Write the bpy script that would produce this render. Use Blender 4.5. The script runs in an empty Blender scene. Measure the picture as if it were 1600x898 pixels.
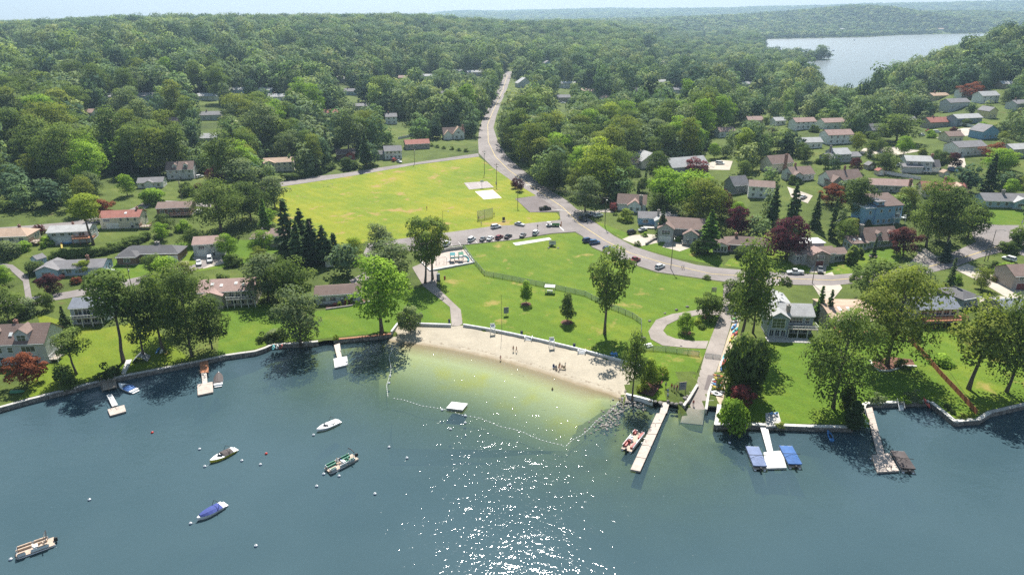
import bpy, bmesh, math, random
import numpy as np
from mathutils import Vector, Matrix
from mathutils.geometry import delaunay_2d_cdt
R = math.radians
sc = bpy.context.scene
col = sc.collection
FOC, PITCH, CAMH = 1070.0, R(22.08), 90.0
cam_d = bpy.data.cameras.new('camera'); cam = bpy.data.objects.new('camera', cam_d); col.objects.link(cam)
cam_d.sensor_width = 36.0; cam_d.lens = 36.0 * FOC / 1600.0
cam_d.clip_start = 1.0; cam_d.clip_end = 30000.0
cam.location = (0, 0, CAMH); cam.rotation_euler = (R(90) - PITCH, 0, 0)
sc.camera = cam
SUN_EL, SUN_AZ = R(53.0), R(1.0)            # azimuth from +Y towards +X
w = bpy.data.worlds.new('World'); sc.world = w; w.use_nodes = True
nt = w.node_tree; nt.nodes.clear()
sky = nt.nodes.new('ShaderNodeTexSky'); sky.sky_type = 'NISHITA'; sky.sun_disc = False
sky.sun_elevation = SUN_EL; sky.sun_rotation = SUN_AZ; sky.altitude = 100; sky.air_density = 1.0; sky.dust_density = 0.1; sky.ozone_density = 3.0
bg = nt.nodes.new('ShaderNodeBackground'); bg.inputs[1].default_value = 0.15
wo = nt.nodes.new('ShaderNodeOutputWorld')
va = nt.nodes.new('ShaderNodeVectorMath'); va.operation = 'MULTIPLY_ADD'; va.inputs[1].default_value = (.3, .3, .3); va.inputs[2].default_value = (1, 1, 1)   # soft shoulder over the whole sky
vd = nt.nodes.new('ShaderNodeVectorMath'); vd.operation = 'DIVIDE'
nt.links.new(sky.outputs[0], va.inputs[0]); nt.links.new(sky.outputs[0], vd.inputs[0]); nt.links.new(va.outputs[0], vd.inputs[1]); nt.links.new(vd.outputs[0], bg.inputs[0]); nt.links.new(bg.outputs[0], wo.inputs[0])
sl = bpy.data.lights.new('sun', 'SUN'); sl.energy = 4.8; sl.angle = R(0.5); sl.color = (1.0, 0.965, 0.90)
sun = bpy.data.objects.new('sun', sl); col.objects.link(sun)
sd = Vector((math.sin(SUN_AZ) * math.cos(SUN_EL), math.cos(SUN_AZ) * math.cos(SUN_EL), math.sin(SUN_EL)))
sun.rotation_euler = sd.to_track_quat('Z', 'Y').to_euler(); sun.location = (0, 0, 300)
sc.view_settings.view_transform = 'Standard'; sc.view_settings.look = 'None'
sc.view_settings.exposure = 1.05; sc.view_settings.gamma = 1.0
sc.view_settings.use_curve_mapping = False
cy = sc.cycles
cy.max_bounces = 6; cy.diffuse_bounces = 4; cy.glossy_bounces = 3; cy.transmission_bounces = 3
cy.transparent_max_bounces = 8; cy.volume_bounces = 0; cy.use_denoising = False
cy.sample_clamp_indirect = 4.0; cy.caustics_reflective = False; cy.caustics_refractive = False
def S(v, a, b):
    t = np.clip((np.asarray(v, float) - a) / (b - a), 0, 1); return t * t * (3 - 2 * t)
def sdist(px, py, poly):
    """signed distance to a closed polygon, positive outside"""
    px = np.asarray(px, float); py = np.asarray(py, float)
    d = np.full(px.shape, 1e18); ins = np.zeros(px.shape, bool); n = len(poly)
    for i in range(n):
        ax, ay = poly[i]; bx, by = poly[(i + 1) % n]
        ex, ey = bx - ax, by - ay; L = ex * ex + ey * ey + 1e-12
        t = np.clip(((px - ax) * ex + (py - ay) * ey) / L, 0, 1)
        d = np.minimum(d, (px - ax - t * ex) ** 2 + (py - ay - t * ey) ** 2)
        if by != ay:
            c = ((ay > py) != (by > py)) & (px < ex * (py - ay) / (by - ay) + ax); ins ^= c
    d = np.sqrt(d); return np.where(ins, -d, d)
FARLAKE = [(405, 890), (415, 960), (440, 1080), (480, 1200), (520, 1330), (590, 1375), (625, 1400), (600, 1440), (540, 1470),
           (560, 1600), (650, 1850), (720, 2100), (800, 2360), (1000, 2450), (1250, 2560), (1480, 2760), (1750, 2900), (2150, 3050), (2600, 3300),
           (2300, 2700), (1700, 2200), (1150, 1700), (800, 1330), (640, 1120), (540, 1000), (480, 925), (430, 870)]
def bump(x, y, cx, cy_, sx, sy):
    return np.exp(-((x - cx) / sx) ** 2 - ((y - cy_) / sy) ** 2)
def vnoise(x, y, s, seed=0):
    """cheap smooth value noise, -1..1"""
    x = np.asarray(x, float) / s; y = np.asarray(y, float) / s
    xi = np.floor(x); yi = np.floor(y); fx = x - xi; fy = y - yi
    fx = fx * fx * (3 - 2 * fx); fy = fy * fy * (3 - 2 * fy)
    def h(a, b):
        v = np.sin(a * 127.1 + b * 311.7 + seed * 74.7) * 43758.5453; return (v - np.floor(v)) * 2 - 1
    return (h(xi, yi) * (1 - fx) + h(xi + 1, yi) * fx) * (1 - fy) + (h(xi, yi + 1) * (1 - fx) + h(xi + 1, yi + 1) * fx) * fy
WATERLINE_PX = [(611, 530), (640, 534), (670, 538), (700, 543), (740, 551), (780, 560), (820, 571), (860, 583), (900, 597), (930, 606), (955, 614), (974, 621)]
BEACH_PX = [(611, 521), (622, 507), (705, 509), (723, 509), (760, 515), (800, 523), (850, 534), (900, 546), (960, 562), (1005, 575), (1003, 582), (985, 600), (976, 619)]
CP, SP = math.cos(PITCH), math.sin(PITCH)
def ray(u, v):
    a = (u - 800.0) / FOC; b = -(v - 449.0) / FOC
    return np.array([a, CP + b * SP, -SP + b * CP])
def lvl(pts, z):
    out = []
    for u, v in pts:
        d = ray(u, v); t = (z - CAMH) / d[2]; out.append((d[0] * t, d[1] * t))
    return out
WATERLINE = lvl(WATERLINE_PX, 0)
SWIM = WATERLINE + lvl([(992, 640), (985, 680), (970, 800), (550, 800), (586, 545)], 0)
BEACH = lvl(BEACH_PX, 1.2) + lvl([(990, 640), (980, 670), (950, 735), (585, 720), (588, 560), (604, 533)], 0)
RAMP_C = lvl([(1113, 560), (1088, 632), (1078, 662)], 0.6)
RAMP = lvl([(1100, 560), (1128, 563), (1104, 637), (1101, 680), (1058, 676), (1070, 627)], 0.4)
def ramp_z(x, y):
    (ax, ay), (bx, by) = RAMP_C[0], RAMP_C[1]
    L = math.hypot(bx - ax, by - ay); t = ((x - ax) * (bx - ax) + (y - ay) * (by - ay)) / (L * L)
    return 1.25 - 1.3 * np.clip(t, 0, 2.0) ** 1.2 - 2.5 * np.clip(t - 1.08, 0, 1)
def hz0(x, y):
    x = np.asarray(x, float); y = np.asarray(y, float)
    d = np.hypot(x, y); a = x / np.maximum(y, 1.0)
    z = 1.2 + 3.0 * S(y, 215, 330) + 7.0 * S(y, 330, 620) + 9.0 * S(y, 600, 880)
    z = z + 3.0 * S(-x, 70, 190) * S(y, 180, 260) + 5.0 * S(-x, 150, 330) * S(y, 300, 480)
    z = z + 8.5 * S(x, 30, 210) * S(y, 225, 400) + 2.0 * S(x, 80, 160) * S(y, 178, 215)
    ridge = np.interp(a, [-1.2, -.7, -.55, -.4, -.15, 0, .2, .33, .40], [0, 8, 20, 25, 24, 21, 21, 16, 6])
    fall = 1 - 0.9 * S(d, 1450, 2700)
    z = z + ridge * S(d, 830, 1450) * fall + S(d, 700, 1100) * (3.5 * vnoise(x, y, 210, 1) + 2.0 * vnoise(x, y, 90, 2))
    z = z + 15 * bump(x, y, 600, 800, 200, 230)
    z = z * (1 - 0.5 * S(d, 2500, 4000))
    z = z + 60 * bump(x, y, 1560, 3330, 400, 420) + 52 * bump(x, y, 2350, 3650, 600, 420) + 22 * bump(x, y, 900, 3300, 420, 420)
    far = np.interp(a, [-1.2, -.3, -.16, -.09, 0, .1, .2, .3, .4, .5, .7, 1.0], [-70, -70, -40, 36, 52, 62, 70, 76, 92, 105, 128, 140])
    z = z + far * S(d, 4800, 7200) * (1 - 0.2 * S(d, 7300, 9000)) + S(d, 2600, 4000) * (9 * vnoise(x, y, 520, 5) + 5 * vnoise(x, y, 230, 6))
    s = sdist(x, y, FARLAKE)
    ex, ey = 190.0, 420.0; t = np.clip(((x - 245) * ex + (y - 470) * ey) / (ex * ex + ey * ey), 0, 1)      # the low ground toward the far arm of the lake
    z = np.minimum(z, 7 + 140 * S(np.hypot(x - 245 - t * ex, y - 470 - t * ey), 35, 240) + 8 * (1 - t))
    wd = np.interp(a, [.30, .40, .49, .56], [700, 560, 330, 140])
    return np.where(s > 0, 0.5 * S(s, 0, 12) + (z - 0.5) * S(s, 4, wd), -3.5 * S(-s, 0, 60))
def hz(x, y):
    x = np.asarray(x, float); y = np.asarray(y, float)
    z = hz0(x, y)
    near = (y < 215) & (y > 100) & (np.abs(x) < 90)
    if not near.any(): return z
    z = np.atleast_1d(z).copy(); xn, yn = np.atleast_1d(x), np.atleast_1d(y); nn = np.atleast_1d(near)
    idx = np.nonzero(nn); bx, by = xn[idx], yn[idx]; zz = z[idx]
    inb = sdist(bx, by, BEACH) < 0
    sw = sdist(bx, by, SWIM)
    wl = np.full(bx.shape, 1e9)
    for (p0, q0), (p1, q1) in zip(WATERLINE, WATERLINE[1:]):
        ex, ey = p1 - p0, q1 - q0; t = np.clip(((bx - p0) * ex + (by - q0) * ey) / (ex * ex + ey * ey), 0, 1)
        wl = np.minimum(wl, np.hypot(bx - p0 - t * ex, by - q0 - t * ey))
    zz = np.where(inb, np.clip(np.where(sw > 0, 0.085 * wl, -0.042 * wl - 0.0010 * wl * wl), -4, 1.0), zz)
    (e0, f0), (e1, f1) = lvl([(978, 616), (938, 720)], 0); le = math.hypot(e1 - e0, f1 - f0)
    dr = np.abs((bx - e0) * (f1 - f0) - (by - f0) * (e1 - e0)) / le; zz = np.where(inb & (sw < 0), zz - 0.9 * S(9 - dr, 0, 8) * S(wl, 1, 6), zz)
    zz = np.where(sdist(bx, by, RAMP) < 0, np.minimum(zz, ramp_z(bx, by)), zz)
    z[idx] = zz
    return z.reshape(x.shape)
def G(u, v, z=None):
    """the place on the ground (or on the level z) that the photograph shows at pixel u, v"""
    d = ray(u, v)
    if z is not None:
        t = (z - CAMH) / d[2]; return Vector((d[0] * t, d[1] * t, z))
    ts = np.concatenate([np.linspace(90, 700, 1200), np.linspace(701, 10000, 5000)])
    below = CAMH + d[2] * ts - hz(d[0] * ts, d[1] * ts)
    i = int(np.argmax(below < 0))
    if below[i] >= 0: i = len(ts) - 1
    lo, hi = (ts[i - 1] if i else 1.0), ts[i]
    for _ in range(24):
        m = (lo + hi) / 2
        if CAMH + d[2] * m > float(hz(d[0] * m, d[1] * m)): lo = m
        else: hi = m
    return Vector((d[0] * hi, d[1] * hi, float(hz(d[0] * hi, d[1] * hi))))
def P(p):
    """photo pixel of a world point"""
    x, y, z = p[0], p[1], p[2] - CAMH
    dep = y * CP - z * SP; up = y * SP + z * CP
    return 800 + FOC * x / dep, 449 - FOC * up / dep, dep
def ppm(p): return FOC / P(p)[2]                 # photo pixels per metre at a point
def GL(pts, z=None): return [tuple(G(u, v, z)[:2]) for u, v in pts]
def inpoly(x, y, poly):
    c = False; n = len(poly)
    for i in range(n):
        ax, ay = poly[i]; bx, by = poly[(i + 1) % n]
        if (ay > y) != (by > y) and x < (bx - ax) * (y - ay) / (by - ay) + ax: c = not c
    return c
def tag(o, label=None, cat=None, group=None, kind=None):
    if label: o['label'] = label
    if cat: o['category'] = cat
    if group: o['group'] = group
    if kind: o['kind'] = kind
    return o
def thing(name, label, cat, loc=(0, 0, 0), rz=0.0, group=None):
    o = bpy.data.objects.new(name, None); col.objects.link(o)
    o.empty_display_size = 0.3
    o.location = loc; o.rotation_euler = (0, 0, rz)
    return tag(o, label, cat, group)
def link(o, parent=None):
    col.objects.link(o)
    if parent is not None: o.parent = parent
    return o
def copy_tree(root, loc, rz=None, sc_=None, label=None, group=None, kids=None):
    r = root.copy(); col.objects.link(r); r.location = loc
    if rz is not None: r.rotation_euler = (0, 0, rz)
    if sc_ is not None: r.scale = sc_ if hasattr(sc_, '__len__') else (sc_, sc_, sc_)
    if label: r['label'] = label
    if group: r['group'] = group
    def walk(a, b):
        for ch in KIDS.get(a.name, []):
            c = ch.copy(); col.objects.link(c); c.parent = b; KIDS.setdefault(b.name, []).append(c); walk(ch, c)
    walk(root, r)
    return r
KIDS = {}
class MB:
    def __init__(s): s.v = []; s.f = []; s.m = []
    def add(s, vs, fs, m=0):
        n = len(s.v); s.v += [tuple(p) for p in vs]; s.f += [tuple(i + n for i in f) for f in fs]; s.m += [m] * len(fs); return s
    def box(s, x0, x1, y0, y1, z0, z1, m=0):
        return s.add([(x0, y0, z0), (x1, y0, z0), (x1, y1, z0), (x0, y1, z0), (x0, y0, z1), (x1, y0, z1), (x1, y1, z1), (x0, y1, z1)],
                     [(3, 2, 1, 0), (4, 5, 6, 7), (0, 1, 5, 4), (1, 2, 6, 5), (2, 3, 7, 6), (3, 0, 4, 7)], m)
    def obox(s, cx, cy_, z0, z1, lx, ly, a, m=0):
        ca, sa = math.cos(a), math.sin(a); p = []
        for z in (z0, z1):
            for dx, dy in ((-lx, -ly), (lx, -ly), (lx, ly), (-lx, ly)):
                p.append((cx + (dx * ca - dy * sa) / 2, cy_ + (dx * sa + dy * ca) / 2, z))
        return s.add(p, [(3, 2, 1, 0), (4, 5, 6, 7), (0, 1, 5, 4), (1, 2, 6, 5), (2, 3, 7, 6), (3, 0, 4, 7)], m)
    def prism(s, poly, z0, z1, m=0):
        n = len(poly)
        return s.add([(x, y, z0) for x, y in poly] + [(x, y, z1) for x, y in poly],
                     [tuple(range(n - 1, -1, -1)), tuple(range(n, 2 * n))] + [(i, (i + 1) % n, n + (i + 1) % n, n + i) for i in range(n)], m)
    def ext(s, poly, ax, a0, a1, m=0):
        """prism of a 2D outline along x ('x': outline in y,z) or y ('y': outline in x,z)"""
        n = len(poly)
        f = (lambda p, a: (a, p[0], p[1])) if ax == 'x' else (lambda p, a: (p[0], a, p[1]))
        return s.add([f(p, a0) for p in poly] + [f(p, a1) for p in poly],
                     [tuple(range(n - 1, -1, -1)), tuple(range(n, 2 * n))] + [(i, (i + 1) % n, n + (i + 1) % n, n + i) for i in range(n)], m)
    def tube(s, pts, rad, n=6, m=0, cap=True):
        pts = [Vector(p) for p in pts]; k = len(pts)
        if not hasattr(rad, '__len__'): rad = [rad] * k
        vs = []
        for i, p in enumerate(pts):
            t = (pts[min(i + 1, k - 1)] - pts[max(i - 1, 0)])
            t = t.normalized() if t.length > 1e-9 else Vector((0, 0, 1))
            a = t.cross(Vector((0, 0, 1)) if abs(t.z) < 0.9 else Vector((1, 0, 0))).normalized(); b = t.cross(a)
            for j in range(n):
                an = 2 * math.pi * j / n; vs.append(p + (a * math.cos(an) + b * math.sin(an)) * rad[i])
        fs = [(i * n + j, i * n + (j + 1) % n, (i + 1) * n + (j + 1) % n, (i + 1) * n + j) for i in range(k - 1) for j in range(n)]
        if cap: fs += [tuple(range(n)), tuple(range((k - 1) * n + n - 1, (k - 1) * n - 1, -1))]
        return s.add(vs, fs, m)
    def lathe(s, prof, n=12, c=(0, 0, 0), m=0):
        vs = []
        for r_, z in prof:
            for j in range(n): vs.append((c[0] + r_ * math.cos(2 * math.pi * j / n), c[1] + r_ * math.sin(2 * math.pi * j / n), c[2] + z))
        fs = [(i * n + j, i * n + (j + 1) % n, (i + 1) * n + (j + 1) % n, (i + 1) * n + j) for i in range(len(prof) - 1) for j in range(n)]
        return s.add(vs, fs, m)
    def loft(s, rings, m=0, cap=True):
        n = len(rings[0]); vs = [p for r_ in rings for p in r_]
        fs = [(i * n + j, i * n + (j + 1) % n, (i + 1) * n + (j + 1) % n, (i + 1) * n + j) for i in range(len(rings) - 1) for j in range(n)]
        if cap: fs += [tuple(range(n - 1, -1, -1)), tuple(range((len(rings) - 1) * n, len(rings) * n))]
        return s.add(vs, fs, m)
    def mesh(s, name, mats, smooth=False, fix=True):
        me = bpy.data.meshes.new(name); me.from_pydata(s.v, [], s.f)
        for m in (mats if isinstance(mats, (list, tuple)) else [mats]): me.materials.append(m)
        if len(set(s.m)) > 1: me.polygons.foreach_set('material_index', s.m)
        if fix and len(s.f) < 20000:
            b = bmesh.new(); b.from_mesh(me); bmesh.ops.recalc_face_normals(b, faces=b.faces); b.to_mesh(me); b.free()
        if smooth: me.polygons.foreach_set('use_smooth', [True] * len(me.polygons))
        me.update(); return me
    def build(s, name, mats, parent=None, loc=None, rz=None, smooth=False):
        o = bpy.data.objects.new(name, s.mesh(name, mats, smooth)); col.objects.link(o)
        if parent is not None: o.parent = parent; KIDS.setdefault(parent.name, []).append(o)
        if loc is not None: o.location = loc
        if rz is not None: o.rotation_euler = (0, 0, rz)
        return o
def part(name, me, parent, loc=(0, 0, 0), rz=0.0, rot=None, scale=None):
    o = bpy.data.objects.new(name, me); col.objects.link(o); o.parent = parent; KIDS.setdefault(parent.name, []).append(o)
    o.location = loc; o.rotation_euler = rot if rot is not None else (0, 0, rz)
    if scale is not None: o.scale = scale
    return o
def srgb(r, g, b):
    f = lambda c: c / 12.92 if c <= 0.04045 else ((c + 0.055) / 1.055) ** 2.4
    return (f(r / 255), f(g / 255), f(b / 255))
MATS = {}
def newmat(name):
    m = bpy.data.materials.new(name); m.use_nodes = True; n = m.node_tree.nodes; b = n['Principled BSDF']; return m, m.node_tree, b
def N(t, kind, **kw):
    n = t.nodes.new('ShaderNode' + kind)
    for k, v in kw.items():
        if k.startswith('i_'):
            key = k[2:]; n.inputs[int(key) if key.isdigit() else key.replace('_', ' ')].default_value = v
        else: setattr(n, k, v)
    return n
def c4(c): return (c[0], c[1], c[2], 1.0)
def mixc(t, fac, a, b, blend='MIX'):
    n = t.nodes.new('ShaderNodeMix'); n.data_type = 'RGBA'; n.blend_type = blend
    for s_, v in ((0, fac), (6, a), (7, b)):
        if hasattr(v, 'is_linked') or hasattr(v, 'links'): t.links.new(v, n.inputs[s_])
        elif s_ == 0: n.inputs[0].default_value = v
        else: n.inputs[s_].default_value = c4(v)
    return n.outputs[2]
def ramp(t, fac, stops):
    n = t.nodes.new('ShaderNodeValToRGB'); e = n.color_ramp.elements
    while len(e) < len(stops): e.new(0.5)
    for i, (p, c) in enumerate(stops): e[i].position = p; e[i].color = c4(c) if hasattr(c, '__len__') else (c, c, c, 1)
    t.links.new(fac, n.inputs[0]); return n.outputs[0]
def noise(t, scale, detail=3, rough=0.55, vec=None, dist=0.0):
    n = N(t, 'TexNoise', i_Scale=scale, i_Detail=detail, i_Roughness=rough, i_Distortion=dist)
    if vec is not None: t.links.new(vec, n.inputs['Vector'])
    return n.outputs[0]
def wpos(t): return N(t, 'NewGeometry').outputs['Position']
def opos(t): return N(t, 'TexCoord').outputs['Object']
def plain(name, c, rough=0.6, var=0.18, scale=1.2, metal=0.0, bumps=0.0, world=False, spec=0.4):
    """a surface of one colour with a little wear and grain"""
    key = (name, c, rough, var, scale, metal, bumps)
    if key in MATS: return MATS[key]
    m, t, b = newmat(name); v = wpos(t) if world else opos(t)
    n1 = noise(t, scale, 4, 0.6, v)
    dk = tuple(x * (1 - var) for x in c); lt = tuple(min(1, x * (1 + var * 0.7)) for x in c)
    t.links.new(ramp(t, n1, [(0.3, dk), (0.7, lt)]), b.inputs['Base Color'])
    b.inputs['Roughness'].default_value = rough; b.inputs['Metallic'].default_value = metal
    b.inputs['Specular IOR Level'].default_value = spec
    if bumps:
        bn = N(t, 'Bump', i_Strength=bumps, i_Distance=0.05); t.links.new(noise(t, scale * 9, 3, 0.6, v), bn.inputs['Height']); t.links.new(bn.outputs[0], b.inputs['Normal'])
    MATS[key] = m; return m
def siding(c, name='siding', horiz=True):
    key = (name, c)
    if key in MATS: return MATS[key]
    m, t, b = newmat(name); v = opos(t)
    n1 = noise(t, 0.7, 4, 0.6, v); cc = ramp(t, n1, [(0.25, tuple(x * 0.88 for x in c)), (0.75, tuple(min(1, x * 1.08) for x in c))])
    t.links.new(cc, b.inputs['Base Color']); b.inputs['Roughness'].default_value = 0.62
    wv = N(t, 'TexWave', bands_direction='Z', wave_profile='SAW', i_Scale=1.6, i_Distortion=0.0); t.links.new(v, wv.inputs[0])
    bn = N(t, 'Bump', i_Strength=0.5, i_Distance=0.03); t.links.new(wv.outputs[1], bn.inputs['Height']); t.links.new(bn.outputs[0], b.inputs['Normal'])
    MATS[key] = m; return m
def shingle(c, name='shingle'):
    key = (name, c)
    if key in MATS: return MATS[key]
    m, t, b = newmat(name); v = opos(t)
    n1 = noise(t, 0.35, 4, 0.6, v); n2 = noise(t, 5.0, 2, 0.7, v)
    a = ramp(t, n1, [(0.25, tuple(x * 0.80 for x in c)), (0.75, tuple(min(1, x * 1.12) for x in c))])
    g = ramp(t, n2, [(0.3, 0.72), (0.7, 1.18)])
    t.links.new(mixc(t, 1.0, a, g, 'MULTIPLY'), b.inputs['Base Color']); b.inputs['Roughness'].default_value = 0.85
    b.inputs['Specular IOR Level'].default_value = 0.25
    br = N(t, 'TexWave', bands_direction='Z', wave_profile='SAW', i_Scale=1.1, i_Distortion=0.4); t.links.new(v, br.inputs[0])
    bn = N(t, 'Bump', i_Strength=0.5, i_Distance=0.04); t.links.new(br.outputs[1], bn.inputs['Height']); t.links.new(bn.outputs[0], b.inputs['Normal'])
    MATS[key] = m; return m
def masonry(c1, c2, mortar, name='brickwork', sc_=3.0):
    key = (name, c1, c2)
    if key in MATS: return MATS[key]
    m, t, b = newmat(name); v = opos(t)
    vo = N(t, 'TexVoronoi', i_Scale=sc_); t.links.new(v, vo.inputs['Vector'])
    ve = N(t, 'TexVoronoi', feature='DISTANCE_TO_EDGE', i_Scale=sc_); t.links.new(v, ve.inputs['Vector'])
    cc = mixc(t, ramp(t, vo.outputs['Color'], [(0.2, 0.0), (0.8, 1.0)]), c1, c2)
    e = ramp(t, ve.outputs[0], [(0.02, 0.0), (0.09, 1.0)])
    t.links.new(mixc(t, e, mortar, cc), b.inputs['Base Color']); b.inputs['Roughness'].default_value = 0.9
    bn = N(t, 'Bump', i_Strength=0.6, i_Distance=0.06); t.links.new(e, bn.inputs['Height']); t.links.new(bn.outputs[0], b.inputs['Normal'])
    MATS[key] = m; return m
def grassmat(name, stops, s1=0.03, s2=0.22, dirt=None):
    m, t, b = newmat(name); v = wpos(t)
    n1 = noise(t, s1, 4, 0.6, v); n2 = noise(t, s2, 5, 0.65, v); n3 = noise(t, 2.2, 3, 0.7, v)
    mm = N(t, 'Math', operation='MULTIPLY_ADD', i_1=0.55); t.links.new(n1, mm.inputs[0])
    m2 = N(t, 'Math', operation='MULTIPLY', i_1=0.45); t.links.new(n2, m2.inputs[0]); t.links.new(m2.outputs[0], mm.inputs[2])
    cc = ramp(t, mm.outputs[0], stops)
    cc = mixc(t, 1.0, cc, ramp(t, n3, [(0.25, 0.72), (0.75, 1.22)]), 'MULTIPLY')
    wv = N(t, 'TexWave', bands_direction='DIAGONAL', i_Scale=0.09, i_Distortion=1.5); t.links.new(v, wv.inputs[0]); cc = mixc(t, 1.0, cc, ramp(t, wv.outputs[0], [(0.3, 0.97), (0.7, 1.03)]), 'MULTIPLY')
    if dirt:
        n4 = noise(t, 0.11, 4, 0.6, v); cc = mixc(t, ramp(t, n4, [(dirt[1], 0.0), (dirt[1] + 0.09, 1.0)]), cc, dirt[0])
    t.links.new(cc, b.inputs['Base Color']); b.inputs['Roughness'].default_value = 0.9; b.inputs['Specular IOR Level'].default_value = 0.12
    bn = N(t, 'Bump', i_Strength=0.6, i_Distance=0.25); t.links.new(n3, bn.inputs['Height']); t.links.new(bn.outputs[0], b.inputs['Normal'])
    return m
M = {}
M['white'] = plain('white_paint', (0.68, 0.68, 0.66), 0.5, 0.06)
M['trim'] = plain('white_trim', (0.74, 0.74, 0.72), 0.5, 0.05)
M['concrete'] = plain('concrete', (0.42, 0.40, 0.37), 0.85, 0.2, 0.9, bumps=0.2)
M['pale_concrete'] = plain('pale_concrete', (0.55, 0.53, 0.48), 0.85, 0.15, 0.9, bumps=0.2)
M['dark_metal'] = plain('dark_metal', (0.05, 0.05, 0.055), 0.5, 0.1)
M['grey_metal'] = plain('grey_metal', (0.40, 0.41, 0.42), 0.35, 0.1, metal=0.7)
M['black'] = plain('black_rubber', (0.018, 0.018, 0.02), 0.7, 0.1)
M['wood'] = plain('weathered_wood', (0.30, 0.25, 0.20), 0.8, 0.3, 2.0)
M['brown_wood'] = plain('brown_wood', (0.30, 0.12, 0.055), 0.75, 0.3, 2.0)
M['pole'] = plain('pole_wood', (0.16, 0.125, 0.095), 0.85, 0.3, 2.0)
M['bark'] = plain('bark', (0.13, 0.105, 0.085), 0.95, 0.35, 2.5, bumps=0.5)
M['brick'] = masonry((0.30, 0.11, 0.07), (0.22, 0.08, 0.055), (0.33, 0.29, 0.25), 'brickwork', 5.0)
M['stone'] = masonry((0.33, 0.30, 0.27), (0.20, 0.18, 0.165), (0.30, 0.28, 0.25), 'stonework', 2.2)
M['drystone'] = masonry((0.34, 0.31, 0.27), (0.17, 0.155, 0.14), (0.07, 0.062, 0.055), 'drystone', 1.7)
M['mulch'] = plain('mulch', (0.14, 0.065, 0.042), 0.95, 0.4, 5.0, bumps=0.6)
def glassmat(name, c, rough=0.06):
    m, t, b = newmat(name); b.inputs['Base Color'].default_value = c4(c); b.inputs['Roughness'].default_value = rough
    b.inputs['Specular IOR Level'].default_value = 0.9; return m
M['pane'] = glassmat('window_glass', (0.035, 0.045, 0.06))
M['car_glass'] = glassmat('car_glass', (0.012, 0.014, 0.018))
M['lamp_glass'] = glassmat('lamp_glass', (0.7, 0.7, 0.66), 0.2)
M['tail_glass'] = glassmat('tail_glass', (0.35, 0.015, 0.012), 0.2)
def cdt_sheet(name, poly, step, off, mat, zf=None, extra=None, kind='structure', build=True):
    """a sheet draped on the ground inside a world polygon"""
    pts = [Vector(p) for p in poly]; xs = [p[0] for p in poly]; ys = [p[1] for p in poly]
    q = []
    n = len(poly)                                        # split long edges so that they follow the ground
    for i in range(n):
        a, b = Vector(poly[i]), Vector(poly[(i + 1) % n]); k = max(1, int((b - a).length / (step * 1.3)))
        q += [a.lerp(b, j / k) for j in range(k)]
    nb = len(q)
    gx = np.arange(min(xs), max(xs), step); gy = np.arange(min(ys), max(ys), step)
    X, Y = np.meshgrid(gx, gy); X = X.ravel() + 0.013; Y = Y.ravel() + 0.017
    s = sdist(X, Y, [tuple(p) for p in q]); ok = s < -step * 0.35
    inner = [Vector((x, y)) for x, y in zip(X[ok], Y[ok])]
    vs, es, fs, *_ = delaunay_2d_cdt(q + inner + (extra or []), [], [list(range(nb))], 1, 1e-4)
    A = np.array([(p[0], p[1]) for p in vs]); Z = (zf or hz)(A[:, 0], A[:, 1]) + off
    me = bpy.data.meshes.new(name); F = []
    for f in fs:
        a, b, c = A[f[0]], A[f[1]], A[f[2]]
        F.append(f if (b[0] - a[0]) * (c[1] - a[1]) - (b[1] - a[1]) * (c[0] - a[0]) > 0 else f[::-1])
    me.from_pydata([(x, y, z) for (x, y), z in zip(A, Z)], [], F); me.materials.append(mat)
    me.polygons.foreach_set('use_smooth', [True] * len(F)); me.update()
    if not build: return me
    o = bpy.data.objects.new(name, me); col.objects.link(o); o['kind'] = kind
    return o
WALL_L = [(-900, 890), (-260, 705), (-60, 652), (0, 637), (43, 625), (125, 604), (160, 595), (208, 585), (260, 575), (311, 565), (351, 556), (400, 549), (415, 544), (425, 539), (475, 536), (497, 534)]
WALL_M = [(521, 531), (575, 526), (611, 522)]
WALL_J = [(978, 616), (1000, 621), (1020, 627)]
WALL_R1 = [(1121, 640), (1117, 664), (1150, 663), (1185, 664), (1220, 665), (1270, 667), (1333, 668)]
WALL_R2 = [(1353, 631), (1400, 629), (1440, 628), (1453, 628), (1472, 643), (1491, 659), (1531, 656), (1548, 645)]
WALL_R3 = [(1548, 645), (1600, 633), (1700, 610), (1900, 575), (2400, 520)]
W = lambda px: lvl(px, 1.2)
SHORE = W(WALL_L) + lvl([(507, 536)], 0.3) + W(WALL_M) + lvl([(606, 700), (938, 720)], 0) + lvl([(968, 660)], 0) + W(WALL_J) + lvl([(1040, 630), (1058, 633)], .5) + \
    lvl([(1062, 660), (1098, 665)], 0.4) + W([(1102, 634), (1106, 633), (1126, 635)] + WALL_R1) + W([(1343, 650)] + WALL_R2 + WALL_R3[1:])
FX = 7600
OUTER = [(FX, SHORE[-1][1]), (FX, 8750), (-FX, 8750), (-FX, SHORE[0][1])]
LAND = SHORE + OUTER
def grid(x0, x1, y0, y1, s):
    X, Y = np.meshgrid(np.arange(x0, x1, s), np.arange(y0, y1, s)); return X.ravel(), Y.ravel()
gs = []
for x0, x1, y0, y1, s, hole in ((-320, 330, 100, 420, 4.0, None), (-900, 900, 100, 900, 13, (-320, 330, 100, 420)), (-2600, 3000, 100, 2900, 32, (-900, 900, 100, 900)), (-7500, 7500, 100, 8700, 150, (-2600, 3000, 100, 2900))):
    X, Y = grid(x0, x1, y0, y1, s)
    k = np.ones(X.shape, bool) if hole is None else ~((X > hole[0]) & (X < hole[1]) & (Y > hole[2]) & (Y < hole[3]))
    gs.append(np.stack([X[k], Y[k]], 1))
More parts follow.
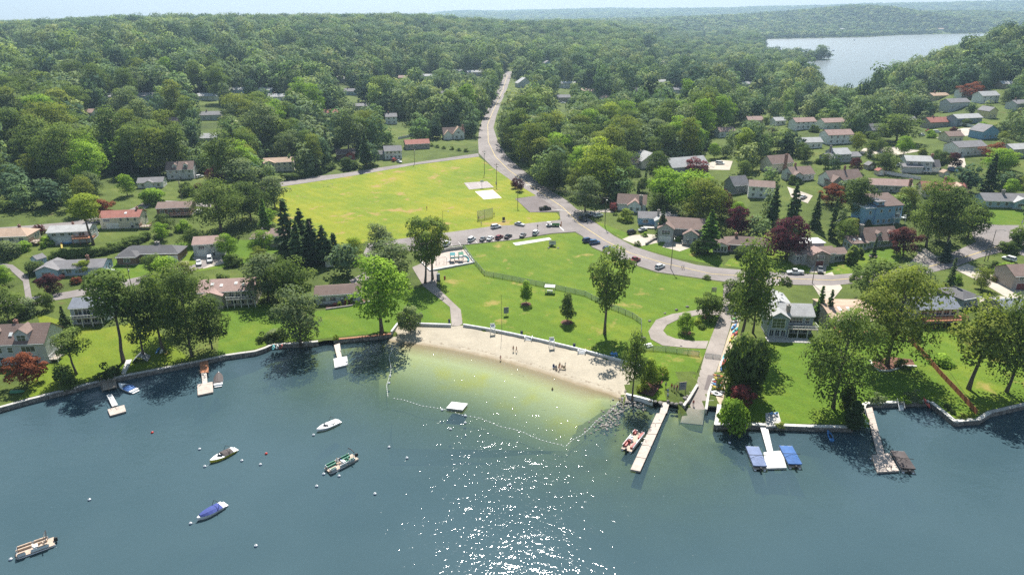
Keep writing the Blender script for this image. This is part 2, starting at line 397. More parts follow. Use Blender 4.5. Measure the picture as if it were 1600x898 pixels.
X, Y = grid(-60, 75, 130, 205, 1.5); gs.append(np.stack([X + .31, Y + .27], 1))
X, Y = grid(380, 1400, 860, 1700, 13); gs.append(np.stack([X + .31, Y + .27], 1))
gp = np.concatenate(gs); gp = gp[sdist(gp[:, 0], gp[:, 1], LAND) < -0.6]
GROUND_M = grassmat('ground_grass', [(0.30, (0.035, 0.049, 0.015)), (0.44, (0.062, 0.087, 0.018)), (0.56, (0.091, 0.122, 0.024)), (0.72, (0.156, 0.155, 0.042))], 0.02, 0.12, dirt=((0.113, 0.076, 0.042), 0.66))
vs, es, fs, *_ = delaunay_2d_cdt([Vector(p) for p in LAND] + [Vector(p) for p in gp], [], [list(range(len(LAND)))], 1, 1e-4)
A = np.array([(p[0], p[1]) for p in vs]); Zg = hz(A[:, 0], A[:, 1])
F = []
for f in fs:
    a, b, c = A[f[0]], A[f[1]], A[f[2]]; F.append(f if (b[0] - a[0]) * (c[1] - a[1]) - (b[1] - a[1]) * (c[0] - a[0]) > 0 else f[::-1])
me = bpy.data.meshes.new('ground'); me.from_pydata([(x, y, z) for (x, y), z in zip(A, Zg)], [], F); me.materials.append(GROUND_M)
me.polygons.foreach_set('use_smooth', [True] * len(F)); me.update()
go = bpy.data.objects.new('ground', me); col.objects.link(go); go['kind'] = 'structure'
def asphalt(name, c, var=0.22):
    m, t, b = newmat(name); v = wpos(t); n1 = noise(t, 0.09, 5, 0.65, v); n2 = noise(t, 3.0, 3, 0.7, v)
    a = ramp(t, n1, [(0.3, tuple(x * (1 - var) for x in c)), (0.7, tuple(x * (1 + var) for x in c))])
    a = mixc(t, 1.0, a, ramp(t, n2, [(0.3, 0.88), (0.7, 1.12)]), 'MULTIPLY')
    vo = N(t, 'TexVoronoi', feature='DISTANCE_TO_EDGE', i_Scale=0.16); t.links.new(v, vo.inputs['Vector'])
    cr = ramp(t, vo.outputs[0], [(0.0, 0.72), (0.012, 1.0)])
    t.links.new(mixc(t, 1.0, a, cr, 'MULTIPLY'), b.inputs['Base Color']); b.inputs['Roughness'].default_value = 0.88
    b.inputs['Specular IOR Level'].default_value = 0.25; return m
M['asphalt'] = asphalt('asphalt', (0.205, 0.18, 0.17))
M['old_asphalt'] = asphalt('old_asphalt', (0.26, 0.225, 0.20), 0.25)
M['dark_asphalt'] = asphalt('dark_asphalt', (0.15, 0.125, 0.12))
M['drive'] = asphalt('driveway_concrete', (0.40, 0.35, 0.29), 0.18)
M['marking'] = plain('road_marking', (0.62, 0.61, 0.56), 0.7, 0.2, 1.0, world=True)
M['yellow_mark'] = plain('yellow_marking', (0.52, 0.38, 0.10), 0.7, 0.2, 1.0, world=True)
def sandmat(name, c):
    m, t, b = newmat(name); v = wpos(t); n1 = noise(t, 0.16, 5, 0.65, v); n2 = noise(t, 2.4, 4, 0.75, v)
    a = ramp(t, n1, [(0.3, tuple(x * 0.86 for x in c)), (0.7, tuple(x * 1.10 for x in c))])
    a = mixc(t, 1.0, a, ramp(t, n2, [(0.28, 0.80), (0.72, 1.12)]), 'MULTIPLY')
    sx = N(t, 'SeparateXYZ'); t.links.new(v, sx.inputs[0])                       # wet sand by the water line, weed further out
    wn = noise(t, 0.5, 3, 0.6, v); ma = N(t, 'Math', operation='MULTIPLY_ADD', i_1=0.16, i_2=-0.08); t.links.new(wn, ma.inputs[0])
    zz = N(t, 'Math', operation='ADD'); t.links.new(sx.outputs[2], zz.inputs[0]); t.links.new(ma.outputs[0], zz.inputs[1])
    wet = N(t, 'MapRange', i_1=0.0, i_2=0.12); t.links.new(zz.outputs[0], wet.inputs[0])
    a = mixc(t, wet.outputs[0], tuple(x * y for x, y in zip(c, (0.62, 0.56, 0.47))), a)
    wr = noise(t, 0.9, 4, 0.7, v)
    band = ramp(t, zz.outputs[0], [(0.10, 0.0), (0.16, 1.0), (0.24, 0.0)])
    mb = N(t, 'Math', operation='MULTIPLY'); t.links.new(band, mb.inputs[0]); t.links.new(ramp(t, wr, [(0.50, 0.0), (0.60, 0.8)]), mb.inputs[1])
    a = mixc(t, mb.outputs[0], a, (0.16, 0.12, 0.08))
    weed = noise(t, 0.085, 3, 0.6, v); dz = N(t, 'MapRange', i_1=-0.12, i_2=-0.5); t.links.new(zz.outputs[0], dz.inputs[0])
    wm = N(t, 'Math', operation='MULTIPLY'); t.links.new(ramp(t, weed, [(0.50, 0.0), (0.70, 1.0)]), wm.inputs[0]); t.links.new(dz.outputs[0], wm.inputs[1])
    a = mixc(t, wm.outputs[0], a, (0.42, 0.41, 0.12)); dp_ = N(t, 'MapRange', i_1=-0.9, i_2=-2.1); t.links.new(sx.outputs[2], dp_.inputs[0]); uw = N(t, 'MapRange', i_1=-0.05, i_2=-0.35); t.links.new(sx.outputs[2], uw.inputs[0]); a = mixc(t, uw.outputs[0], a, mixc(t, wm.outputs[0], (0.40, 0.42, 0.24), (0.44, 0.43, 0.11))); a = mixc(t, dp_.outputs[0], a, (0.20, 0.225, 0.09))
    t.links.new(a, b.inputs['Base Color']); b.inputs['Roughness'].default_value = 0.92; b.inputs['Specular IOR Level'].default_value = 0.2
    bn = N(t, 'Bump', i_Strength=0.7, i_Distance=0.12); t.links.new(n2, bn.inputs['Height']); t.links.new(bn.outputs[0], b.inputs['Normal'])
    return m
M['sand'] = sandmat('beach_sand', (0.39, 0.34, 0.262))
M['court_sand'] = plain('court_sand', (0.66, 0.58, 0.47), 0.9, 0.1, 0.8, world=True)
M['gravel'] = plain('pale_gravel', (0.42, 0.35, 0.30), 0.95, 0.25, 1.5, bumps=0.5, world=True)
FIELD_M = grassmat('field_grass', [(0.28, (0.100, 0.156, 0.015)), (0.45, (0.153, 0.198, 0.017)), (0.58, (0.219, 0.228, 0.020)), (0.75, (0.281, 0.233, 0.037))], 0.022, 0.10, dirt=((0.281, 0.205, 0.069), 0.585))
PARK_M = grassmat('park_grass', [(0.28, (0.070, 0.125, 0.012)), (0.50, (0.095, 0.156, 0.014)), (0.64, (0.141, 0.183, 0.017)), (0.80, (0.231, 0.205, 0.035))], 0.03, 0.16, dirt=((0.248, 0.205, 0.058), 0.60))
LAWN_M = grassmat('lawn_grass', [(0.28, (0.062, 0.118, 0.010)), (0.50, (0.083, 0.145, 0.013)), (0.66, (0.124, 0.167, 0.017)), (0.82, (0.198, 0.183, 0.035))], 0.035, 0.2)
def sheet(name, px, step, off, mat): return cdt_sheet(name, GL(px), step, off, mat)
sheet('field_lawn', [(440, 292), (525, 279), (580, 269), (650, 258), (748, 245), (770, 262), (800, 283), (838, 306), (805, 310), (826, 332), (870, 333), (875, 340), (868, 347), (850, 352), (800, 353), (711, 363), (660, 369), (615, 376), (570, 380), (520, 385), (470, 372), (425, 345), (430, 320)], 6, 0.05, FIELD_M)
sheet('verge_lawn', [(822, 262), (850, 262), (848, 290), (836, 282)], 4, 0.05, PARK_M)
sheet('park_lawn', [(722, 384), (800, 376), (863, 366), (898, 364), (910, 371), (925, 388), (980, 412), (1026, 427), (1131, 442), (1128, 482), (1104, 545), (1074, 622), (1040, 626), (1020, 623), (978, 613), (1001, 582), (1005, 571), (960, 559), (900, 543), (850, 531), (800, 520), (724, 506), (714, 478), (690, 455), (684, 424), (742, 412)], 5, 0.05, PARK_M)
sheet('lakeside_lawn', [(340, 556), (345, 480), (420, 474), (490, 486), (560, 478), (640, 452), (664, 448), (690, 468), (702, 478), (705, 505), (622, 503), (611, 518), (575, 522), (521, 527), (475, 532), (425, 535), (400, 545)], 5, 0.05, LAWN_M)
sheet('lakeside_lawn', [(30, 625), (75, 560), (58, 490), (150, 515), (230, 500), (270, 540), (300, 562), (208, 580), (160, 591), (125, 600)], 5, 0.05, grassmat('dry_lawn', [(0.28, (0.076, 0.128, 0.010)), (0.5, (0.120, 0.166, 0.014)), (0.66, (0.176, 0.190, 0.021)), (0.8, (0.232, 0.194, 0.052))], 0.035, 0.2))
sheet('lakeside_lawn', [(1135, 655), (1160, 560), (1200, 525), (1290, 530), (1440, 520), (1525, 640), (1531, 650), (1491, 653), (1453, 624), (1353, 628), (1333, 663), (1220, 661)], 5, 0.05, LAWN_M)
sheet('lakeside_lawn', [(1440, 520), (1500, 505), (1600, 520), (1640, 600), (1600, 628), (1548, 640), (1530, 645)], 5, 0.05, PARK_M)
sheet('house_lawn', [(1140, 405), (1200, 390), (1400, 400), (1400, 430), (1300, 428), (1200, 424), (1130, 415)], 5, 0.05, PARK_M)
sheet('house_lawn', [(930, 345), (1000, 372), (1120, 385), (1130, 416), (1060, 404), (1000, 388), (940, 356)], 5, 0.05, PARK_M)
sheet('house_lawn', [(180, 405), (300, 375), (430, 375), (440, 400), (340, 420), (220, 436), (160, 440)], 5, 0.05, LAWN_M)
sheet('house_lawn', [(1300, 352), (1360, 346), (1420, 390), (1400, 412), (1330, 395)], 5, 0.05, LAWN_M)
sheet('house_lawn', [(1530, 322), (1600, 322), (1640, 340), (1600, 354), (1540, 350), (1520, 342)], 5, 0.05, LAWN_M)
ROADR = [(800, 112), (797, 125), (792, 140), (783, 160), (776, 180), (771, 200), (778, 222), (792, 244), (812, 262), (848, 290), (885, 313), (910, 335), (930, 348), (960, 369), (990, 385), (1020, 395), (1050, 404), (1088, 414), (1126, 419), (1200, 425), (1300, 430), (1370, 424), (1430, 412), (1490, 394), (1525, 378), (1518, 365), (1522, 349), (1560, 352), (1620, 352)]
ROADL = [(1660, 372), (1600, 400), (1572, 392), (1530, 403), (1490, 418), (1430, 432), (1370, 440), (1300, 446), (1200, 444), (1131, 440), (1026, 425), (980, 410), (925, 386), (910, 369), (898, 362), (876, 345), (874, 332), (838, 306), (800, 283), (770, 262), (748, 240), (747, 220), (749, 200), (757, 180), (768, 160), (778, 140), (784, 125), (787, 112)]
sheet('road', ROADR + ROADL, 5, 0.10, M['asphalt'])
sheet('road', [(747, 240), (650, 254), (580, 264), (530, 272), (470, 278), (438, 285), (400, 296), (398, 301), (438, 292), (525, 279), (650, 257.5), (749, 245)], 5, 0.10, M['asphalt'])
sheet('road', [(330, 318), (232, 312), (215, 322), (190, 333), (110, 347), (40, 353), (-60, 360), (-60, 370), (40, 361), (110, 356), (200, 340), (228, 326), (240, 318), (330, 324)], 5, 0.10, M['asphalt'])
sheet('road', [(-40, 476), (40, 466), (110, 455), (150, 447), (245, 427), (300, 415), (330, 402), (345, 404), (320, 418), (250, 437), (155, 458), (60, 474), (-40, 487)], 5, 0.10, M['asphalt'])
sheet('road', [(40, 466), (36, 440), (14, 420), (-10, 415), (-10, 410), (20, 414), (44, 432), (50, 465)], 4, 0.11, M['asphalt'])
sheet('parking_lane', [(615, 375), (711, 362), (768, 354), (800, 352), (876, 344), (905, 362), (863, 365), (800, 375), (721, 383), (652, 392), (620, 392)], 5, 0.14, M['asphalt'])
sheet('parking_lot', [(805, 311), (838, 306), (876, 331), (828, 332)], 5, 0.14, M['dark_asphalt'])
sheet('lane', [(618, 376), (575, 381), (568, 396), (580, 412), (572, 425), (546, 438), (552, 446), (582, 436), (596, 418), (590, 400), (600, 392), (622, 388)], 4, 0.13, M['asphalt'])
sheet('path', [(644, 418), (658, 412), (672, 424), (684, 424), (682, 448), (705, 470), (720, 484), (723, 510), (706, 510), (703, 480), (688, 468), (662, 448)], 3, 0.12, M['old_asphalt'])
RAMPX = [(1131, 443), (1150, 444), (1148, 487), (1126, 560), (1108, 613), (1101, 637), (1098, 664), (1063, 659), (1074, 625), (1088, 600), (1104, 545), (1128, 483)]
sheet('ramp_road', RAMPX, 3, 0.13, M['old_asphalt'])
sheet('loop_path', [(1126, 484), (1092, 484), (1050, 491), (1025, 500), (1013, 518), (1017, 530), (1035, 540), (1075, 544), (1103, 545), (1107, 533), (1080, 533), (1055, 529), (1042, 524), (1036, 517), (1042, 508), (1060, 499), (1092, 492), (1123, 493)], 3, 0.15, M['old_asphalt'])
sheet('asphalt_patch', [(1106, 586), (1115, 587), (1109, 610), (1100, 609)], 3, 0.16, M['dark_asphalt'])
sheet('playground_pad', [(653, 405), (700, 393), (724, 390), (741, 411), (672, 424)], 4, 0.12, M['gravel'])
sheet('basketball_court', [(725, 286), (761, 283.5), (772, 293), (733, 296.5)], 4, 0.12, plain('court_asphalt', (0.30, 0.26, 0.25), .9, .12, .3, world=True))
sheet('volleyball_sand', [(742, 299.5), (770, 297), (784, 309.5), (756, 312)], 4, 0.12, M['court_sand'])
sheet('concrete_strip', [(801, 380), (858, 371.5), (862, 374.5), (806, 384)], 4, 0.12, M['pale_concrete'])
sheet('beach_sand', [(612, 522), (622, 506), (705, 508.5), (723, 508.5), (760, 514), (800, 522), (850, 533), (900, 545), (960, 561), (1004, 574), (1001, 584), (984, 602), (978, 617), (985, 640), (974, 668), (942, 712), (593, 700), (592, 560), (606, 534)], 1.8, 0.04, M['sand'])
for px in ([(1000, 385), (1030, 379), (1040, 368), (1012, 366), (986, 368), (972, 374)], [(885, 335), (915, 338), (940, 332), (960, 332), (952, 326), (930, 330), (900, 328)],
           [(1035, 386), (1062, 393), (1088, 384), (1084, 374), (1040, 378)], [(1264, 426), (1290, 427), (1292, 412), (1270, 412)], [(1420, 412), (1435, 396), (1425, 388), (1446, 388), (1462, 400), (1500, 408), (1480, 416)],
           [(1490, 420), (1530, 440), (1580, 470), (1640, 480), (1640, 462), (1590, 452), (1545, 428), (1512, 412)], [(268, 409), (296, 408), (292, 428), (262, 434)], [(300, 402), (345, 398), (350, 412), (318, 420)],
           [(150, 428), (166, 424), (178, 440), (160, 446)], [(86, 384), (150, 372), (155, 362), (142, 360), (140, 374), (84, 380)], [(0, 388), (30, 394), (58, 380), (62, 366), (48, 364), (46, 378)],
           [(1340, 240), (1400, 243), (1440, 236), (1400, 230), (1350, 232)], [(1460, 216), (1500, 214), (1540, 208), (1520, 200), (1490, 204)], [(1230, 292), (1270, 306), (1262, 318), (1236, 308)], [(1480, 262), (1510, 262), (1506, 244), (1488, 246)],
           [(1085, 264), (1140, 266), (1145, 252), (1120, 250)], [(1300, 425), (1316, 450), (1300, 470), (1285, 470), (1270, 446), (1284, 430)], [(1196, 446), (1222, 446), (1224, 436), (1198, 437)],
           [(1510, 470), (1560, 462), (1600, 470), (1600, 480)]):
    sheet('driveway', px, 4, 0.09, M['drive'])
def stripe(name, px, wd, off, mat, dash=None):
    p = [G(u, v) for u, v in px]; q = [p[0]]
    for a, b in zip(p, p[1:]):
        k = max(1, int((b - a).length / 3)); q += [a.lerp(b, (j + 1) / k) for j in range(k)]
    m = MB()
    for i, (a, b) in enumerate(zip(q, q[1:])):
        if dash and i % dash[0] >= dash[1]: continue
        d = Vector((b.x - a.x, b.y - a.y)); d.normalize(); nx, ny = -d.y * wd / 2, d.x * wd / 2
        vs = []
        for (x, y) in ((a.x + nx, a.y + ny), (a.x - nx, a.y - ny), (b.x - nx, b.y - ny), (b.x + nx, b.y + ny)): vs.append((x, y, float(hz(x, y)) + off))
        m.add(vs, [(0, 1, 2, 3)])
    o = m.build(name, mat); o['kind'] = 'structure'; return o
stripe('road_centre_line', [(793, 118), (786, 140), (772, 170), (762, 195), (763, 222), (774, 245), (795, 266), (840, 298), (880, 325), (905, 350), (945, 376), (985, 396), (1040, 412), (1110, 428), (1200, 434), (1300, 438), (1370, 432), (1440, 420), (1500, 404), (1560, 385)], 0.28, 0.13, M['yellow_mark'])
stripe('stop_line', [(872, 352), (881, 361)], 0.5, 0.18, M['marking'])
stripe('edge_line', [(845, 326), (886, 330)], 0.4, 0.18, M['marking'])
stripe('crosswalk_line', [(822, 290), (844, 287)], 1.0, 0.16, M['marking'])
for k in range(9):
    u = 690 + k * 13; stripe('parking_bay_line', [(u, 386 - k * 1.35 - 5), (u + 4, 386 - k * 1.35)], 0.14, 0.18, M['marking'])
for px in ([(729, 287), (761, 284.4), (770, 292.4), (736, 295.2), (729, 287)], [(745, 285.6), (753, 293.9)]): stripe('court_line', px, 0.12, 0.15, M['marking'])
def shore_depth(x, y):
    """depth of the lake bed below the water"""
    dl = sdist(x, y, LAND); wl = np.full(np.shape(x), 1e9)
    for p, q in zip(WATERLINE, WATERLINE[1:]): wl = np.minimum(wl, np.hypot(x - (p[0] + q[0]) / 2, y - (p[1] + q[1]) / 2))
    return -np.maximum(0.9 + 0.085 * np.clip(dl, 0, 60), np.minimum(.042 * wl + .001 * wl * wl, 6))
def gridmesh(name, xs, ys, zf, mat, attr=None, keep=None):
    X, Y = np.meshgrid(xs, ys); nx, ny = len(xs), len(ys); x, y = X.ravel(), Y.ravel(); z = zf(x, y)
    i = np.arange(nx * ny).reshape(ny, nx); F = np.stack([i[:-1, :-1], i[:-1, 1:], i[1:, 1:], i[1:, :-1]], -1).reshape(-1, 4)
    if keep is not None:
        kk = keep(x, y); F = F[kk[F].any(1)]
        used = np.unique(F); mp = np.full(nx * ny, -1); mp[used] = np.arange(len(used)); F = mp[F]; x, y, z = x[used], y[used], z[used]
    me = bpy.data.meshes.new(name); me.vertices.add(len(x)); me.vertices.foreach_set('co', np.stack([x, y, z], 1).astype(np.float32).ravel())
    me.loops.add(F.size); me.loops.foreach_set('vertex_index', F.ravel().astype(np.int32)); me.polygons.add(len(F))
    me.polygons.foreach_set('loop_start', np.arange(0, F.size, 4, dtype=np.int32)); me.polygons.foreach_set('use_smooth', [True] * len(F))
    me.materials.append(mat)
    if attr:
        a = me.attributes.new(attr[0], 'FLOAT', 'POINT'); a.data.foreach_set('value', np.asarray(attr[1](x, y), np.float32))
    me.update(calc_edges=True); me.validate()
    o = bpy.data.objects.new(name, me); col.objects.link(o); return o
nearx = np.concatenate([np.arange(-1500, -240, 60), np.arange(-240, 260, 2.5), np.arange(260, 1600, 60)])
neary = np.concatenate([np.arange(-1200, 60, 60), np.arange(60, 236, 2.5)])
BED_M = plain('lake_bed', (0.19, 0.21, 0.085), 0.9, 0.25, 0.22, world=True)
bed = gridmesh('lake_bed', nearx, neary, lambda x, y: np.minimum(shore_depth(x, y), -0.9), BED_M); bed['kind'] = 'structure'
def depth_attr(x, y):
    d = -np.where(sdist(x, y, LAND) < 0, hz(x, y), shore_depth(x, y)); return np.clip(d, 0, 8)
def watermat(wave=.305, rough=.05):
    m = bpy.data.materials.new('lake_water'); m.use_nodes = True; t = m.node_tree; t.nodes.clear(); out = N(t, 'OutputMaterial')
    v = wpos(t)
    mp = N(t, 'Mapping'); mp.inputs['Rotation'].default_value = (0, 0, R(24)); mp.inputs['Scale'].default_value = (0.72, 1.0, 1.0); t.links.new(v, mp.inputs[0])
    n1 = noise(t, 0.30, 2, 0.5, mp.outputs[0], 0.5); n2 = noise(t, 0.95, 2, 0.5, mp.outputs[0], 0.6); n3 = noise(t, 1.9, 2, 0.5, v, 0.4)
    pat = noise(t, 0.022, 3, 0.55, mp.outputs[0])
    a = N(t, 'Math', operation='MULTIPLY_ADD', i_1=0.7); t.links.new(n1, a.inputs[0])
    a2 = N(t, 'Math', operation='MULTIPLY_ADD', i_1=0.30); t.links.new(n2, a2.inputs[0]); t.links.new(a2.outputs[0], a.inputs[2])
    a3 = N(t, 'Math', operation='MULTIPLY', i_1=0.15); t.links.new(n3, a3.inputs[0]); t.links.new(a3.outputs[0], a2.inputs[2])
    st = N(t, 'MapRange', i_1=0.35, i_2=0.65, i_3=0.5, i_4=1.12); t.links.new(pat, st.inputs[0])
    bn = N(t, 'Bump', i_Distance=wave); t.links.new(a.outputs[0], bn.inputs['Height']); t.links.new(st.outputs[0], bn.inputs['Strength'])
    at = N(t, 'Attribute', attribute_name='depth')
    e = N(t, 'Math', operation='MULTIPLY', i_1=-0.34); t.links.new(at.outputs['Fac'], e.inputs[0])
    ex = N(t, 'Math', operation='EXPONENT'); t.links.new(e.outputs[0], ex.inputs[0])
    tr = N(t, 'BsdfTransparent'); t.links.new(mixc(t, ex.outputs[0], (0.55, 0.74, 0.42), (0.98, 1.0, 0.95)), tr.inputs[0])
    df = N(t, 'BsdfDiffuse'); tone = noise(t, 0.02, 3, 0.6, v)
    t.links.new(ramp(t, tone, [(0.3, (0.045, 0.083, 0.101)), (0.7, (0.060, 0.102, 0.121))]), df.inputs[0])
    body = N(t, 'MixShader'); t.links.new(ex.outputs[0], body.inputs[0]); t.links.new(df.outputs[0], body.inputs[1]); t.links.new(tr.outputs[0], body.inputs[2])
    gl = N(t, 'BsdfGlossy', i_Roughness=rough); t.links.new(bn.outputs[0], gl.inputs['Normal'])
    fr = N(t, 'Fresnel', i_IOR=1.33); t.links.new(bn.outputs[0], fr.inputs['Normal'])
    mx = N(t, 'MixShader'); t.links.new(fr.outputs[0], mx.inputs[0]); t.links.new(body.outputs[0], mx.inputs[1]); t.links.new(gl.outputs[0], mx.inputs[2])
    t.links.new(mx.outputs[0], out.inputs[0]); return m
WATER_M = watermat()
lake = gridmesh('lake_water', nearx, neary, lambda x, y: 0 * x, WATER_M, ('depth', depth_attr)); lake['kind'] = 'structure'
fx0, fx1 = 380, 2700
far = gridmesh('far_lake_water', np.arange(fx0, fx1, 40), np.arange(840, 3400, 40), lambda x, y: 0 * x, watermat(.03, .22), ('depth', lambda x, y: 0 * x + 8), keep=lambda x, y: sdist(x, y, FARLAKE) < 60); far['kind'] = 'structure'
def haze():
    m = bpy.data.materials.new('summer_haze'); m.use_nodes = True; t = m.node_tree; t.nodes.clear(); out = N(t, 'OutputMaterial')
    pv = N(t, 'VolumePrincipled'); pv.inputs['Color'].default_value = (0.56, 0.78, 1.0, 1); pv.inputs['Density'].default_value = HAZE; pv.inputs['Anisotropy'].default_value = 0.45
    t.links.new(pv.outputs[0], out.inputs['Volume'])
    b = MB().box(-7900, 7900, -2500, 8900, -9, 310).build('haze', m); b['kind'] = 'stuff'; return b
HAZE = 0.000115
haze()
def leafmat(name, stops, trans=0.34, tint=True):
    """foliage: each tree has its own green (by object), each spray a slightly different one (by mesh attribute)"""
    m = bpy.data.materials.new(name); m.use_nodes = True; t = m.node_tree; t.nodes.clear(); out = N(t, 'OutputMaterial')
    oi = N(t, 'ObjectInfo'); c = ramp(t, oi.outputs['Random'], stops)
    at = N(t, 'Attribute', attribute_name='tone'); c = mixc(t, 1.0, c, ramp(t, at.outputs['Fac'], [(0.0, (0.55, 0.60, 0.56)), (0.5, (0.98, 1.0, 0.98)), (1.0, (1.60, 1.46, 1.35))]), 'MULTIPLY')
    if not tint: c = mixc(t, 1.0, c, ramp(t, noise(t, 0.011, 3, 0.6, wpos(t)), [(0.32, (0.62, 0.70, 0.78)), (0.68, (1.22, 1.16, 1.04))]), 'MULTIPLY')
    if tint: c = mixc(t, 1.0, c, oi.outputs['Color'], 'MULTIPLY')
    d = N(t, 'BsdfDiffuse'); t.links.new(c, d.inputs[0])
    tr = N(t, 'BsdfTranslucent'); t.links.new(mixc(t, 1.0, c, (1.25, 1.35, 0.55) if name != 'red_leaves' else (1.2, .85, .7), 'MULTIPLY'), tr.inputs[0])
    mx = N(t, 'MixShader', i_0=trans); t.links.new(d.outputs[0], mx.inputs[1]); t.links.new(tr.outputs[0], mx.inputs[2])
    t.links.new(mx.outputs[0], out.inputs[0]); return m
GREENS = [(0.0, (0.038, 0.062, 0.040)), (0.10, (0.071, 0.114, 0.072)), (0.25, (0.109, 0.164, 0.085)), (0.45, (0.175, 0.220, 0.119)), (0.65, (0.144, 0.223, 0.085)), (0.85, (0.229, 0.254, 0.127)), (1.0, (0.229, 0.310, 0.096))]
LEAF = leafmat('leaves', [(0.0, (0.128, 0.170, 0.056)), (1.0, (0.158, 0.200, 0.066))])
FOREST = leafmat('forest_leaves', GREENS, 0.2, False)
NEEDLE = leafmat('needles', [(0.0, (0.064, 0.098, 0.044)), (1.0, (0.086, 0.120, 0.050))], 0.25)
REDLEAF = leafmat('red_leaves', [(0.0, (0.120, 0.050, 0.046)), (1.0, (0.155, 0.064, 0.052))], 0.3)
def leafmesh(name, C, D, size, tone, mat, rng, up=0.25, rand=0.32, out=None, nk=0.28):
    """many small irregular leaf sprays: centres C, facing D"""
    n = len(C)
    nr = D + rng.normal(0, rand, (n, 3)); nr[:, 2] += up; nr /= np.linalg.norm(nr, axis=1, keepdims=True) + 1e-9
    ref = rng.normal(0, 1, (n, 3)); a = np.cross(nr, ref); a /= np.linalg.norm(a, axis=1, keepdims=True) + 1e-9; b = np.cross(nr, a)
    s = size * rng.uniform(0.6, 1.35, n) if np.isscalar(size) else size
    s = s[:, None]; ra = rng.uniform(0.55, 1.0, (n, 4, 1))
    V = np.stack([C + a * s * ra[:, 0], C + b * s * 0.75 * ra[:, 1], C - a * s * ra[:, 2], C - b * s * 0.75 * ra[:, 3]], 1)
    V[:, 1] -= nr * s * 0.22; V[:, 3] -= nr * s * 0.22
    V = V.reshape(-1, 3).astype(np.float32)
    me = bpy.data.meshes.new(name); me.vertices.add(4 * n); me.vertices.foreach_set('co', V.ravel())
    F = np.arange(4 * n, dtype=np.int32); me.loops.add(4 * n); me.loops.foreach_set('vertex_index', F); me.polygons.add(n); me.polygons.foreach_set('loop_start', np.arange(0, 4 * n, 4, dtype=np.int32))
    me.materials.append(mat); at = me.attributes.new('tone', 'FLOAT', 'POINT'); at.data.foreach_set('value', np.repeat(np.clip(tone, 0, 1), 4).astype(np.float32))
    me.polygons.foreach_set('use_smooth', np.ones(n, bool)); me.update(calc_edges=True)
    o = D if out is None else out
    nn = 0.75 * o + nk * nr; nn /= np.linalg.norm(nn, axis=1, keepdims=True) + 1e-9
    me.normals_split_custom_set_from_vertices(np.repeat(nn, 4, 0).astype(np.float32).tolist())
    return me
def sphere_pts(n, rng):
    v = rng.normal(0, 1, (n, 3)); return v / np.linalg.norm(v, axis=1, keepdims=True)
def puffs_crown(name, env, npuff, q, leaf, mat, seed, pr=(0.20, 0.34), fill=0.35):
    """env(t, ang) -> crown radius at height fraction t (crown space: z 0..1, radius 1 = half height units given by caller)"""
    rng = np.random.default_rng(seed); C = []; D = []; T = []; O = []; cen = []
    tries = 0
    while len(cen) < npuff and tries < 4000:
        tries += 1
        t = rng.uniform(0.02, 0.98); an = rng.uniform(0, 6.283); r = env(t, an)
        rr = r * (rng.uniform(0.62, 0.98) if rng.random() > fill else rng.uniform(0.1, 0.6))
        p = np.array([rr * math.cos(an), rr * math.sin(an), t]); pr_ = rng.uniform(*pr)
        if all(np.linalg.norm((p - c) * (1, 1, 1)) > 0.62 * min(pr_, k) for c, k in cen): cen.append((p, pr_))
    for p, k in cen:
        n = int(q * (k / pr[1]) ** 2 * rng.uniform(0.8, 1.2)); d = sphere_pts(n, rng); d[:, 2] = np.where(rng.random(n) < 0.55, np.abs(d[:, 2]), d[:, 2])
        sq = np.array([1.0, 1.0, rng.uniform(0.6, 0.85)]); rad = k * rng.uniform(0.72, 1.08, (n, 1))
        C.append(p + d * sq * rad); dd = d / sq; dd /= np.linalg.norm(dd, axis=1, keepdims=True); D.append(dd)
        ou = p - np.array([0, 0, 0.42]); ou = ou / (np.linalg.norm(ou) + 1e-6); O.append(dd * 0.8 + ou * 0.35)
        T.append(np.clip(rng.normal(0.5, 0.16) + rng.normal(0, 0.13, n), 0, 1))
    C = np.concatenate(C); D = np.concatenate(D); O = np.concatenate(O); T = np.concatenate(T)
    return C, D, O, T, [c for c, _ in cen], rng
def trunk_mesh(name, h0, h1, r0, limbs, mat, rng, lean=0.0, n=7):
    """tapered trunk from the ground to h1 with limbs out to crown points"""
    m = MB(); k = 6; pts = []; off = np.zeros(2)
    for i in range(k + 1):
        t = i / k; pts.append((off[0] + lean * t * h1, off[1], h1 * t - (0.6 if i == 0 else 0))); off = off + rng.normal(0, 0.012 * h1, 2)
    m.tube(pts, [r0 * (1.35 if i == 0 else 1 - 0.75 * i / k) for i in range(k + 1)], n)
    for e in limbs:
        t = rng.uniform(0.45, 0.95) if e[2] > h1 * 0.6 else rng.uniform(0.35, 0.6)
        i = min(k - 1, int(t * k)); s = Vector(pts[i]).lerp(Vector(pts[i + 1]), t * k - i); e = Vector(e)
        if e.z < s.z + 0.3: e.z = s.z + 0.5
        mid = s.lerp(e, 0.5) + Vector((0, 0, -0.06 * (e - s).length)); rr = r0 * (1 - 0.75 * t) * 0.55
        m.tube([s, mid, e], [rr, rr * 0.7, rr * 0.3], 5, cap=False)
    return m.mesh(name, mat, smooth=True)
TREES = {}                                    # kind -> list of (crown mesh, trunk mesh, height, crown radius)
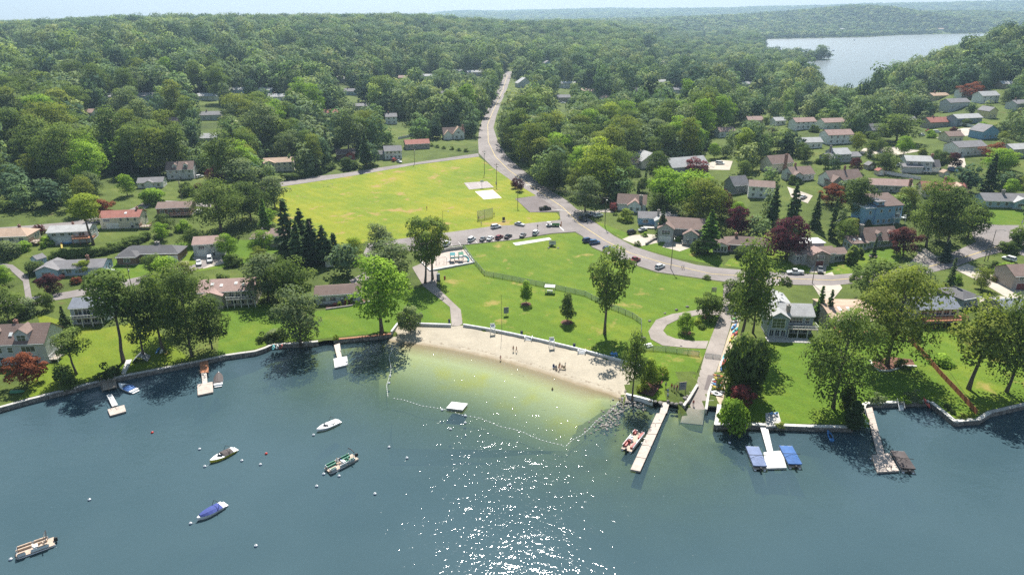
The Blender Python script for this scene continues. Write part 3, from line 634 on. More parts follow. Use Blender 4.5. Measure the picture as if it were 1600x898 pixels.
def make_tree(kind, seed, H, cr, base, env, npuff, q, leaf, mat=LEAF, pr=(0.2, 0.34), fill=0.35, nlimb=9, r0=None, lean=0.0):
    ch = H - base
    C, D, O, T, cen, rng = puffs_crown('crown', lambda t, a: env(t, a) * cr / ch, npuff, q, leaf, mat, seed, pr, fill)
    C = C * ch; C[:, 2] += base
    me = leafmesh('crown', C, D, leaf, T, mat, rng, out=O)
    limbs = [(c[0] * ch, c[1] * ch, c[2] * ch + base) for c in cen]; rng.shuffle(limbs)
    tm = trunk_mesh('trunk', 0, base + ch * 0.72, r0 or H * 0.022, limbs[:nlimb], M['bark'], rng, lean)
    TREES.setdefault(kind, []).append((me, tm, H, cr))
def lob(seed, amp=0.16, k=3):
    r = np.random.default_rng(seed + 77); ph = r.uniform(0, 6.28, 4)
    return lambda a: 1 + amp * math.sin(k * a + ph[0]) + amp * 0.6 * math.sin((k + 2) * a + ph[1])
def e_round(seed):
    L = lob(seed); return lambda t, a: (max(0.0, 1 - ((t - 0.45) / 0.56) ** 2) ** 0.55) * L(a)
def e_tall(seed):
    L = lob(seed, 0.22, 2); return lambda t, a: (0.45 + 0.55 * math.sin(min(1, t * 1.05 + 0.12) * 3.0)) * L(a) * (1 if t < .85 else 0.7)
def e_vase(seed):
    L = lob(seed, 0.25, 3); return lambda t, a: (0.25 + 0.85 * min(1, t * 1.25)) * (1.0 if t < 0.8 else max(0.1, 1 - (t - 0.8) * 3.0)) * L(a)
def e_egg(seed):
    L = lob(seed, 0.08, 3); return lambda t, a: (math.sin((0.06 + 0.94 * t) ** 0.62 * 3.14159) ** 0.8) * L(a)
def e_spread(seed):
    L = lob(seed, 0.18, 3); return lambda t, a: (max(0.0, 1 - ((t - 0.35) / 0.66) ** 2) ** 0.5) * L(a)
for i in range(5): make_tree('broad', 10 + i, 15.0, 5.6, 3.0, e_round(10 + i), 27, 240, 0.43, pr=(0.17, 0.31))
for i in range(4): make_tree('tall', 30 + i, 20.0, 4.8, 5.5, e_tall(30 + i), 30, 205, 0.43, pr=(0.14, 0.25), nlimb=12)
for i in range(2): make_tree('vase', 50 + i, 17.0, 6.2, 5.5, e_vase(50 + i), 30, 190, 0.40, pr=(0.12, 0.23), fill=0.15, nlimb=16, r0=0.42)
make_tree('young', 60, 9.0, 2.4, 1.6, e_egg(60), 30, 170, 0.27, pr=(0.15, 0.24), r0=0.12)
make_tree('young', 61, 8.0, 2.0, 1.6, e_egg(61), 28, 150, 0.27, pr=(0.15, 0.22), r0=0.11)
for i in range(2): make_tree('spread', 70 + i, 6.5, 4.6, 1.3, e_spread(70 + i), 28, 200, 0.32, pr=(0.22, 0.36), r0=0.16)
make_tree('redspread', 75, 6.0, 4.2, 1.2, e_spread(75), 28, 210, 0.29, mat=REDLEAF, pr=(0.2, 0.36), r0=0.15)
make_tree('redspread', 76, 7.5, 3.9, 1.3, e_round(76), 28, 210, 0.30, mat=REDLEAF, pr=(0.2, 0.34), r0=0.15)
def conifer(kind, seed, H, r, base, tiers, per, leaf, droop=0.25, ragged=0.25, col_=False):
    rng = np.random.default_rng(seed); C = []; D = []; T = []; limbs = []
    for i in range(tiers):
        t = (i + rng.uniform(0, .6)) / tiers; z = base + (H - base) * t
        rr = r * ((1 - t) ** 0.85 + 0.03) * rng.uniform(1 - ragged, 1.0)
        if col_: rr = r * (math.sin((0.05 + 0.93 * t) ** 0.7 * 3.1416) ** 0.55 + 0.02) * rng.uniform(.9, 1.05)
        nb = max(5, int(per * (0.35 + rr / r)))
        for j in range(nb):
            an = rng.uniform(0, 6.283); L = rr * rng.uniform(0.75, 1.1)
            nn = max(3, int(9 * L / r) + 2); s = np.sqrt(rng.uniform(0.12, 1.0, nn))
            p = np.stack([np.cos(an + rng.normal(0, .13, nn)) * L * s, np.sin(an + rng.normal(0, .13, nn)) * L * s, z - droop * L * s * s + rng.normal(0, .12, nn)], 1)
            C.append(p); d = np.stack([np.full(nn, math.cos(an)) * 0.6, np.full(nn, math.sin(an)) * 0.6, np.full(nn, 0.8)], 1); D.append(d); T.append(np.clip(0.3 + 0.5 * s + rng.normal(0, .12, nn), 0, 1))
            if j == 0 and not col_: limbs.append((math.cos(an) * L * .8, math.sin(an) * L * .8, z + .2))
    C = np.concatenate(C); D = np.concatenate(D); T = np.concatenate(T); D /= np.linalg.norm(D, axis=1, keepdims=True)
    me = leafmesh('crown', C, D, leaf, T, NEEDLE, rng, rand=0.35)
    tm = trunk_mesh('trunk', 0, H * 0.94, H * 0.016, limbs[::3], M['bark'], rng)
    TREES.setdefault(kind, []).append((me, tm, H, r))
conifer('spruce', 80, 14.0, 3.4, 1.0, 24, 15, 0.52, ragged=0.42)
conifer('spruce', 81, 15.0, 3.1, 1.2, 22, 14, 0.52, ragged=0.5)
conifer('pine', 82, 17.0, 4.6, 3.0, 19, 16, 0.72, droop=0.02, ragged=0.5)
conifer('pine', 83, 16.0, 4.2, 2.5, 18, 16, 0.72, droop=0.0, ragged=0.55)
conifer('columnar', 84, 6.0, 1.1, 0.1, 26, 16, 0.30, droop=-0.3, ragged=0.1, col_=True)
def shrub(kind, seed, H, r, n, leaf, mat, npuff=10):
    C, D, O, T, cen, rng = puffs_crown('foliage', lambda t, a: (max(0., 1 - (t - .15) ** 2 / .75) ** .5) * r / H, npuff, n, leaf, mat, seed, pr=(0.34, 0.5))
    C = C * H; C[:, 2] = np.maximum(C[:, 2], 0.03)
    me = leafmesh('foliage', C, D, leaf, T, mat, rng, out=O)
    tm = trunk_mesh('stem', 0, H * 0.7, 0.05, [(c[0] * H, c[1] * H, c[2] * H) for c in cen[:4]], M['bark'], rng, n=5)
    TREES.setdefault(kind, []).append((me, tm, H, r))
for i in range(3): shrub('bush', 90 + i, 1.8, 1.5, 90, 0.24, LEAF)
shrub('redbush', 94, 1.6, 1.2, 80, 0.22, REDLEAF)
shrub('tallbush', 95, 3.2, 2.2, 140, 0.34, LEAF, 16)
shrub('tallbush', 96, 3.4, 2.0, 140, 0.34, LEAF, 16)
LOW = []
for i in range(5):
    H, cr = (15.5, 5.4) if i < 3 else (18.0, 4.6); b = 2.0
    C, D, O, T, cen, rng = puffs_crown('crown', (lambda e: lambda t, a: e(t, a) * cr / (H - b))(e_round(200 + i) if i < 3 else e_tall(200 + i)), 16, 60, 0.9, FOREST, 200 + i, pr=(0.24, 0.40))
    C = C * (H - b); C[:, 2] += b
    LOW.append(leafmesh('woodland_tree', C, D, 1.15, np.clip(T * .5 + .25, 0, 1), FOREST, rng, rand=.2, out=O, nk=.2))
conifer('lowspruce', 85, 17.0, 3.4, 1.0, 11, 7, 1.0, ragged=0.4); TREES['lowspruce'][0][0].materials[0] = FOREST; LOW.append(TREES['lowspruce'][0][0])
VLOW = []
for i in range(3):
    rng = np.random.default_rng(300 + i); n = 70; d = sphere_pts(n, rng); d[:, 2] = np.abs(d[:, 2]); C = d * np.array([6.5, 6.5, 9]) * rng.uniform(.8, 1.05, (n, 1)) + np.array([0, 0, 4])
    VLOW.append(leafmesh('far_tree', C, d, 2.4, np.clip(rng.normal(.5, .2, n), 0, 1), FOREST, rng, out=d))
def e_top(seed):
    L = lob(seed, 0.2, 2); return lambda t, a: (max(0.05, 1 - ((t - 0.5) / 0.55) ** 2) ** 0.5) * L(a)
for i in range(2): make_tree('topped', 110 + i, 20.0, 3.9, 11.0, e_top(110 + i), 28, 220, 0.38, pr=(0.18, 0.32), nlimb=12, r0=0.38)
for i in range(2): make_tree('oak', 120 + i, 26.0, 9.0, 5.5, e_spread(120 + i), 42, 330, 0.46, pr=(0.15, 0.27), fill=0.25, nlimb=20, r0=0.62)
WC = dict(grey=(.36, .375, .39), lgrey=(.50, .51, .52), white=(.72, .72, .70), beige=(.52, .46, .36), cream=(.62, .56, .44), blue=(.20, .37, .56), pblue=(.36, .47, .58), bgrey=(.27, .32, .38), brown=(.20, .12, .085),
          red=(.30, .045, .04), dgrey=(.19, .20, .21), tan=(.46, .36, .26), yellow=(.62, .54, .30), lilac=(.52, .46, .50), taupe=(.33, .29, .26), navy=(.06, .08, .13))
RC = dict(grey=(.215, .205, .21), dgrey=(.125, .12, .125), brown=(.235, .165, .14), pink=(.33, .225, .195), tan=(.42, .30, .22), lgrey=(.40, .395, .39), red=(.33, .135, .105), bluegrey=(.20, .215, .25), dbrown=(.15, .105, .09), white=(.70, .70, .68))
WINMESH = {}
def window_mesh(w_, h, nx, ny, one=False):
    k = (round(w_, 2), round(h, 2), nx, ny, one)
    if k in WINMESH: return WINMESH[k]
    f = MB(); t = 0.11
    f.box(-w_ / 2 - t, -w_ / 2, -.07, 0, -t, h + t); f.box(w_ / 2, w_ / 2 + t, -.07, 0, -t, h + t)
    f.box(-w_ / 2, w_ / 2, -.07, 0, h, h + t); f.box(-w_ / 2 - .05, w_ / 2 + .05, -.10, 0, -t, 0)
    for i in range(1, nx): x = -w_ / 2 + w_ * i / nx; f.box(x - .035, x + .035, -.06, 0, 0, h)
    for i in range(1, ny): z = h * i / ny; f.box(-w_ / 2, w_ / 2, -.055, 0, z - .03, z + .03)
    p = MB().box(-w_ / 2, w_ / 2, -.025, 0, 0, h)
    if one:
        f.add(p.v, p.f, 1); r = (f.mesh('window', [M['trim'], M['pane']]), None)
    else: r = (f.mesh('window', M['trim']), p.mesh('pane', M['pane']))
    WINMESH[k] = r; return r
HOUSES = []                                    # (noun phrase, pixel box, base point, root)
class House:
    def __init__(s, name, label, noun, u, v, Wpx, D, rz=0, cat='house', far=False, z=None, group='houses of the lakeside neighbourhood'):
        s.p = G(u, v); s.s = ppm(s.p); s.rz = R(rz); s.L = Wpx / s.s / max(.5, math.cos(s.rz)); s.D = D; s.far = far
        s.r = thing(name, label, cat, s.p, s.rz, group); s.noun = noun; s.box = [1e9, 1e9, -1e9, -1e9]
        HOUSES.append(s)
    def note(s, vs):
        ca, sa = math.cos(s.rz), math.sin(s.rz)
        for x, y, z in vs:
            u, v, _ = P((s.p.x + x * ca - y * sa, s.p.y + x * sa + y * ca, s.p.z + z))
            s.box = [min(s.box[0], u), min(s.box[1], v), max(s.box[2], u), max(s.box[3], v)]
    def block(s, x0, x1, y0, y1, H, roof='gx', pitch=.42, wc='grey', rc='grey', oh=.45, z0=-2.5, wmat=None, rmat=None, zb=None):
        wm = wmat or siding(WC[wc]); rm = rmat or shingle(RC[rc]); ym = (y0 + y1) / 2; xm = (x0 + x1) / 2; a = MB(); b = MB(); t = .2; g = .015
        if roof == 'gx':
            rise = (y1 - y0) / 2 * pitch; a.ext([(y0, z0), (y1, z0), (y1, H), (ym, H + rise), (y0, H)], 'x', x0, x1)
            e = H - oh * pitch + g; b.ext([(y0 - oh, e), (ym, H + rise + g), (y1 + oh, e), (y1 + oh, e + t), (ym, H + rise + t * 1.1), (y0 - oh, e + t)], 'x', x0 - oh * .7, x1 + oh * .7)
        elif roof == 'gy':
            rise = (x1 - x0) / 2 * pitch; a.ext([(x0, z0), (x1, z0), (x1, H), (xm, H + rise), (x0, H)], 'y', y0, y1)
            e = H - oh * pitch + g; b.ext([(x0 - oh, e), (xm, H + rise + g), (x1 + oh, e), (x1 + oh, e + t), (xm, H + rise + t * 1.1), (x0 - oh, e + t)], 'y', y0 - oh * .7, y1 + oh * .7)
        elif roof == 'hip':
            a.box(x0, x1, y0, y1, z0, H); X0, X1, Y0, Y1 = x0 - oh, x1 + oh, y0 - oh, y1 + oh; hw = min(X1 - X0, Y1 - Y0) / 2; rise = hw * pitch; e = H - .12
            if X1 - X0 >= Y1 - Y0: rd = [(X0 + hw * .9, ym), (X1 - hw * .9, ym)]
            else: rd = [(xm, Y0 + hw * .9), (xm, Y1 - hw * .9)]
            lo = [(X0, Y0), (X1, Y0), (X1, Y1), (X0, Y1)]
            vs = [(x, y, e) for x, y in lo] + [(x, y, e + t) for x, y in lo] + [(x, y, e + t + rise) for x, y in rd]
            fs = [(3, 2, 1, 0), (0, 1, 5, 4), (1, 2, 6, 5), (2, 3, 7, 6), (3, 0, 4, 7)]
            fs += [(4, 5, 9, 8), (5, 6, 9), (6, 7, 8, 9), (7, 4, 8)] if X1 - X0 >= Y1 - Y0 else [(4, 5, 8), (5, 6, 9, 8), (6, 7, 9), (7, 4, 8, 9)]
            b.add(vs, fs)
        elif roof == 'shed':
            rise = (y1 - y0) * pitch; a.ext([(y0, z0), (y1, z0), (y1, H + rise), (y0, H)], 'x', x0, x1)
            e = H - oh * pitch + g; e2 = H + rise + oh * pitch + g; b.ext([(y0 - oh, e), (y1 + oh, e2), (y1 + oh, e2 + t), (y0 - oh, e + t)], 'x', x0 - oh * .6, x1 + oh * .6)
        else:
            rise = .3; a.box(x0, x1, y0, y1, z0, H); b.box(x0 - oh, x1 + oh, y0 - oh, y1 + oh, H + g, H + .3)
        a.build('wall', wm, s.r); b.build('roof', rm, s.r)
        if not s.far and roof in ('gx', 'hip') and z0 < 0: MB().box(x0 - .12, x1 + .12, y0 - oh - .16, y0 - oh - .02, H - oh * pitch * (roof == 'gx') - .05, H - oh * pitch * (roof == 'gx') + .10).build('gutter', M['trim'], s.r)
        if z0 < 0 and not s.far: MB().box(x0 - .05, x1 + .05, y0 - .05, y1 + .05, z0, .35).build('foundation', M['concrete'], s.r)
        s.note([(x, y, z) for x in (x0, x1) for y in (y0, y1) for z in (0, H)] + [(xm, ym, H + rise)])
        return s
    def win(s, side, at, pos, z, w_=1.0, h=1.25, nx=1, ny=2):
        f, p = window_mesh(w_, h, nx, ny, s.far); rz = {'f': 0, 'b': math.pi, 'r': math.pi / 2, 'l': -math.pi / 2}[side]
        loc = (pos, at - .004, z) if side == 'f' else (pos, at + .004, z) if side == 'b' else (at + .004, pos, z) if side == 'r' else (at - .004, pos, z)
        o = part('window', f, s.r, loc, rz)
        if p: part('pane', p, o)
        return s
    def wins(s, side, at, a, b, n, z, w_=1.0, h=1.25, nx=1, ny=2):
        for i in range(n): s.win(side, at, a + (b - a) * (i + .5) / n, z, w_, h, nx, ny)
        return s
    def door(s, x, y, z=.2, w_=1.0, h=2.1, mat=None, side='f'):
        m = MB().box(-w_ / 2 - .12, w_ / 2 + .12, -.06, 0, 0, h + .12, 0).box(-w_ / 2, w_ / 2, -.09, -.06, .02, h, 1)
        m.box(-w_ * .35, w_ * .35, -.11, -.09, h * .55, h * .9, 0)
        rz = {'f': 0, 'r': math.pi / 2, 'l': -math.pi / 2}[side]
        o = m.build('door', [M['trim'], mat or M['dark_metal']], s.r, (x, y, z), rz); return s
    def garage(s, x, y, w_=2.6, h=2.2, z=.05, mat=None, side='f'):
        m = MB().box(-w_ / 2 - .14, w_ / 2 + .14, -.05, 0, 0, h + .14, 0)
        for i in range(4): m.box(-w_ / 2, w_ / 2, -.09, -.05, h * i / 4 + .02, h * (i + 1) / 4 - .02, 1)
        rz = {'f': 0, 'r': math.pi / 2, 'l': -math.pi / 2}[side]
        m.build('garage_door', [M['trim'], mat or M['white']], s.r, (x, y, z), rz); return s
    def chimney(s, x, y, z0, z1, wx=.8, wy=.8, mat='brick'):
        MB().box(x - wx / 2, x + wx / 2, y - wy / 2, y + wy / 2, z0, z1).box(x - wx / 2 - .08, x + wx / 2 + .08, y - wy / 2 - .08, y + wy / 2 + .08, z1, z1 + .15).box(x - .18, x + .18, y - .18, y + .18, z1 + .15, z1 + .5).build('chimney', M[mat], s.r); s.note([(x, y, z1)]); return s
    def vent(s, x, y, z): MB().box(x - .25, x + .25, y - .25, y + .25, z - .3, z + .3).box(x - .32, x + .32, y - .32, y + .32, z + .3, z + .38).build('roof_vent', M['grey_metal'], s.r); return s
    def dormer(s, x, yf, z, w_=1.9, h=1.5, d=3.0, wc='grey', rc='grey', n=1, pitch=.8):
        H = h; wm = siding(WC[wc]); rise = w_ / 2 * pitch
        o = MB().ext([(-w_ / 2, -.6), (w_ / 2, -.6), (w_ / 2, H), (0, H + rise), (-w_ / 2, H)], 'y', 0, d).build('dormer', wm, s.r, (x, yf, z))
        e = H - .2 * pitch + .012
        MB().ext([(-w_ / 2 - .2, e), (0, H + rise + .012), (w_ / 2 + .2, e), (w_ / 2 + .2, e + .14), (0, H + rise + .16), (-w_ / 2 - .2, e + .14)], 'y', -.25, d).build('roof', shingle(RC[rc]), o)
        f, _ = window_mesh(w_ * .62, h * .72, n, 2, True); part('window', f, o, (0, -.004, .2)); s.note([(x, yf, z + H + rise)]); return s
    def skylight(s, x, y, z, pitch, w_=.9, l=1.2):
        a = math.atan(pitch); m = MB().box(-w_ / 2, w_ / 2, -l / 2, l / 2, 0, .14, 0).box(-w_ / 2 + .08, w_ / 2 - .08, -l / 2 + .08, l / 2 - .08, .14, .17, 1)
        o = m.build('skylight', [M['trim'], M['lamp_glass']], s.r, (x, y, z)); o.rotation_euler = (a, 0, 0); return s
    def deck(s, x0, x1, y0, y1, z, dm='wood', rm='white', posts=4, rails=True, zb=-2.0):
        o = MB().box(x0, x1, y0, y1, z - .22, z).build('deck', M[dm], s.r)
        n = max(2, posts)
        for i in range(n):
            x = x0 + .12 + (x1 - x0 - .24) * i / (n - 1); MB().box(x - .09, x + .09, y0 + .02, y0 + .2, zb, z - .22).build('post', M[rm], o)
        if rails:
            r = MB()
            for (ax, ay, bx, by) in ((x0, y0, x1, y0), (x0, y0, x0, y1), (x1, y0, x1, y1)):
                L = math.hypot(bx - ax, by - ay); k = max(2, int(L / .9))
                r.box(min(ax, bx) - .04, max(ax, bx) + .04, min(ay, by) - .04, max(ay, by) + .04, z + .92, z + 1.02)
                r.box(min(ax, bx) - .03, max(ax, bx) + .03, min(ay, by) - .03, max(ay, by) + .03, z + .12, z + .2)
                for i in range(k + 1):
                    px, py = ax + (bx - ax) * i / k, ay + (by - ay) * i / k; r.box(px - .05, px + .05, py - .05, py + .05, z, z + 1.0)
            r.build('railing', M[rm], o)
        s.note([(x0, y0, z)]); return s
    def std(s, H, n, roof='gx', pitch=.42, wc='grey', rc='grey', floors=1, side='r', ns=2, wmat=None):
        L = s.L / 2; s.block(-L, L, 0, s.D, H, roof, pitch, wc, rc, wmat=wmat)
        for k in range(floors):
            z = .95 + k * 2.7
            if z + 1.3 < H + .2: s.wins('f', 0, -L + .4, L - .4, n, z, 1.1, 1.2)
            if z + 1.3 < H + .2 and ns:
                s.wins('r' if side == 'r' else 'l', L if side == 'r' else -L, .6, s.D - .6, ns, z, 1.0, 1.2)
        return s
h = House('shingled_house', 'large pale grey three-storey lakeside house with brown roof and gabled dormer', 'large grey lakeside house', -2, 571, 150, 9.5, 6)
L = h.L / 2; h.block(-L, L, 0, 9.5, 6.4, 'gx', .72, 'lgrey', 'brown')
h.dormer(L - 5.6, .4, 6.6, 3.4, 2.3, 4.5, 'lgrey', 'brown', 2).dormer(L - 13.5, .4, 6.6, 3.4, 2.3, 4.5, 'lgrey', 'brown', 2).win('f', 0, L - 4.4, 3.8, 3.4, 1.5, 3, 1).door(L - 4, 0, .3, 2.6, 2.2, M['pane']).wins('f', 0, L - 13, L - 7.6, 2, 3.7, 1.2, 1.5).wins('f', 0, L - 13, L - 7.6, 2, .9, 1.2, 1.5).wins('r', L, 1.5, 8, 2, 3.8, .9, 1.3)
h.deck(L + .02, L + 1.8, 4.2, 7.6, .9, 'wood', 'white', 2).deck(L + .02, L + 2.2, .2, 3.2, 1.0, 'wood', 'white', 2).chimney(L - 9, 5.5, 8, 10.6).skylight(L - 8.9, 2.0, 8.1, .72)
h = House('grey_house', 'grey lakeside house with white railed upper balcony over a porch', 'grey house with the white balcony', 142, 506, 50, 8, 8)
L = h.L / 2; h.block(-L, L, 0, 8, 5.6, 'gx', .38, 'bgrey', 'bluegrey'); h.deck(-L + .8, L - .5, -2.2, -.01, 2.9, 'wood', 'white', 4)
h.win('f', 0, -L + 2.2, 3.1, 1.9, 2.0, 2, 1).win('f', 0, -L + 4.6, 3.1, 1.9, 2.0, 2, 1).win('f', 0, L - 2.3, 3.1, 2.6, 2.0, 3, 1).wins('f', 0, -L + 1, L - .5, 4, .6, 1.6, 1.6, 2, 1).vent(0, 4.5, 7.2)
h = House('tan_house', 'wide tan house with pinkish skylit roof and white balcony facing the lake', 'house with the pinkish skylit roof', 356, 478, 84, 11, 8)
L = h.L / 2; h.block(-L, L, 0, 11, 5.2, 'gx', .36, 'beige', 'pink'); h.block(-L + 2, -L + 8, -2.5, 1.5, 4.6, 'gy', .4, 'beige', 'pink', z0=0.01)
for i, x in enumerate((-4.5, -1.6, 2.8, 5.2)): h.skylight(x, 3.2 - (i % 2) * .8, 5.2 + (3.2 - (i % 2) * .8) * .36 + .2, .36)
h.deck(L - 8.4, L + .4, -2.2, -.01, 2.9, 'wood', 'white', 5).wins('f', 0, L - 8, L - .4, 4, 3.1, 1.3, 1.7, 2, 1).wins('f', 0, L - 8, L - .6, 3, .6, 1.5, 1.7, 2, 1).wins('f', -2.5, -L + 2.3, -L + 7.7, 2, 1.2, 1.2, 1.5)
h = House('lakeside_bungalow', 'long grey bungalow with brown roof behind a bed of red and yellow shrubs', 'long grey bungalow by the shrub bed', 529, 474, 68, 8, 10)
L = h.L / 2; h.block(-L, L, 0, 8, 3.4, 'gx', .34, 'lgrey', 'dbrown'); h.wins('f', 0, -L + .8, L - .8, 4, 1.1, 1.8, 1.3, 2, 2).door(L - 6, 0, .3)
h = House('ranch_house', 'blue-grey ranch house with gabled front wing and white garage door', 'blue-grey ranch house', 113, 431, 94, 8, 8)
L = h.L / 2; h.block(-L + 4, L, 0, 8, 3.0, 'gx', .38, 'pblue', 'grey'); h.block(-L, -L + 7.2, -1.8, 7.3, 3.0, 'gy', .40, 'pblue', 'grey')
h.win('f', -1.8, -L + 3.4, 1.1, 2.8, 1.2, 3, 1).garage(L - 2.6, 0, 3.6).wins('f', 0, -L + 8, L - 5.4, 2, 1.1, 1.6, 1.3, 2).chimney(L - 5.8, 3.2, 3.5, 6.2).wins('r', L, 1, 7, 2, 1.1).door(-L + 8.0, 0)
h = House('dark_roof_house', 'low ranch house with dark grey hipped roof and white garage door', 'ranch house with the dark hipped roof', 232, 411, 90, 9, 3)
L = h.L / 2; h.block(-L, L, 1.5, 9.5, 3.1, 'hip', .45, 'brown', 'dgrey'); h.block(-L + .5, -L + 7.5, -1.8, 4, 3.05, 'hip', .5, 'brown', 'dgrey')
h.garage(L - 2.4, 1.5, 3.8).wins('f', 1.5, -L + 8, L - 5.4, 3, 1.1, 1.5, 1.3, 2).win('f', -1.8, -L + 4, 1.1, 2.2, 1.3, 2).chimney(1.5, 6.5, 4, 6.0, 1.6, .8, 'stone').door(-L + 9.6, 1.5).wins('l', -L + .5, -1, 2, 1, 1.1)
h = House('raised_ranch', 'pale two-storey house with light grey roof and brown rear deck', 'pale house with the light grey roof', 110, 380, 58, 8.5, 10)
L = h.L / 2; h.block(-L, L, 0, 8.5, 4.7, 'gx', .32, 'lgrey', 'lgrey'); h.garage(-L + 3.2, 0, 2.6).garage(-L + 6.4, 0, 2.6).wins('f', 0, -L + .8, L - 5, 3, 3.2, 1.5, 1.0, 2, 1).wins('r', L, 1, 7, 2, 3.2)
h.deck(L - 5.2, L + 2.5, -3, -.01, 2.6, 'brown_wood', 'brown_wood', 4, zb=0).chimney(0, 6, 5.6, 6.6, .7, .7).win('f', 0, L - 2.6, 2.8, 2.2, 1.7, 2, 1)
h = House('raised_ranch', 'cream two-storey house with reddish roof and brick chimney', 'cream house with the reddish roof', 190, 357, 58, 8.5, 8)
L = h.L / 2; h.block(-L, L, 0, 8.5, 4.8, 'gx', .42, 'cream', 'red'); h.garage(-L + 4.6, 0, 4.6).win('f', 0, -L + 2.6, 3.1, 2.4, 1.2, 3, 1).wins('f', 0, -1, L - .5, 3, 3.2, .9, 1.2).door(L - 3.4, 0).win('f', 0, L - 1.5, .9, 1.4).chimney(L - 2, 4.5, 5.5, 7.6)
h.skylight(2, 2.2, 4.8 + 2.2 * .42 + .2, .42).deck(L + .05, L + 4, -2.0, 1, .9, 'wood', 'brown_wood', 3, zb=-1)
h = House('hip_roof_house', 'cream house with orange-tan hipped roof and small side deck', 'cream house with the orange-tan hipped roof', 12, 386, 64, 9, 6)
L = h.L / 2; h.block(-L, L, 0, 9, 4.2, 'hip', .42, 'cream', 'tan'); h.wins('f', 0, -L + 1, L - .5, 4, 2.2, 1.6, 1.3, 2).chimney(L - 5, 5.5, 4.8, 7).deck(L + .05, L + 3.4, .5, 4, 1.6, 'wood', 'brown_wood', 3, zb=-1).wins('r', L, 4.5, 8.5, 2, 2.2)
h = House('brown_ranch', 'brown ranch house with railed deck and wide brown roof', 'brown ranch house with the railed deck', 273, 337, 50, 8, 8)
L = h.L / 2; h.block(-L, L, 0, 8, 3.6, 'gx', .40, 'brown', 'brown'); h.wins('f', 0, -L + .6, L - .4, 4, 1.0, 1.6, 1.7, 2, 1).deck(-1, L + .3, -2.6, -.01, .8, 'wood', 'brown_wood', 4, zb=-1.5)
h = House('cape_house', 'grey two-storey cape with two white dormers facing the lake', 'grey cape with two white dormers', 283, 280, 38, 8.5, 12)
L = h.L / 2; h.block(-L, L, 0, 8.5, 5.2, 'gx', .75, 'lgrey', 'brown'); h.dormer(-2.4, .8, 5.6, 2.1, 1.7, 3.5, 'white', 'brown').dormer(3.0, .8, 5.6, 2.1, 1.7, 3.5, 'white', 'brown').wins('f', 0, -L + .5, L - .3, 4, 3.3, 1.0, 1.3).wins('f', 0, -L + .5, L - .3, 3, .8, 1.1, 1.4).door(0, 0)
h = House('cottage', 'small white cottage with grey gabled roof downhill from the dormered cape', 'small white cottage with grey roof', 236, 294, 36, 7, 12)
L = h.L / 2; h.std(3.0, 3, 'gx', .45, 'white', 'grey'); h.block(-2.2, 1.4, -1.2, 2, 3.0, 'gy', .5, 'white', 'grey')
h = House('split_level_house', 'pale two-storey house with low brown roof above a driveway', 'pale two-storey house above the driveway', 328, 400, 44, 9, 12)
L = h.L / 2; h.block(-L, L, 0, 9, 4.9, 'gx', .36, 'lgrey', 'pink'); h.garage(-L + 3, 0, 3.4).win('f', 0, -L + 3, 3.0, 2.0, 1.2, 3, 1).wins('f', 0, 0, L - .4, 2, 3.0, 1.2, 1.4).door(1.6, 0).wins('r', L, 1, 8, 2, 3.0)
h = House('split_level_house', 'taupe house with brown roof and white garage beside the dark spruces', 'taupe house beside the spruces', 424, 386, 62, 9, 7)
L = h.L / 2; h.block(-L, 0, 1.5, 9, 3.4, 'hip', .42, 'taupe', 'brown'); h.block(0.01, L, 0, 9, 4.6, 'gx', .36, 'taupe', 'brown').garage(L - 2.6, 0, 3.8).win('f', 0, L - 2.4, 3.1, 1.3, 1.1, 2).wins('f', 1.5, -L + .6, -.4, 2, 1.1, 1.4, 1.2).chimney(-L * .5, 6, 3.6, 5.8, .5, .5, 'stone')
h = House('colonial_house', 'beige two-storey house with gabled porch behind a long dark hedge', 'beige two-storey house behind the hedge', 437, 268, 43, 8, 14)
L = h.L / 2; h.std(5.2, 5, 'gx', .42, 'cream', 'tan', 2); h.block(-L + .2, -L + 6, -1.0, 3, 5.0, 'gy', .45, 'cream', 'tan', z0=-1.5).wins('f', -1.0, -L + .5, -L + 5.7, 3, 3.4, 1.0, 1.2)
h = House('brown_cottage', 'dark brown red-gabled cottage in the shade beyond the playing field', 'brown red-gabled cottage', 541, 250, 27, 8, 16)
L = h.L / 2; h.block(-L, L, 0, 8, 3.8, 'gx', .5, 'brown', 'dbrown'); h.block(0, L - .4, -1.5, 3, 3.6, 'gy', .6, 'red', 'dbrown', z0=-1.5).win('f', -1.5, L / 2 - .2, 1.4, 1.6, 1.3, 2)
h = House('white_house', 'white two-storey house with grey roof beside the road above the field', 'white house above the field road', 615, 249, 26, 8, 14)
L = h.L / 2; h.std(5.2, 4, 'gx', .55, 'white', 'grey', 2, 'r', 2); h.block(-L - 4, -L, 1, 7, 3.4, 'gx', .5, 'dgrey', 'dgrey')
h = House('brown_roof_house', 'long low house with reddish-brown roof above the top field corner', 'long low house with the reddish-brown roof', 653, 233, 36, 8.5, 16)
h.std(3.4, 4, 'gx', .46, 'taupe', 'red')
h = House('tudor_house', 'white house with two steep brown gables and brick chimney', 'white house with steep brown gables', 710, 218, 32, 8, 14)
L = h.L / 2; h.block(-L, L, 1.2, 8, 4.2, 'gx', .95, 'white', 'brown'); h.block(-.6, L - .2, 0, 5, 4.2, 'gy', 1.05, 'white', 'tan').block(-L + .2, -1.6, -.6, 4, 3.4, 'gy', 1.0, 'white', 'tan', z0=-1.5)
h.chimney(L - .9, 2.2, 4, 9.2, 1.1, .8).wins('f', 0, 0, L - .6, 2, .9, 1.3, 1.4).win('f', 0, L * .42, 4.0, 1.3, 1.3, 2)
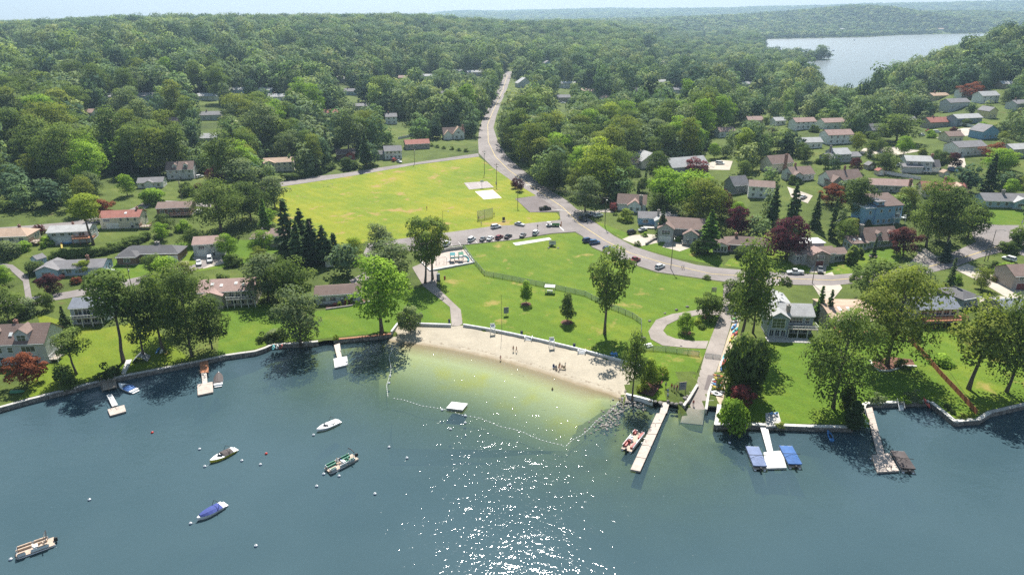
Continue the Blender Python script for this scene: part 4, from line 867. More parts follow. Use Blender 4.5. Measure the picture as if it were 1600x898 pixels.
FARH = [  # name, label, noun, u, v, width px, depth, rz, H, n, roof, pitch, wall, roof colour, floors
    ('white_house', 'narrow white two-storey house peeping out between dark trees', 'narrow white house between the trees', 612, 194, 17, 8, 12, 5.4, 2, 'gx', .5, 'white', 'grey', 2),
    ('cottage', 'dark red-roofed cottage half sunk in the trees', 'red-roofed cottage in the trees', 517, 183, 22, 7, 10, 3.4, 2, 'gx', .55, 'brown', 'red', 1),
    ('grey_roof_house', 'low grey-roofed house in trees beyond the red-roofed cottage', 'low grey-roofed house in trees', 565, 172, 24, 8, 8, 3.2, 3, 'gx', .4, 'beige', 'grey', 1),
    ('grey_roof_house', 'pale house with broad grey roof on the wooded slope', 'pale house with the broad grey roof', 667, 124, 26, 8, 6, 3.4, 3, 'hip', .45, 'lgrey', 'lgrey', 1),
    ('lilac_house', 'pale lilac gabled house near the top of the road', 'pale lilac house near the road top', 743, 119, 24, 8, 14, 4.4, 3, 'gx', .5, 'lilac', 'lgrey', 1),
    ('bungalow', 'low white bungalow beside the lilac house', 'low bungalow by the lilac house', 713, 115, 20, 8, 6, 3.0, 3, 'gx', .35, 'white', 'lgrey', 1),
    ('blue_grey_house', 'blue-grey house with grey roof alone among the left-hand woods', 'blue-grey house in the woods', 228, 159, 21, 8, 10, 4.6, 3, 'gx', .5, 'pblue', 'grey', 1),
    ('hip_roof_house', 'white house with pale hipped roof under tall trees', 'white house with pale hipped roof', 320, 157, 36, 9, 6, 3.4, 4, 'hip', .42, 'white', 'lgrey', 1),
    ('cottage', 'small cottage with twin pinkish roofs in the left-hand woods', 'cottage with twin pinkish roofs', 266, 196, 23, 7, 8, 3.0, 2, 'gx', .5, 'brown', 'pink', 1),
    ('grey_roof_house', 'grey-roofed house half hidden below the pale hipped house', 'grey-roofed house below the hipped house', 330, 188, 30, 8, 14, 3.8, 3, 'gx', .5, 'lgrey', 'grey', 1),
    ('grey_roof_house', 'house with pale lilac-grey roof behind the olive trees', 'house with the pale lilac-grey roof', 326, 224, 25, 8, 10, 3.4, 2, 'gx', .55, 'lgrey', 'lgrey', 1),
    ('bungalow', 'bright-roofed bungalow at the wood edge, uphill of the hipped house', 'bright-roofed bungalow at the wood edge', 368, 146, 24, 8, 10, 3.2, 3, 'gx', .4, 'pblue', 'lgrey', 1),
    ('tall_house', 'tall narrow blue-grey house beside the top of the road', 'tall blue-grey house at the road top', 857, 107, 13, 9, 16, 6.6, 2, 'gy', .55, 'pblue', 'grey', 2),
    ('gabled_house', 'grey gabled house with white eaves near the top of the road', 'grey gabled house near the road top', 821, 137, 23, 9, 22, 4.8, 2, 'gy', .6, 'lgrey', 'lgrey', 1),
    ('white_house', 'long white two-storey house with pale roof and garages', 'long white house with garages', 884, 138, 30, 8, 4, 5.0, 5, 'gx', .4, 'white', 'lgrey', 2),
    ('grey_house', 'grey house with dark roof just below the long white house', 'grey house below the long white house', 881, 160, 20, 8, 4, 4.4, 3, 'gx', .5, 'taupe', 'grey', 1),
    ('pale_house', 'pale house with broad tan roof deep in the central woods', 'pale house with the tan roof in the woods', 948, 160, 15, 9, 12, 4.4, 2, 'hip', .5, 'white', 'tan', 1),
    ('gabled_house', 'small white house with dark steep gables in the woods', 'small white house with dark gables', 998, 149, 19, 8, 8, 3.8, 2, 'gx', .8, 'white', 'dgrey', 1),
    ('white_shed', 'low white building with arched roof beside the road', 'low white building beside the road', 808, 168, 19, 8, 4, 2.8, 2, 'hip', .4, 'white', 'lgrey', 1),
    ('brown_roof_house', 'brown-roofed house on the wooded rise beyond the white houses', 'brown-roofed house on the wooded rise', 980, 101, 14, 8, 8, 4.0, 2, 'hip', .5, 'taupe', 'brown', 1),
    ('white_house', 'steep-roofed white house on the rise toward the distant lake', 'steep-roofed white house on the rise', 1038, 107, 13, 8, 12, 5.2, 2, 'gy', .8, 'white', 'grey', 2),
    ('tan_house', 'tan-roofed house in the woods nearest the distant lake', 'tan-roofed house toward the distant lake', 1106, 106, 13, 8, 8, 3.6, 2, 'gx', .45, 'tan', 'tan', 1),
    ('white_house', 'white house with flat bright roofs far up the central woods', 'white house far up the central woods', 934, 55, 22, 9, 5, 4.5, 2, 'gx', .35, 'white', 'lgrey', 1),
    ('white_house', 'small white gabled house beside the white farmhouse-like pair', 'small white gabled house', 1219, 196, 18, 7, 14, 3.2, 2, 'gx', .5, 'white', 'lgrey', 1),
    ('colonial_house', 'white two-storey house with pinkish roof at the wood edge', 'white house with pinkish roof', 1258, 202, 35, 8, 12, 4.8, 4, 'gx', .5, 'white', 'pink', 2),
    ('split_level_house', 'white house with brown gabled wing and pale roof', 'white house with the brown gabled wing', 1304, 202, 38, 9, 12, 4.6, 3, 'gx', .45, 'white', 'pink', 2),
    ('brown_roof_house', 'white two-storey house with orange-brown roof and chimney', 'white house with the orange-brown roof', 1312, 225, 43, 9, 10, 5.4, 4, 'gx', .5, 'white', 'pink', 2),
    ('dark_house', 'dark grey cape with twin dormers beside tall trees', 'dark grey cape by tall trees', 1371, 213, 22, 8, 14, 4.0, 2, 'gx', .8, 'dgrey', 'grey', 1),
    ('red_roof_house', 'taupe house with red roof and brick chimney on the hill', 'taupe house with the red roof', 1470, 200, 41, 9, 12, 4.0, 3, 'gx', .55, 'taupe', 'red', 1),
    ('ranch_house', 'long slate-blue ranch house with grey roof behind a white fence', 'long slate-blue ranch house', 1514, 193, 46, 9, 14, 3.6, 4, 'gx', .45, 'bgrey', 'lgrey', 1),
    ('blue_house', 'deep blue gabled house with white-trimmed windows', 'deep blue gabled house', 1546, 217, 33, 9, 20, 4.6, 3, 'gy', .5, 'blue', 'grey', 1),
    ('grey_house', 'grey gabled house with dark wing beneath the coppery tree', 'grey gabled house beneath the coppery tree', 1498, 170, 38, 9, 16, 4.8, 3, 'gx', .5, 'lgrey', 'grey', 1),
    ('white_house', 'white two-storey house with shed dormer near the hilltop', 'white house with shed dormer', 1546, 161, 33, 9, 16, 5.6, 3, 'gx', .6, 'white', 'lgrey', 2),
    ('bungalow', 'low bungalow with long tan roof highest on the hill', 'low bungalow with the long tan roof', 1470, 155, 30, 9, 14, 3.0, 3, 'gx', .4, 'cream', 'tan', 1),
    ('yellow_house', 'pale yellow gabled house with brown chimney', 'pale yellow gabled house', 1550, 185, 17, 9, 18, 5.0, 2, 'gy', .6, 'yellow', 'grey', 1),
    ('grey_house', 'grey house with white porch at the hill street end', 'grey house at the hill street end', 1596, 172, 24, 9, 16, 4.6, 2, 'gx', .45, 'lgrey', 'grey', 1),
    ('white_house', 'big white house with broad decks near the hill street', 'big white house with broad decks', 1517, 243, 52, 10, 14, 4.8, 4, 'gx', .45, 'white', 'grey', 1),
    ('grey_house', 'pale grey house with long roof at the hill edge', 'pale grey house with the long roof', 1594, 246, 34, 9, 14, 4.6, 3, 'gx', .45, 'lgrey', 'lgrey', 1),
    ('lakefront_house', 'white house beside the lawn on the far lake shore', 'white house on the far shore lawn', 1313, 48.5, 15, 14, 0, 6.0, 3, 'gx', .4, 'white', 'lgrey', 1),
    ('lakefront_house', 'large pale house alone on the far lake shore', 'large pale house on the far shore', 1466, 49, 20, 14, 0, 8.0, 3, 'gx', .5, 'white', 'tan', 1),
    ('lakefront_house', 'low grey house on the wooded spit in the far lake', 'low grey house on the wooded spit', 1233, 84, 20, 10, 0, 6.0, 3, 'gx', .4, 'grey', 'grey', 1),
    ('lakefront_house', 'white-gabled house on the wooded spit in the far lake', 'white-gabled house on the spit', 1249, 83, 14, 10, 20, 6.0, 2, 'gy', .5, 'white', 'lgrey', 1),
]
for where, u, v, wpx, wc, rc in (('uphill of the twin pinkish roofs', 176, 200, 20, 'white', 'pink'), ('left of the blue-grey house', 176, 158, 18, 'lgrey', 'lgrey'), ('at the upper left wood edge', 24, 72, 16, 'white', 'lgrey'), ('farthest left in the dark wood', 137, 184, 17, 'white', 'pink'), ('above the hedge corner', 432, 158, 26, 'white', 'lgrey'), ('beside the coppery treetop', 415, 148, 20, 'pblue', 'lgrey'),
    ('left of the road in the upper woods', 528, 129, 22, 'lgrey', 'lgrey'), ('below the upper wood roofs', 546, 149, 18, 'pblue', 'grey'), ('midway to the road top', 595, 131, 18, 'white', 'grey'), ('left of the broad grey roof', 631, 127, 17, 'tan', 'pink'), ('between road and field trees', 690, 152, 18, 'white', 'grey'), ('near the central tan roof', 918, 148, 20, 'beige', 'tan'), ('right of the small dark gables', 1036, 133, 20, 'white', 'lgrey'), ('deep in the right central woods', 1062, 146, 18, 'lgrey', 'grey'), ('toward the distant lake trees', 1168, 136, 20, 'white', 'lgrey'),
    ('beside the white gabled house', 1180, 196, 24, 'beige', 'pink'), ('in the trees above the white colonial', 1136, 214, 26, 'white', 'pink'), ('at the far right hill edge', 1574, 138, 20, 'tan', 'lgrey'), ('below the red-roofed hill house', 1418, 196, 26, 'lgrey', 'grey'), ('by the hilltop bungalow', 1512, 150, 22, 'white', 'grey'), ('behind the rambling grey house', 1270, 232, 30, 'white', 'lgrey'), ('left of the deep blue house', 1492, 222, 26, 'cream', 'brown')):
    nn_ = {'white': 'white', 'lgrey': 'pale grey', 'pblue': 'blue-grey', 'tan': 'tan', 'beige': 'beige', 'cream': 'cream'}[wc] + ' cottage'
    FARH.append(('cottage', nn_ + ' with ' + {'pink': 'pinkish', 'lgrey': 'pale', 'grey': 'grey', 'tan': 'tan', 'brown': 'brown'}[rc] + ' roof ' + where, nn_ + ' ' + ' '.join(where.split()[-3:]), u, v, wpx, 8, int(u) % 17 - 4, 3.6, 3, 'gx', .5, wc, rc, 1))
for nm, lb, noun, u, v, wpx, D, rz, H, n, roof, pitch, wc, rc, fl in FARH:
    h = House(nm, lb, noun, u, v, wpx, D, rz, far=True); h.std(H, n, roof, pitch, wc, rc, fl, 'r', 2)
    if (int(u) % 3) == 0: h.chimney(-h.L * .2, D * .55, H, H + D * .25 + 1.2)
h = House('barn_like_house', 'pale house with very large plain grey roof among trees', 'pale house with the large plain grey roof', 1018, 262, 34, 13, 24)
L = h.L / 2; h.block(-L, L, 0, 13, 4.2, 'gy', .6, 'cream', 'lgrey'); h.wins('f', 0, -L + .6, L - .6, 2, 1.2).wins('r', L, 2, 12, 3, 1.4)
h = House('grey_barn_house', 'long grey house with big sloping roof and stone chimney beside a drive', 'long grey house with the big sloping roof', 1078, 272, 62, 12, 20)
L = h.L / 2; h.block(-L, L, 0, 12, 4.4, 'gx', .62, 'grey', 'lgrey'); h.wins('l', -L, 2, 10, 2, 3.6).wins('l', -L, 2, 10, 3, 1.0).wins('f', 0, -L + 2, L - 2, 4, 1.2).chimney(-L + .5, 8.5, 3, 9, .9, .9, 'stone').deck(L, L + 6, 3, 7, 1.2, 'wood', 'white', 3)
h = House('brown_roof_cottage', 'small cottage with brown roof squeezed between two large trees', 'small brown-roofed cottage between trees', 996, 264, 22, 8, 20)
h.std(3.6, 2, 'gx', .6, 'taupe', 'brown')
h = House('cape_house', 'white cape with brown gabled roof and stone chimney beside the junction', 'white cape by the junction', 986, 330, 43, 8, -12)
L = h.L / 2; h.block(-L, L, 0, 8.5, 3.6, 'gx', .75, 'white', 'brown'); h.block(-1.5, 4.5, -2.0, 4, 3.3, 'gy', .75, 'white', 'pink').chimney(L - 2.4, 0, 0, 7.6, 1.6, 1.0, 'stone').wins('l', -L, 1.5, 7, 2, 1.0).win('l', -L, 4.2, 4.0, 1.2, 1.3).wins('f', -2.0, -1.3, 4.3, 2, 1.0, 1.1, 1.3)
h = House('blue_bungalow', 'sky-blue bungalow with grey roof and terrace in front', 'sky-blue bungalow', 1026, 354, 56, 8, -6)
L = h.L / 2; h.block(-L, L - 2, 1.5, 8.5, 3.4, 'gx', .48, 'blue', 'grey'); h.block(-1, 3.6, -2.5, 4, 3.2, 'gy', .5, 'pblue', 'lgrey').win('f', -2.5, 1.3, 1.0, 2.6, 1.4, 3, 1).win('f', 1.5, -L + 3, 1.0, 2.2, 1.4, 2, 1).chimney(.6, 2.5, 3, 6.6, .9, .9, 'stone').block(L - 1.9, L + 1, 2.5, 8, 3.0, 'gx', .4, 'lgrey', 'grey')
h.deck(-L + 2, -1.2, -3.5, -.6, .35, 'concrete', 'white', 2, False, -1)
h = House('craftsman_house', 'grey craftsman house with broad brown gabled roofs and white porch', 'craftsman house with brown gables', 1063, 378, 66, 11, -14)
L = h.L / 2; h.block(-L, L, 1.5, 12, 5.4, 'gx', .55, 'dgrey', 'brown'); h.block(-L - .3, -L + 5.8, -1.6, 6, 5.6, 'gy', .62, 'grey', 'brown').garage(-L + 2.8, -1.6, 4.4).win('f', -1.6, -L + 2.8, 3.2, 3.2, 1.7, 3, 2)
h.block(1, 6.6, -2.0, 5, 3.9, 'gy', .6, 'grey', 'brown').win('f', -2.0, 5.4, 1.2, 1.2, 1.5).door(2.8, -2.0, .4, 1.2).wins('r', L, 2.5, 11, 3, 3.2).wins('r', L, 2.5, 11, 2, .9).deck(.6, 7, -4, -2.02, .5, 'wood', 'white', 4, True, -1)
h = House('red_bungalow', 'long red bungalow with brown hipped roof and white screened porch', 'long red bungalow', 1158, 394, 84, 9, -10)
L = h.L / 2; h.block(-L + 5, L, 0, 9, 3.0, 'hip', .42, 'red', 'dbrown'); h.block(-L, -L + 5.2, -1.5, 4.5, 2.8, 'gy', .42, 'white', 'dbrown')
for i in range(4): h.win('f', -1.5, -L + .8 + i * 1.2, .5, .9, 1.9, 1, 1)
h.wins('l', -L, -1.2, 4.2, 4, .5, .9, 1.9, 1, 1).win('f', 0, -L + 8.4, .8, 3.6, 1.6, 4, 2).win('f', 0, 2.2, .9, 2.6, 1.5, 3, 2).win('f', 0, L - 3, .9, 2.6, 1.5, 3, 2).chimney(-2, 4.5, 3.8, 6.2, 1.0, .9).vent(L - 5, 3, 4.2).door(-.2, 0)
h = House('dark_gable_house', 'dark grey steep-gabled house sunk among trees behind the purple beech', 'dark grey house behind the purple beech', 1157, 302, 26, 8, 18)
h.std(4.2, 2, 'gx', .85, 'dgrey', 'grey', 1, 'r', 1)
h = House('white_colonial', 'tall white two-storey house with brown-grey roof behind a dark pine', 'tall white two-storey house behind the pine', 1188, 310, 36, 9, -16)
h.std(5.6, 3, 'gx', .4, 'white', 'brown', 2, 'r', 3)
h = House('brown_roof_house', 'pale house with brown roof and tall brick end chimney', 'pale house with the brick end chimney', 1221, 268, 38, 9, 18)
L = h.L / 2; h.std(4.6, 2, 'gx', .7, 'cream', 'brown', 1, 'r', 2); h.chimney(L * .2, -.5, 0, 9.0, 1.4, .9).win('r', L, 4.5, 4.2, 1.1, 1.3)
h = House('brown_roof_house', 'grey house with broad brown roof and front gable', 'grey house with broad brown roof', 1254, 283, 38, 9, 14)
L = h.L / 2; h.std(3.6, 3, 'gx', .6, 'lgrey', 'brown', 1, 'r', 2); h.block(-L, -1.5, -1.6, 4, 3.4, 'gy', .6, 'lgrey', 'brown').win('f', -1.6, -L / 2 - .7, 1.0, 1.4).chimney(-2, 4.8, 5.5, 8.0)
h = House('long_grey_house', 'rambling grey two-storey house with long dormer and low wing', 'rambling grey house with long dormer', 1318, 254, 62, 9, 12)
L = h.L / 2; h.block(-L + 5.5, L - 7, 0, 9, 4.6, 'gx', .5, 'grey', 'lgrey'); h.block(L - 6.98, L, 1, 8, 3.0, 'gx', .42, 'grey', 'grey').block(-L, -L + 5.4, -1, 6, 3.0, 'gx', .5, 'grey', 'grey').wins('f', 0, -L + 6, L - 7.5, 3, 3.2, 1.5, 1.1, 2).wins('f', 0, -L + 6, L - 7.5, 3, .9, 1.4, 1.3, 2).wins('f', 1, L - 6.5, L - .3, 3, 1, 1.4, 1.3, 2).chimney(-L + 5.4, 5, 3, 8.2, 1, .9, 'stone')
h = House('cape_house', 'cape with tan-brown roof, stone gable and white bay window', 'cape with the stone gable', 1321, 292, 56, 9, 14)
L = h.L / 2; h.block(-L, L, 0, 9, 3.8, 'gx', .75, 'white', 'brown'); h.block(-L - .2, -L + 5.5, -2, 4, 3.4, 'gy', .8, 'grey', 'brown', wmat=M['stone']).win('f', -2, -L + 2.6, 1.1, 2.6, 1.4, 3, 1).win('f', 0, 2.5, .9, 3.0, 1.5, 4, 2).wins('r', L, 1.5, 7.5, 2, 1.1).wins('r', L, 3.2, 6.2, 2, 4.0, .9, 1.3).chimney(1.5, 4.5, 6, 9).door(-.8, 0)
h = House('ranch_house', 'tan ranch house with long grey-brown roof and brick end chimney', 'tan ranch house with the brick end chimney', 1391, 300, 60, 8.5, -10)
L = h.L / 2; h.block(-L, L, 0, 8.5, 3.2, 'gx', .45, 'taupe', 'pink'); h.wins('f', 0, -L + .6, -1, 4, 1.1, 1.3, 1.3).wins('f', 0, 1.2, L - 1, 3, 1.1, 1.2, 1.3).door(.2, 0).chimney(L - 1.4, -.4, 0, 6.4, 1.3, .9)
h = House('red_roof_cape', 'cream house with long red-brown roof and yellow front gable', 'cream house with the red-brown roof', 1474, 310, 62, 9, -12)
L = h.L / 2; h.block(-L, L, 0, 9, 3.6, 'gx', .62, 'cream', 'red'); h.block(L - 6.5, L - .4, -1.4, 5, 4.8, 'gy', .6, 'yellow', 'tan').win('f', -1.4, L - 3.4, 3.4, 1.8, 1.4, 2).wins('f', -1.4, L - 6, L - .8, 2, .9, 1.2, 1.3).wins('f', 0, -L + .6, L - 7, 3, 1.0, 1.3, 1.3).chimney(1.2, 6, 6, 8.4)
h = House('white_house', 'white two-storey house with low wings, brick chimney and deck', 'white house with low wings and brick chimney', 1437, 269, 56, 9, -10)
L = h.L / 2; h.block(-L + 2, L - 4, 0, 9, 5.6, 'gx', .4, 'lgrey', 'lgrey'); h.block(-L, 0, -2.6, -.01, 3.0, 'shed', .3, 'lgrey', 'grey').block(L - 3.98, L, .5, 8, 3.0, 'gx', .7, 'white', 'dgrey').chimney(L - 3.6, 4, 3, 8.6, 1.1, 1.1).wins('f', 0, -L + 2.6, L - 4.6, 3, 3.6, 1.3, 1.3, 2).wins('f', 0, .8, L - 4.6, 2, 1, 1.2, 1.3).deck(.4, 4.4, -3, -.02, 1.0, 'white', 'white', 3, True, -1)
h = House('blue_ranch', 'sky-blue ranch house with grey roof above a bright green lawn', 'sky-blue ranch house above the lawn', 1574, 325, 74, 9, -4)
L = h.L / 2; h.block(-L, L, 0, 9, 3.2, 'gx', .5, 'pblue', 'grey'); h.block(1.5, 8.5, -1.6, 4, 3.0, 'gy', .5, 'pblue', 'lgrey').win('f', -1.6, 5, 1.0, 3.6, 1.4, 4, 2).wins('f', 0, -L + 1, 1, 3, 1.1, 1.2, 1.4).chimney(-1, 4, 4, 7, 1.2, .9, 'stone')
h = House('blue_house', 'tall bright blue three-storey house with brown shed roof and balcony', 'tall bright blue house', 1378, 351, 62, 10, 12)
L = h.L / 2; h.block(-L + 4.5, L, 0, 10, 8.0, 'shed', .25, 'blue', 'dbrown'); h.block(-L, -L + 4.48, .6, 9, 7.2, 'flat', .3, 'blue', 'white').block(-L + 4.5, -L + 8, -.02 + .5, 5.5, 9.8, 'flat', .3, 'blue', 'grey', z0=7.9)
h.wins('f', 0, -L + 5, L - 4.2, 2, 5.4, .9, 1.2).wins('f', 0, -L + 5, L - 4.2, 3, 1.0, 1.0, 1.3).win('f', .6, -L + 2.2, 4.8, .9, 1.3).win('f', .6, -L + 2.2, 1.2, 1.0, 1.2).wins('f', 0, L - 3.8, L - .4, 2, 5.6, 1.1, 1.4).door(L - 2, 0, 2.95, 2.4, 2.2, M['pane']).win('f', .48, -L + 6.2, 8.6, 1.4, .9, 2, 1).deck(L - 4.4, L + 1.2, -1.7, -.01, 2.9, 'white', 'white', 3, True, -1).wins('r', L, 1, 9, 3, 4.2)
h = House('dormered_cape', 'grey-blue cape with two white dormers, stone chimney and sunroom', 'grey-blue cape with two dormers', 1377, 386, 56, 9, 10)
L = h.L / 2; h.block(-L, L, 0, 9, 3.0, 'gx', .82, 'bgrey', 'brown'); h.dormer(-1.0, 1.0, 3.6, 1.9, 1.6, 3.2, 'white', 'brown').dormer(4.2, 1.0, 3.6, 1.9, 1.6, 3.2, 'white', 'brown').chimney(-L - .5, 3.5, 0, 8.4, 1.1, 1.4, 'stone').win('f', 0, 1.2, .8, 3.6, 1.5, 5, 2).win('f', 0, -L + 1.6, .8, 1.4, 1.4, 2).win('f', 0, L - 2, .8, 2.0, 1.5, 2)
h.block(-L - 7, -L - .02, -1.2, 3.8, 2.6, 'shed', .25, 'bgrey', 'brown').wins('f', -1.2, -L - 6.8, -L - .3, 4, .7, 1.2, 1.5, 1, 1).skylight(-L - 4.6, 1.0, 2.6 + 2.2 * .25 + .22, .25).skylight(-L - 2.2, 1.0, 2.6 + 2.2 * .25 + .22, .25).wins('l', -L - 7, -.8, 3.4, 2, .7, 1.4, 1.5, 1, 1)
h = House('split_roof_house', 'grey house with front gable, red garage door and flat white rear roof', 'grey house with the red garage door', 1286, 412, 76, 10, 6)
L = h.L / 2; h.block(-L + 1, L - 5, 0, 6.5, 4.2, 'gx', .42, 'grey', 'brown'); h.block(-L + 2.5, -L + 10, -2.4, 3, 4.2, 'gy', .45, 'grey', 'pink', wmat=M['stone']).block(L - 4.98, L, .5, 6.5, 3.6, 'gx', .4, 'grey', 'brown').block(-L + 3, L - 6, 6.51, 12, 5.8, 'flat', .3, 'lgrey', 'white').block(-L - 1.5, -L + 2.4, 1, 6, 3.6, 'gx', .4, 'grey', 'brown')
h.garage(-L + 6.2, -2.4, 3.0, 2.1, .05, plain('red_door', (.16, .03, .03), .6)).win('f', -2.4, -L + 6.2, 2.7, 2.8, 1.4, 4, 2).wins('f', .5, L - 4.7, L - .3, 3, .9, 1.2, 1.7, 2, 1).chimney(-L + 5.6, 4.8, 4, 6.8, .8, .8, 'stone').wins('f', 1, -L - 1.2, -L + 2.2, 3, 1.4, .8, 1.3).wins('f', 6.51, L - 9, L - 6.5, 1, 4.6, .5, .5)
h = House('red_garage_house', 'grey house with arched red garage at the junction corner', 'grey house with arched red garage', 1606, 452, 56, 9, 4)
L = h.L / 2; h.block(-L, L, 0, 9, 5.0, 'gx', .5, 'taupe', 'brown'); h.garage(-L + 3.4, 0, 3.6, 2.2, .05, plain('red_door', (.16, .03, .03), .6)).wins('f', 0, -L + 1, L - 1, 3, 3.4, 1.4, 1.2, 2)
h = House('lakefront_house', 'grey two-storey lakefront house with arched white window wall and patio', 'grey lakefront house with the white window wall', 1234, 526, 72, 9, -4)
L = h.L / 2; h.block(-L + 1.5, L, 2.2, 10, 6.0, 'gx', .5, 'bgrey', 'lgrey'); h.block(-L, -L + 5.6, -.6, 6, 6.1, 'gy', .62, 'bgrey', 'lgrey').block(-L + 2, L - 5, 8, 17, 6.6, 'gy', .42, 'bgrey', 'lgrey')
h.win('f', -.6, -L + 2.8, 3.0, 3.6, 3.0, 3, 3).wins('f', -.6, -L + .3, -L + 5.3, 3, .4, 1.2, 2.0, 2, 1).win('f', 2.2, -L + 8.6, 3.6, 3.6, 1.7, 4, 1).win('f', 2.2, L - 1.7, 3.6, 1.2, 1.5).wins('f', 2.2, -L + 6, L - .5, 3, .4, 1.6, 2.0, 2, 1).chimney(-L + 6.2, 3.2, 3, 8.6, 1.0, 1.0, 'stone').vent(0, 12, 8.4)
h.deck(-L + 5.7, L + .6, -.9, 2.18, 2.9, 'wood', 'white', 4, True, 0).deck(-L - .6, L - 2, -4, -.92, .18, 'concrete', 'white', 2, False, -1)
h = House('lakefront_ranch', 'grey-roofed lakeside house with long red-brown railed deck', 'lakeside house with the red-brown deck', 1462, 505, 66, 9, 4)
L = h.L / 2; h.block(-L, L, 0, 8.5, 5.0, 'gx', .42, 'beige', 'bluegrey'); h.wins('f', 0, -L + .8, L - .4, 5, 2.8, 1.7, 1.8, 2, 1).deck(-L + .5, L + .8, -3.4, -.01, 2.4, 'brown_wood', 'brown_wood', 5, True, -1).chimney(0, 5, 5.8, 7.4, 1.1, .9, 'stone')
h = House('tan_roof_house', 'tan-roofed lakeside house with skylights behind the big tree', 'tan-roofed lakeside house', 1335, 522, 76, 10, -2)
L = h.L / 2; h.block(-L, L, 0, 15, 4.6, 'gx', .16, 'taupe', 'tan'); h.deck(-L, L, -3.2, -.01, 2.2, 'brown_wood', 'brown_wood', 6, True, -1).wins('f', 0, -L + 1, L - 1, 5, 2.6, 1.6, 1.6, 2, 1)
for x in (-L + 4.0, -L + 6.6): h.skylight(x, 5.5, 4.6 + 5.5 * .16 + .22, .16, .8, 2.2)
h = House('dark_roof_house', 'low house with dark roof between the lakeside ranch and the road', 'low dark-roofed house by the road', 1514, 480, 34, 9, 20)
h.std(3.2, 3, 'hip', .35, 'bgrey', 'dgrey')
h = House('grey_roof_house', 'grey-roofed lakeside house behind the dense end trees', 'grey-roofed house behind the end trees', 1592, 505, 54, 9, 6)
h.std(4.2, 4, 'gx', .4, 'taupe', 'bluegrey')
def shed(label, u, v, wpx, D, rz, wc, rc, Hh=2.2, pitch=.6, name='garden_shed'):
    h = House(name, label, label, u, v, wpx, D, rz, cat='shed', group='sheds in the gardens'); L = h.L / 2
    h.block(-L, L, 0, D, Hh, 'gy', pitch, wc, rc, oh=.2, z0=-.5); h.door(0, 0, .1, min(1.4, h.L * .5), 1.8, M['white']); h.win('r', L, D / 2, 1.1, .6, .7); return h
shed('small pale garden shed with rounded grey roof behind the blue-grey ranch', 55, 414, 15, 3.4, -25, 'pblue', 'grey')
shed('little white garden shed under the spruces', 515, 417, 10, 2.6, 20, 'white', 'lgrey')
shed('grey-brown shed beside the bushy tree below the hill street', 1362, 265, 14, 3.5, 15, 'taupe', 'grey')
shed('small orange-roofed shed behind the red-brown roof', 1478, 277, 12, 3, 10, 'cream', 'tan')
shed('small cream shed at the end of the white fence', 1376, 274, 11, 3, 10, 'cream', 'red')
TINT = {'dark green': (.66, .72, .74), 'mid green': (.95, 1.0, .9), 'bright green': (1.35, 1.62, .75), 'olive green': (1.22, 1.12, .80), 'grey-green': (1.15, 1.12, 1.65), 'yellow-green': (1.65, 1.60, .80), 'dark red': (.8, .8, .9), 'coppery': (1.7, 1.5, .9), 'purple': (.75, .62, 1.0), 'pinkish red': (1.6, 1.2, 1.4)}
KNAME = dict(broad=('broadleaf_tree', 'tree'), tall=('tall_tree', 'tree'), vase=('tall_tree', 'tree'), young=('young_tree', 'tree'), spread=('spreading_tree', 'tree'), redspread=('red_maple', 'tree'), spruce=('spruce_tree', 'tree'),
             pine=('pine_tree', 'tree'), columnar=('columnar_evergreen', 'tree'), bush=('shrub', 'shrub'), redbush=('red_shrub', 'shrub'), tallbush=('tall_shrub', 'shrub'), topped=('bare_trunk_tree', 'tree'), oak=('old_oak', 'tree'))
GROUP = dict(tree='trees of the lakeside neighbourhood', shrub='shrubs of the gardens and lawns')
rngv = random.Random(5)
PLANTED = []                                    # (x, y, radius)
BYMESH = {}
def plant(kind, p, H, r, tint, label, group=None):
    v = TREES[kind]; i = rngv.randrange(len(v)); me, tm, H0, r0 = v[i]; nm, cat = KNAME[kind]
    rz = rngv.uniform(0, 6.283)
    o = thing(nm, label, cat, (p[0], p[1], p[2] - .05), rz, group or GROUP[cat]); sx, sz = r / r0, H / H0
    a = part('foliage' if cat == 'shrub' else 'crown', me, o, scale=(sx, sx, sz)); j = rngv.uniform(.9, 1.1); t = TINT[tint]
    a.color = (t[0] * j, t[1] * j, t[2] * j, 1)
    b = part('stem' if cat == 'shrub' else 'trunk', tm, o, scale=(sx, sx, sz))
    PLANTED.append((p[0], p[1], r)); return o
def pt(kind, u, v, top, rpx, tint, label):
    p = G(u, v); s = ppm(p); dep = math.atan2(CAMH - p.z, math.hypot(p.x, p.y)); H = (v - top) / (s * math.cos(dep)); r = rpx / s * (.92 if kind in ('oak', 'tall', 'vase', 'broad') else 1)
    plant(kind, p, H, r, tint, label)
